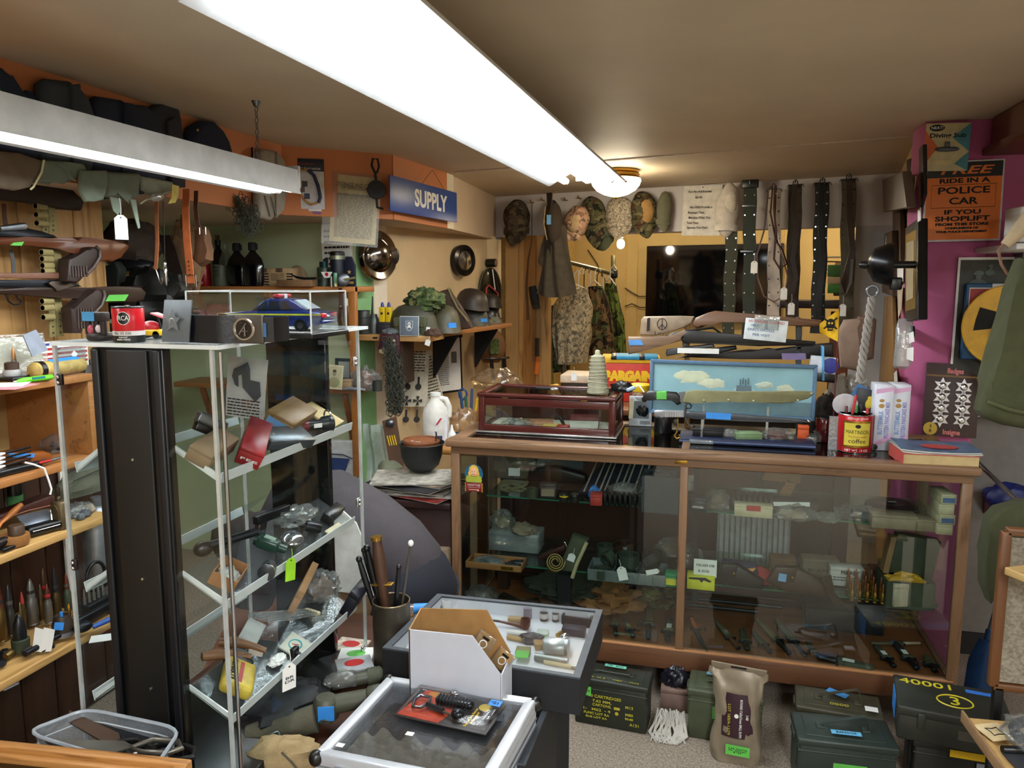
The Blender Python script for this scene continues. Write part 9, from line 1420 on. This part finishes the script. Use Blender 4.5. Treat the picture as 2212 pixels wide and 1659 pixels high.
for sy in(-1,1):
 n=len(vs);vs+=[B(dx+.02,sy*.17,zs-.03),B(dx-.08,sy*.2,zs-.28),B(dx-.2,sy*.14,zs-.42),B(dx-.25,sy*.12,zs-.5)];es+=[(2,n),(n,n+1),(n+1,n+2),(n+2,n+3)];rs+=[.06,.045,.03,.035]
 for f in range(4):m=len(vs);vs+=[B(dx-.29,sy*.12+(f-1.5)*.018,zs-.54),B(dx-.31+.003*f,sy*.12+(f-1.5)*.02,zs-.58)];es+=[(n+3,m),(m,m+1)];rs+=[.009,.008]
 m=len(vs);vs+=[B(dx-.25,sy*.12-sy*.04,zs-.54)];es+=[(n+3,m)];rs+=[.01]
 n=len(vs);vs+=[B(.02,sy*.1,zp-.08),B(-.1,sy*.13,.42),B(.06,sy*.13,.1),B(-.06,sy*.13,.04)];es+=[(0,n),(n,n+1),(n+1,n+2),(n+2,n+3)];rs+=[.1,.065,.04,.035]
skin('body',vs,es,rs,SK,pr)
dz=zs-zp;P(pr,'shirt',KT([(.1,0,zp-.06),(.05,0,zp-.01),(-.02,0,zp+.05),(dx*.35,0,zp+dz*.5+.03),(dx*.7,0,zp+dz*.85+.03),(dx,0,zs),(dx-.06,0,zs-.05)],[.09,.14,.158,.162,.162,.145,.09],24).tube([(dx,-.12,zs-.01),(dx,-.19,zs-.06),(dx-.06,-.205,zs-.24)],[.09,.085,.07],14).tube([(dx,.12,zs-.01),(dx,.19,zs-.06),(dx-.06,.205,zs-.24)],[.09,.085,.07],14).jit(.006,14),SHM)
k=KE((.055,0,zp-.06),(.15,.18,.165))
for sy in(-1,1):k.tube([(.08,sy*.09,zp-.05),(.0,sy*.12,zp-.24),(-.1,sy*.14,.42),(-.02,sy*.14,.24),(.05,sy*.14,.07)],[.12,.11,.085,.075,.07],18)
P(pr,'trousers',k.jit(.008,12),TRM)
P(pr,'hair',KE((dx-.215,-.02,zs-.1),(.1,.095,.1)),mt('2a211b',.9));P(pr,'pocket_label',KB((-.05,-.19,zp-.1),(.07,.004,.03),rot=(0,.4,0),bev=.001),WHT)
hd_=P(pr,'face',KE((dx-.25,-.06,zs-.2),(.012,.012,.018)).ell((dx-.25,-.09,zs-.16),(.01,.008,.008)).ell((dx-.25,.03,zs-.16),(.01,.008,.008)),SK)
for sy in(-1,1):P(pr,'shoe',KB((-.02,sy*.14,.035),(.25,.095,.07),bev=.03,seg=3),BLK)
p=Y(752,1190,2.1);s_=mpp(p);t=T('white_board','large white curved board standing before the bent person','board',p);P(t,'sheet',KP([(x*s_,0,z*s_)for x,z in((-46,100),(-10,88),(20,64),(34,30),(44,0),(52,-40),(58,-95),(-46,-95))],(0,.006,0)),mt('d4d4cf',.6));P(t,'stand',KB((0,.03,-95*s_-(p.z-95*s_)/2),(.1,.03,p.z-95*s_-.0)),CARD)
t=T('taped_tube','clear tube with blue tape behind the pipe box','tube',Z(905,1315,.72),(0,0,.35));P(t,'tube',KC((-.06,0,0),(.06,0,0),.014),glass('#e8e4e0',.15,.05,.3,'#b09a8a'));P(t,'tape',KC((-.015,0,0),(.03,0,0),.0146),BLU);P(t,'rest',KB((0,0,-.37),(.1,.05,.7)),CARD)
# side wall and magenta wall
sn=V((-1.45,.23,0)).normalized()
def SW(u,v,o=0.0):return PL(u,v,V((.80,3.6,0))+sn*o,sn)
sa=math.atan2(1.45,.23)-pi
def wallbox(nm,lb,cat,pts,th,m_,o=.0,bev=.004):
 P_=[SW(u,v,o+th)for u,v in pts];c=sum(P_,V())/len(P_);return one(nm,lb,cat,KP([p-c for p in P_],-sn*th,bev=bev),m_,c)
DW=wood('#3d2a1f','#20140e','Z',14);wallbox('wooden_plaque','dark square wooden plaque high on the side wall','plaque',[(1906,388),(1948,370),(1957,448),(1908,458)],.03,DW,.06);wallbox('bell_board','rough dark plank carrying the iron bell','board',[(1903,508),(1926,498),(1926,640),(1905,632)],.03,DW,.03);wallbox('oar_board','weathered tan board lettered down the side wall','board',[(1898,640),(1926,640),(1930,850),(1898,850)],.02,wood('#8a6a42','#5d4528','Z',12),.02)
wallbox('dark_frame_strip','dark upright timber on the side wall above the bell','timber',[(1928,440),(1944,430),(1944,640),(1928,640)],.02,DW,.01);wallbox('dark_bracket','black narrow strip at the top of the side wall','strip',[(1958,345),(1966,342),(1968,380),(1959,386)],.02,BLK);wallbox('tall_strip','dark hanging frame beside the magenta edge near the ceiling','frame',[(1985,320),(1993,312),(1993,420),(1985,450)],.015,BLK,.0)
q=[(1955,492),(1983,472),(1981,690),(1954,694)];P_=[SW(u,v,.03)for u,v in q];c=sum(P_,V())/4;t=T('gilt_frame','narrow black and gilt picture frame on the side wall','picture',c);P(t,'frame',KP([p-c for p in P_],-sn*.03,bev=.004),BLK);P(t,'gilt',KP([(p-c)*.8+sn*.001 for p in P_],-sn*.002),mt('a8883a',.3,.8));P(t,'picture',KP([(p-c)*.6+sn*.003 for p in P_],-sn*.001),mt('9a8a6a',.6))
for i,(pts,m_,lb)in enumerate((([(1936,572),(1951,566),(1950,608),(1934,612)],WHT,'white hand written card on the side wall below the bell'),([(1938,620),(1950,616),(1946,670),(1940,690)],mt('b8a890',.7),'curling tan paper below the hand written card'),([(1963,720),(1972,716),(1974,738),(1964,742)],WHT,'small white tag upper at the magenta corner'),([(1959,752),(1972,750),(1971,780),(1958,776)],WHT,'small white tag lower at the magenta corner'),([(1962,385),(1978,380),(1972,440),(1966,445)],mt('b8a468',.7),'yellowed paper strip high on the side wall'),([(1982,455),(1988,448),(1988,476),(1982,480)],PAPER,'tiny note near the gilt frame'),([(1924,815),(1936,800),(1938,830),(1928,832)],WHT,'white tag low behind the pancake mix boxes'))):wallbox('pinned_note',lb,'note',pts,.002,m_,.035,0)
t=T('hanging_bag','clear bag of folded papers hung on the side wall','bag',SW(1934,745,.06),(0,0,sa));s_=mpp(t.location);P(t,'film',KP([(x*s_,0,z*s_)for x,z in((-30,40),(20,55),(34,30),(30,-40),(0,-50),(-24,-10))],(0,.05,0),bev=.01).jit(.01,14),glass('#e8e4dc',.14,.1,.25));P(t,'papers',KP([(x*s_,.02,z*s_)for x,z in((-10,30),(14,30),(10,-36),(-6,-30))],(0,.01,0)),PAPER)
wallbox('light_switch','dark switch plate on the side wall behind the pancake mix boxes','switch',[(1955,702),(1969,704),(1969,728),(1956,728)],.012,GUN,.0)
p=SW(1888,572,.16);t=T('iron_bell','black iron bell with a knotted white pull rope','bell',p);r=S(p,45);P(t,'bowl',KL([(0,-.02),(r*.3,-.02),(r*.8,0),(r*1.0,.04),(r*1.03,.055),(r*.97,.055)],rot=(0,pi/2,rad(-8)),n=32),mt('0e0e10',.25,.5));P(t,'boss',KL([(.008,-.045),(.012,-.04),(.014,-.02)],rot=(0,pi/2,rad(-8)),n=12),BLK);P(t,'arm',KC((.03,0,0),(.13,.02,0),.012),BLK);P(t,'bracket',KB((.07,.01,-r*.9),(.04,.03,r*.6),bev=.006),BLK)
P(t,'ring',KT([(.0+.018*cos(i*.6),0,-r*1.25+.018*sin(i*.6))for i in range(10)],.004,6,True),STL);b0=V((0,0,-r*1.25-.018));L=S(p,190);k=K()
for j in range(3):k.tube([b0+V((.008*cos(i*.55+j*2.09)-.0005*i,.008*sin(i*.55+j*2.09),-L*i/48))for i in range(49)],.0065,6)
P(t,'rope',k,mt('8f8a84',.9,bump=.3),kind='stuff')
yw=3.44
def sgn(u0,u1,v0,v1,o=0):a,b=Y(u0,v0,yw-o),Y(u1,v1,yw-o);return V(((a.x+b.x)/2,yw-o,(a.z+b.z)/2)),abs(b.x-a.x),abs(a.z-b.z)
p,w,h=sgn(2004,2156,352,518,.012);t=T('police_ride_sign','orange and black sign about a free ride in a police car','sign',p,(0,rad(-.8),0));ORS=mt('d8701c',.45,var=.04);P(t,'plate',KB((0,0,0),(w*1.03,.004,h*1.03),bev=.0015),mt('c4c0c4',.4));P(t,'orange_face',KB((0,-.0025,0),(w*.98,.001,h*.98)),ORS);P(t,'black_band',KB((0,-.0032,h*.40),(w*.98,.001,h*.19)),BLK);P(t,'frame_line',KT([(sx*w*.42,-.0035,z*h)for sx,z in((-1,.21),(1,.21),(1,-.08),(-1,-.08))],.0009,4,True),BLK)
for s,z,sz,w_,m_,sr in(('FREE',.39,.1,.7,ORS,.25),('RIDE IN A',.26,.058,.66,INK,0),('POLICE',.135,.085,.68,INK,0),('CAR',.0,.085,.38,INK,0),('IF YOU',-.14,.055,.48,INK,0),('SHOPLIFT',-.225,.06,.72,INK,0),('FROM THIS STORE',-.295,.034,.7,INK,0),('COMPLIMENTS OF',-.345,.024,.44,INK,0),('YOUR POLICE DEPARTMENT',-.39,.024,.68,INK,0)):TX(t,s,m_,h*sz,(0,-.004,h*z),FR,w=w*w_,bold=.0008,shear=sr)
p,w,h=sgn(2000,2090,268,368,.03);t=T('diving_toy_card','carded diving submarine toy hung over the police ride sign','package',p,(0,rad(1),0));P(t,'card',KB((0,0,0),(w,.003,h),bev=.001),mt('b8ac84',.5));P(t,'orange_corner',KP([(-w*.5,-.002,h*.35),(-w*.2,-.002,0),(-w*.5,-.002,-h*.4)],(0,-.0006,0)),mt('c05a2a',.5));P(t,'teal_corner',KP([(w*.5,-.002,h*.5),(w*.1,-.002,h*.2),(w*.5,-.002,-h*.1)],(0,-.0006,0)),mt('3f7d8a',.5));P(t,'teal_corner',KP([(w*.5,-.002,-h*.1),(w*.2,-.002,-h*.35),(w*.5,-.002,-h*.5)],(0,-.0006,0)),mt('3f7d8a',.5));TX(t,'Diving Sub',INK,h*.09,(0,-.003,h*.24),FR,w=w*.8,bold=.0005);P(t,'badge',KE((-w*.25,-.003,h*.4),(w*.17,.001,h*.07)),INK);TX(t,'NEAT!',WHT,h*.06,(-w*.25,-.0045,h*.4),FR,w=w*.26);P(t,'submarine',KL([(.0,-.045),(.008,-.03),(.010,0),(.007,.035),(0,.045)],rot=(0,pi/2,0),n=14),mt('4a5058',.4),(0,-.008,-h*.05));P(t,'tower',KB((.0,-.008,h*.05),(.018,.01,.02),bev=.003),mt('4a5058',.4));P(t,'label',KB((-w*.1,-.002,-h*.32),(w*.5,.001,h*.1)),mt('c9b88a',.5))
p,w,h=sgn(2071,2240,556,905,.008);t=T('war_poster','dark war photo poster with a white edge on the magenta wall','poster',p);P(t,'white_edge',KB((0,.002,0),(w,.002,h)),WHT);P(t,'photo',KB((.004,0,-.004),(w*.97,.002,h*.98)),mt('2a2a22',.5,var=.6,s=12))
for i,(u,v,r)in enumerate(((2114,590,11),(2140,574,6),(2196,588,9))):
 q=Y(u,v,yw-.012)-p;s_=S(p,1);P(t,'soldier',KE(q,(r*s_,.004,r*.6*s_)).ell(q+V((0,-.001,-r*.8*s_)),(r*.6*s_,.004,r*.8*s_)).ell(q+V((0,0,-r*2.4*s_)),(r*1.8*s_,.004,r*1.3*s_)),mt(['#5f6a66','#55605c','#5a6560'][i],.7))
p,w,h=sgn(2086,2260,612,780,.03);t=T('aim_sign','blue display stand with a red AIM panel','sign',p);P(t,'back',KB((0,0,0),(w,.02,h),bev=.006),mt('1f5078',.5));P(t,'red_panel',KB((0,-.012,h*.28),(w*.9,.004,h*.3),bev=.004),mt('b02a26',.5));P(t,'white_line',KB((0,-.0105,h*.28),(w*.92,.003,h*.33),bev=.003),WHT);TX(t,'AIM',WHT,h*.15,(-w*.2,-.0155,h*.27),FR,w=w*.42,bold=.003);P(t,'price_strip',KB((0,-.012,h*.47),(w*.4,.002,h*.05)),WHT)
p,w,h=sgn(2090,2260,620,790,.09);t=T('round_sign','round yellow sign with black angular bars','sign',p);P(t,'disc',KL([(h*.52,0),(h*.53,.004),(h*.52,.008)],rot=(pi/2,0,0),n=48),mt('d8a51c',.45));P(t,'black_bar',KP([(x*w,-.009,z*h)for x,z in((-.38,.08),(-.34,.24),(-.12,.18),(-.06,.34),(.14,.28),(.08,.0),(-.4,-.06))],(0,-.003,0)),INK)
t=T('book_rack','yellow wall rack stuffed with books and papers before the round sign','rack',p+V((.03,-.06,-h*.5)));P(t,'pocket',KP([(-.085,0,.06),(.12,0,.06),(.12,0,-.1),(-.05,0,-.1)],(0,-.01,0)),mt('c9a01c',.5));P(t,'black_mark',KE((.02,-.011,-.03),(.06,.002,.045)),INK)
for i,(x,m_,h_,lb)in enumerate(((-.06,'#c98a74',.17,'salmon edged book in the yellow rack'),(-.03,'#d0c8bc',.16,'white spined book in the yellow rack'),(.03,'#1d2a24',.18,'dark green book in the yellow rack'))):b=T('book',lb,'book',t.location+V((x,.004,.02)),(0,.06*i,0));P(b,'cover',KB((0,0,h_*.4),(.028,.012,h_),bev=.001),mt(m_,.6));P(b,'pages',KB((0,-.002,h_*.41),(.022,.012,h_*.98)),PAPER)
p,w,h=sgn(2135,2230,425,530,.3);t=CN('white_box','white lettered box on the high shelf at the picture edge',V((1.07,3.1,Y(2150,525,3.1).z)),.14,.12,.12,WHT,.1,lab=PAPER);t=CN('white_box','upper white and blue box over the lettered white box',V((1.12,3.05,Y(2190,440,3.05).z)),.14,.12,.14,mt('c4c8d4',.5),-.1,lab=mt('3f4f9a',.5))
t=T('high_shelf','white shelf board holding boxes at the picture edge','shelf',(1.1,3.2,Y(2150,527,3.1).z-.012));P(t,'board',KB((.04,.02,0),(.3,.44,.02),bev=.003),WHT);P(t,'bracket',KB((.04,.2,-.05),(.02,.1,.08)),STL)
p=Y(2185,520,2.4);s_=mpp(p);t=T('hanging_horn','pale horn with a tan leather strap hanging at the picture edge','horn',p);P(t,'horn',KT([(50*s_,0,70*s_),(20*s_,0,30*s_),(-12*s_,0,-10*s_)],[22*s_,18*s_,10*s_],14),mt('b8a484',.5));P(t,'strap',KS([(-14*s_,0,-6*s_),(-24*s_,0,20*s_*-1),(-16*s_,0,-50*s_),(-2*s_,0,-72*s_)],10*s_,.004,(0,1,0)),mt('7a5a44',.7))
t=T('olive_coat','olive wool coat sleeve hanging over the counter end','coat',Y(2185,760,2.2));P_=[Y(u,v,2.2)-t.location for u,v in((2212,560),(2196,620),(2178,690),(2160,760),(2140,830),(2125,892),(2140,908),(2180,922),(2260,935),(2300,560))];P(t,'sleeve',KP(P_,(0,.1,0),bev=.035,seg=4).jit(.01,7),mt('3f4228',.95,bump=.3,bs=300));P(t,'cuff',KT([Y(u,v,2.19)-t.location for u,v in((2135,868),(2180,885),(2250,900))],.005,6),mt('4a4d30',.9))
t=T('olive_coat','olive canvas jacket slung over the fabric panel','coat',Y(2170,1180,2.55));P_=[Y(u,v,2.55)-t.location for u,v in((2260,1090),(2212,1092),(2160,1102),(2138,1125),(2130,1200),(2130,1270),(2146,1310),(2158,1290),(2165,1180),(2212,1150),(2260,1140))];P(t,'cloth',KP(P_,(0,.08,0),bev=.03,seg=3).jit(.008,9),mt('3a3d24',.9));P(t,'hook',KC((.05,.03,.12),(.05,.5,.16),.008),STL)
p=Y(2200,1300,2.2);t=T('fabric_screen','woven grey fabric panel in a brown wooden frame','panel',(p.x+.09,2.2,.62));z0,z1_=Y(2190,1485,2.2).z,Y(2190,1148,2.2).z;hh=z1_-z0;t.location.z=(z0+z1_)/2;xl=Y(2160,1300,2.2).x-t.location.x
P(t,'fabric',KB((0,0,0),(-xl*2-.02,.012,hh-.03)),mt('8a8272',.95,var=.35,s=120));
for sx in(-1,1):P(t,'frame_post',KB((sx*-xl,0,0),(.024,.024,hh),bev=.003),wood('#6b4426','#432814','Z',14));P(t,'frame_rail',KB((0,0,sx*hh/2),(-xl*2,.024,.02),bev=.003),wood('#6b4426','#432814','X',14));P(t,'leg',KB((sx*-xl*.9,0,-hh/2-z0/2),(.024,.024,z0),bev=.003),BLK)
t=T('pine_ledge','pale pine ledge with a white bin at the picture edge','shelf',V((.817,2.016,.9)));P(t,'board',KB((.07,0,0),(.2,.3,.02),rot=(0,0,.5),bev=.003),wood('#b89860','#8a6a3c','X',12));P(t,'white_bin',KB((.06,0,.07),(.12,.2,.11),bev=.006),WHT);P(t,'post',KB((.12,.0,-t.location.z/2),(.04,.04,t.location.z)),DKWZ)
t=T('shovel','blue shovel blade leaning beside the counter end','shovel',Y(2120,1440,2.9),(0,.06,0));s_=mpp(t.location);P(t,'blade',KG(lambda a,b:V(((a-.5)*56*s_*(1 if b<.6 else 1-.55*(b-.6)/.4),-.03*sin(a*pi),(b-.5)*130*s_)),8,8,.004),mt('17355a',.4,.3));P(t,'shaft',KT([(10*s_,.01,60*s_),(30*s_,.05,150*s_),(46*s_,.1,230*s_)],.017,10),mt('5a5d60',.4,.5));P(t,'socket',KC((6*s_,.0,30*s_),(14*s_,.02,80*s_),.02),mt('17355a',.4,.3))
one('blue_bag','dark blue bag hung on the grey wall above the canvas jacket','bag',KO((0,0,0),(.09,.05,.06),seed=3,flat=False),mt('141f5a',.5),Y(2180,1075,3.4));one('maroon_plate','maroon plate with a round dot on the grey wall','plate',KB((0,0,0),(.07,.012,.1),bev=.004),mt('4a1a28',.5),Y(2145,1085,3.575))
# ammunition cans on the carpet
AC1,AC2=mt('20251c',.45,var=.25,s=12),mt('454c36',.5,var=.2,s=12)
YT=mt('a8a02a',.6,var=0)
t=ammo_can('dark ammunition can stencilled in yellow under the counter',V((-.31,2.68,0)),.275,.13,.185,AC1,rad(-4));f=-.0625
for s,x,z,sz,w_ in(('00 CARTRIDGES',-.02,.118,.011,.12),('7.62 MM,',-.03,.1,.01,.07),('CARTONS,',-.03,.085,.01,.07),('1-   M62  - 4',-.05,.066,.01,.1),('FUNC LOT RA',-.05,.05,.009,.095),('SUB LOT RA',-.05,.036,.007,.08),('M13',.07,.094,.01,.028),('M80',.07,.066,.01,.028),('90-85',.07,.05,.008,.03),('A131',.09,.03,.011,.034)):TX(t,s,YT,sz,(x,f,z),FR,w=w_,bold=.0003)
P(t,'round_mark',KC((.025,f,.064),(.025,f-.0006,.064),.007),YT);P(t,'shield_mark',KB((.025,f,.083),(.022,.0008,.01)),YT);SX(t,(-.1,-.066,.135),.06,.034,GRN,'5 MM');o=P(t,'mint_label',KB((0,.035,.194),(.08,.018,.0008)),mt('6fc0a8',.6));TX(t,'JTP   6mm',INK,.008,(0,.035,.1948),(0,0,0),w=.06);TX(t,'FOR  M 2  .  M80 . . M73',YT,.008,(.0,-.05,.1852),(0,0,0),w=.2)
t=ammo_can('olive ammunition can with a green note behind the sealed bag',V((.09,2.70,0)),.26,.15,.19,AC2,rad(-3));SX(t,(.0,-.071,.11),.085,.045,GRN,'30-06\nLOAD & DATES\non SOME CLIPS');P(t,'blue_label',KB((-.04,.04,.198),(.06,.02,.0008)),mt('6fa8d0',.6))
p=V((.125,2.56,0));t=T('sealed_bag','tan sealed foil battle pack with a maroon label standing on the carpet','bag',p,(0,0,rad(-5)));BGM=mt('857966',.38,.25,var=.08)
k=KG(lambda a,b:V((.078*(1+.08*sin(b*9)+(.18 if b>.9 else 0)*(1 if b>.9 else 0))*math.copysign(abs(cos(a*6.2832))**.5,cos(a*6.2832)),(.045*(1-b**3*.92)+.003*sin(a*40+b*9))*math.copysign(abs(sin(a*6.2832))**.6,sin(a*6.2832))-.01*b,.002+.322*b)),40,30);bmesh.ops.remove_doubles(k.b,verts=k.b.verts,dist=.0004);P(t,'foil',k.jit(.005,22),BGM)
P(t,'top_seal',KB((0,-.012,.327),(.178,.006,.03),rot=(.2,.04,0),bev=.002).jit(.003,20),BGM);P(t,'tear_slot',KB((0,-.018,.334),(.05,.003,.006)),BLK);lb=P(t,'maroon_label',KG(lambda a,b:V(((a-.45)*.105,-.054+.012*(2*a-.9)**2+.014*b**2,.1+.15*b)),6,6,.0008),mt('2f1420',.5));P(t,'white_dot',KC((.0,-.0485,.178),(.0,-.0515,.178),.007,n=14),WHT)
TX(t,'ROUND 7.62x51mm BALL R1M1',WHT,.0085,(.014,-.0535,.172),(pi/2-.08,pi/2,0),w=.135);TX(t,'140',WHT,.009,(.034,-.0515,.18),(pi/2-.08,pi/2,0));TX(t,'LOT 16B/A-11/79',YT,.0095,(-.024,-.0545,.165),(pi/2-.08,pi/2,0),w=.11);SX(t,(.008,-.0585,.06),.078,.036,GRN,'7.62 NATO\nSo. African\n$125')
t=T('rag_mop','white stringy mop rag on the carpet between the ammunition cans','rag',(-.10,2.67,0));k=K();R=random.Random(5)
for i in range(46):a_=R.uniform(-.05,.05);k.tube([(a_,.02,.05+.02*R.random()),(a_+R.uniform(-.02,.02),-.02,.035+.02*R.random()),(a_*1.2+R.uniform(-.02,.02),-.05,.012),(a_+R.uniform(-.03,.03),-.07-.03*R.random(),.004)],.003,4)
P(t,'strings',k,mt('b8b4ac',.9),kind='stuff');t=T('fringed_rug','pale fringe showing on the carpet beside the black stand','rug',(-.36,2.78,0));k=K()
for i in range(24):k.tube([(-.1+i*.008,.03,.004),(-.1+i*.008+R.uniform(-.01,.01),-.03,.005),(-.1+i*.008+R.uniform(-.015,.015),-.06,.003)],.003,4)
P(t,'fringe',k,mt('b0a898',.9),kind='stuff');t=CN('pinkish_carton','pinkish carton under the counter between the ammunition cans',V((-.09,2.84,0)),.11,.1,.09,mt('7a6258',.7));LU('dark_bundle','dark plastic bundle on the pinkish carton','bundle',V((-.09,2.84,.09)),(.05,.04,.05),mt('121420',.3),seed=4)
t=ammo_can('dark green ammunition can labelled for bandoleers nearest the viewer',V((.45,2.505,0)),.30,.165,.19,mt('29332e',.45,var=.2,s=10),rad(3),.045);SX(t,(.01,-.078,.09),.1,.048,GRN,'BANDOLEERS\n7.62 7.62 8mm');o=P(t,'blue_label',KB((.0,-.045,.2012),(.09,.022,.0008)),mt('5fa8d0',.6));TX(t,'BANDOS',INK,.01,(.0,-.045,.202),(0,0,0),w=.06)
t=ammo_can('brown-green ammunition can with its handle raised behind the bandoleer can',V((.46,2.68,0)),.275,.15,.19,mt('383524',.5,var=.2,s=12),rad(-4),.045);P(t,'blue_label',KB((0,.03,.201),(.07,.03,.0008),rot=(0,0,-.5)),mt('3f88c8',.6));P(t,'white_sticker',KB((.1,-.045,.201),(.04,.03,.0008)),WHT);TX(t,'0000',YT,.014,(-.0,-.05,.2015),(0,0,0),w=.06)
t=ammo_can('black ammunition can with a yellow strip under the numbered box',V((.79,2.56,0)),.27,.16,.198,mt('1a1c19',.45,var=.2,s=10),rad(-3));SX(t,(.03,-.082,.17),.12,.024,YEL);SX(t,(.06,-.08,.12),.03,.06,mt('8f94a0',.5));SX(t,(.02,-.077,.06),.1,.04,GRN)
p=V((.765,2.545,.205));t=T('numbered_box','large dark metal box painted with a circled yellow three','box',p,(0,0,rad(-8)));DB=mt('242720',.5,var=.25,s=12);P(t,'body',KB((0,0,.045),(.31,.21,.09),bev=.008),DB);P(t,'lid',KB((0,0,.095),(.314,.214,.03),bev=.006),DB);P(t,'latch',KB((-.09,-.11,.075),(.022,.012,.05),bev=.003),DB);P(t,'blue_tape',KB((-.158,0,.07),(.002,.09,.07)),BLU);YP2=mt('d0c428',.5,var=0)
TX(t,'40001',YP2,.034,(-.06,.07,.1105),(0,0,.02),w=.15,bold=.0003);TX(t,'3',YP2,.05,(.01,-.015,.1105),(0,0,0),bold=.0005);P(t,'painted_ring',KT([(.01+.05*cos(i*.3),-.015+.038*sin(i*.3),.1105)for i in range(21)],.0025,4,True),YP2);P(t,'blue_label',KB((.1,.07,.1106),(.1,.02,.0008)),mt('2f6fc8',.6));P(t,'grey_smudge',KB((.06,-.106,.05),(.1,.001,.03)),mt('3f3d34',.7))
t=T('gadget_tray','open cardboard lid of odds and ends at the bottom corner','tray',V((.775,1.93,.50)),(0,0,.08));o=t.location.copy();P(t,'card',KB((.0,0,-.01),(.2,.36,.012),bev=.002),mt('b8945c',.7));P(t,'rim',KB((-.1,0,.0),(.006,.36,.03),bev=.001),CARD);P(t,'stand',KB((.02,0,-.255),(.14,.26,.48)),BLKM)
t=T('phone_cord','black coiled handset cord in a clear bag at the bottom corner','cord',o+V((.02,.06,.01)));P(t,'coil',KT([(.05*cos(i*.045)+.010*cos(i*1.1)*cos(i*.045),.06*sin(i*.045)+.01*cos(i*1.1)*sin(i*.045),.022+.01*sin(i*1.1))for i in range(130)],.0042,6),BLK);P(t,'film',KO((-.01,0,.02),(.07,.08,.03),seed=5,amp=.3),BAG)
t=can('tape_tin','x','tin',o+V((.06,-.09,.0)),.034,.03,mt('b01f58',.4),mt('c02a64',.4));t['label']='round pink adhesive tin with a white centre at the bottom corner';P(t,'white_centre',KC((0,0,.0302),(0,0,.031),.018),WHT);t=T('file_tool','dark metal file with a black grip lying on the cardboard lid','tool',o+V((-.03,-.06,.004)),(0,0,.2));P(t,'grip',KC((-.03,.075,.01),(.02,.075,.01),.01),BLK);P(t,'blade',KB((-.01,-.01,.004),(.045,.16,.004)),mt('2a2c30',.5));P(t,'rod',KC((.025,.07,.01),(.05,-.1,.01),.006),STL)
t=T('stamped_tag','cream card with a sketched black star on the cardboard lid','card',o+V((-.06,.1,.006)),(0,0,.4));P(t,'card',KB((0,0,0),(.07,.07,.002)),mt('c9b48a',.6));P(t,'sketch',KT([((.022 if i%2 else .012)*cos(i*.785),(.022 if i%2 else .012)*sin(i*.785),.0015)for i in range(8)],.0016,4,True),INK)
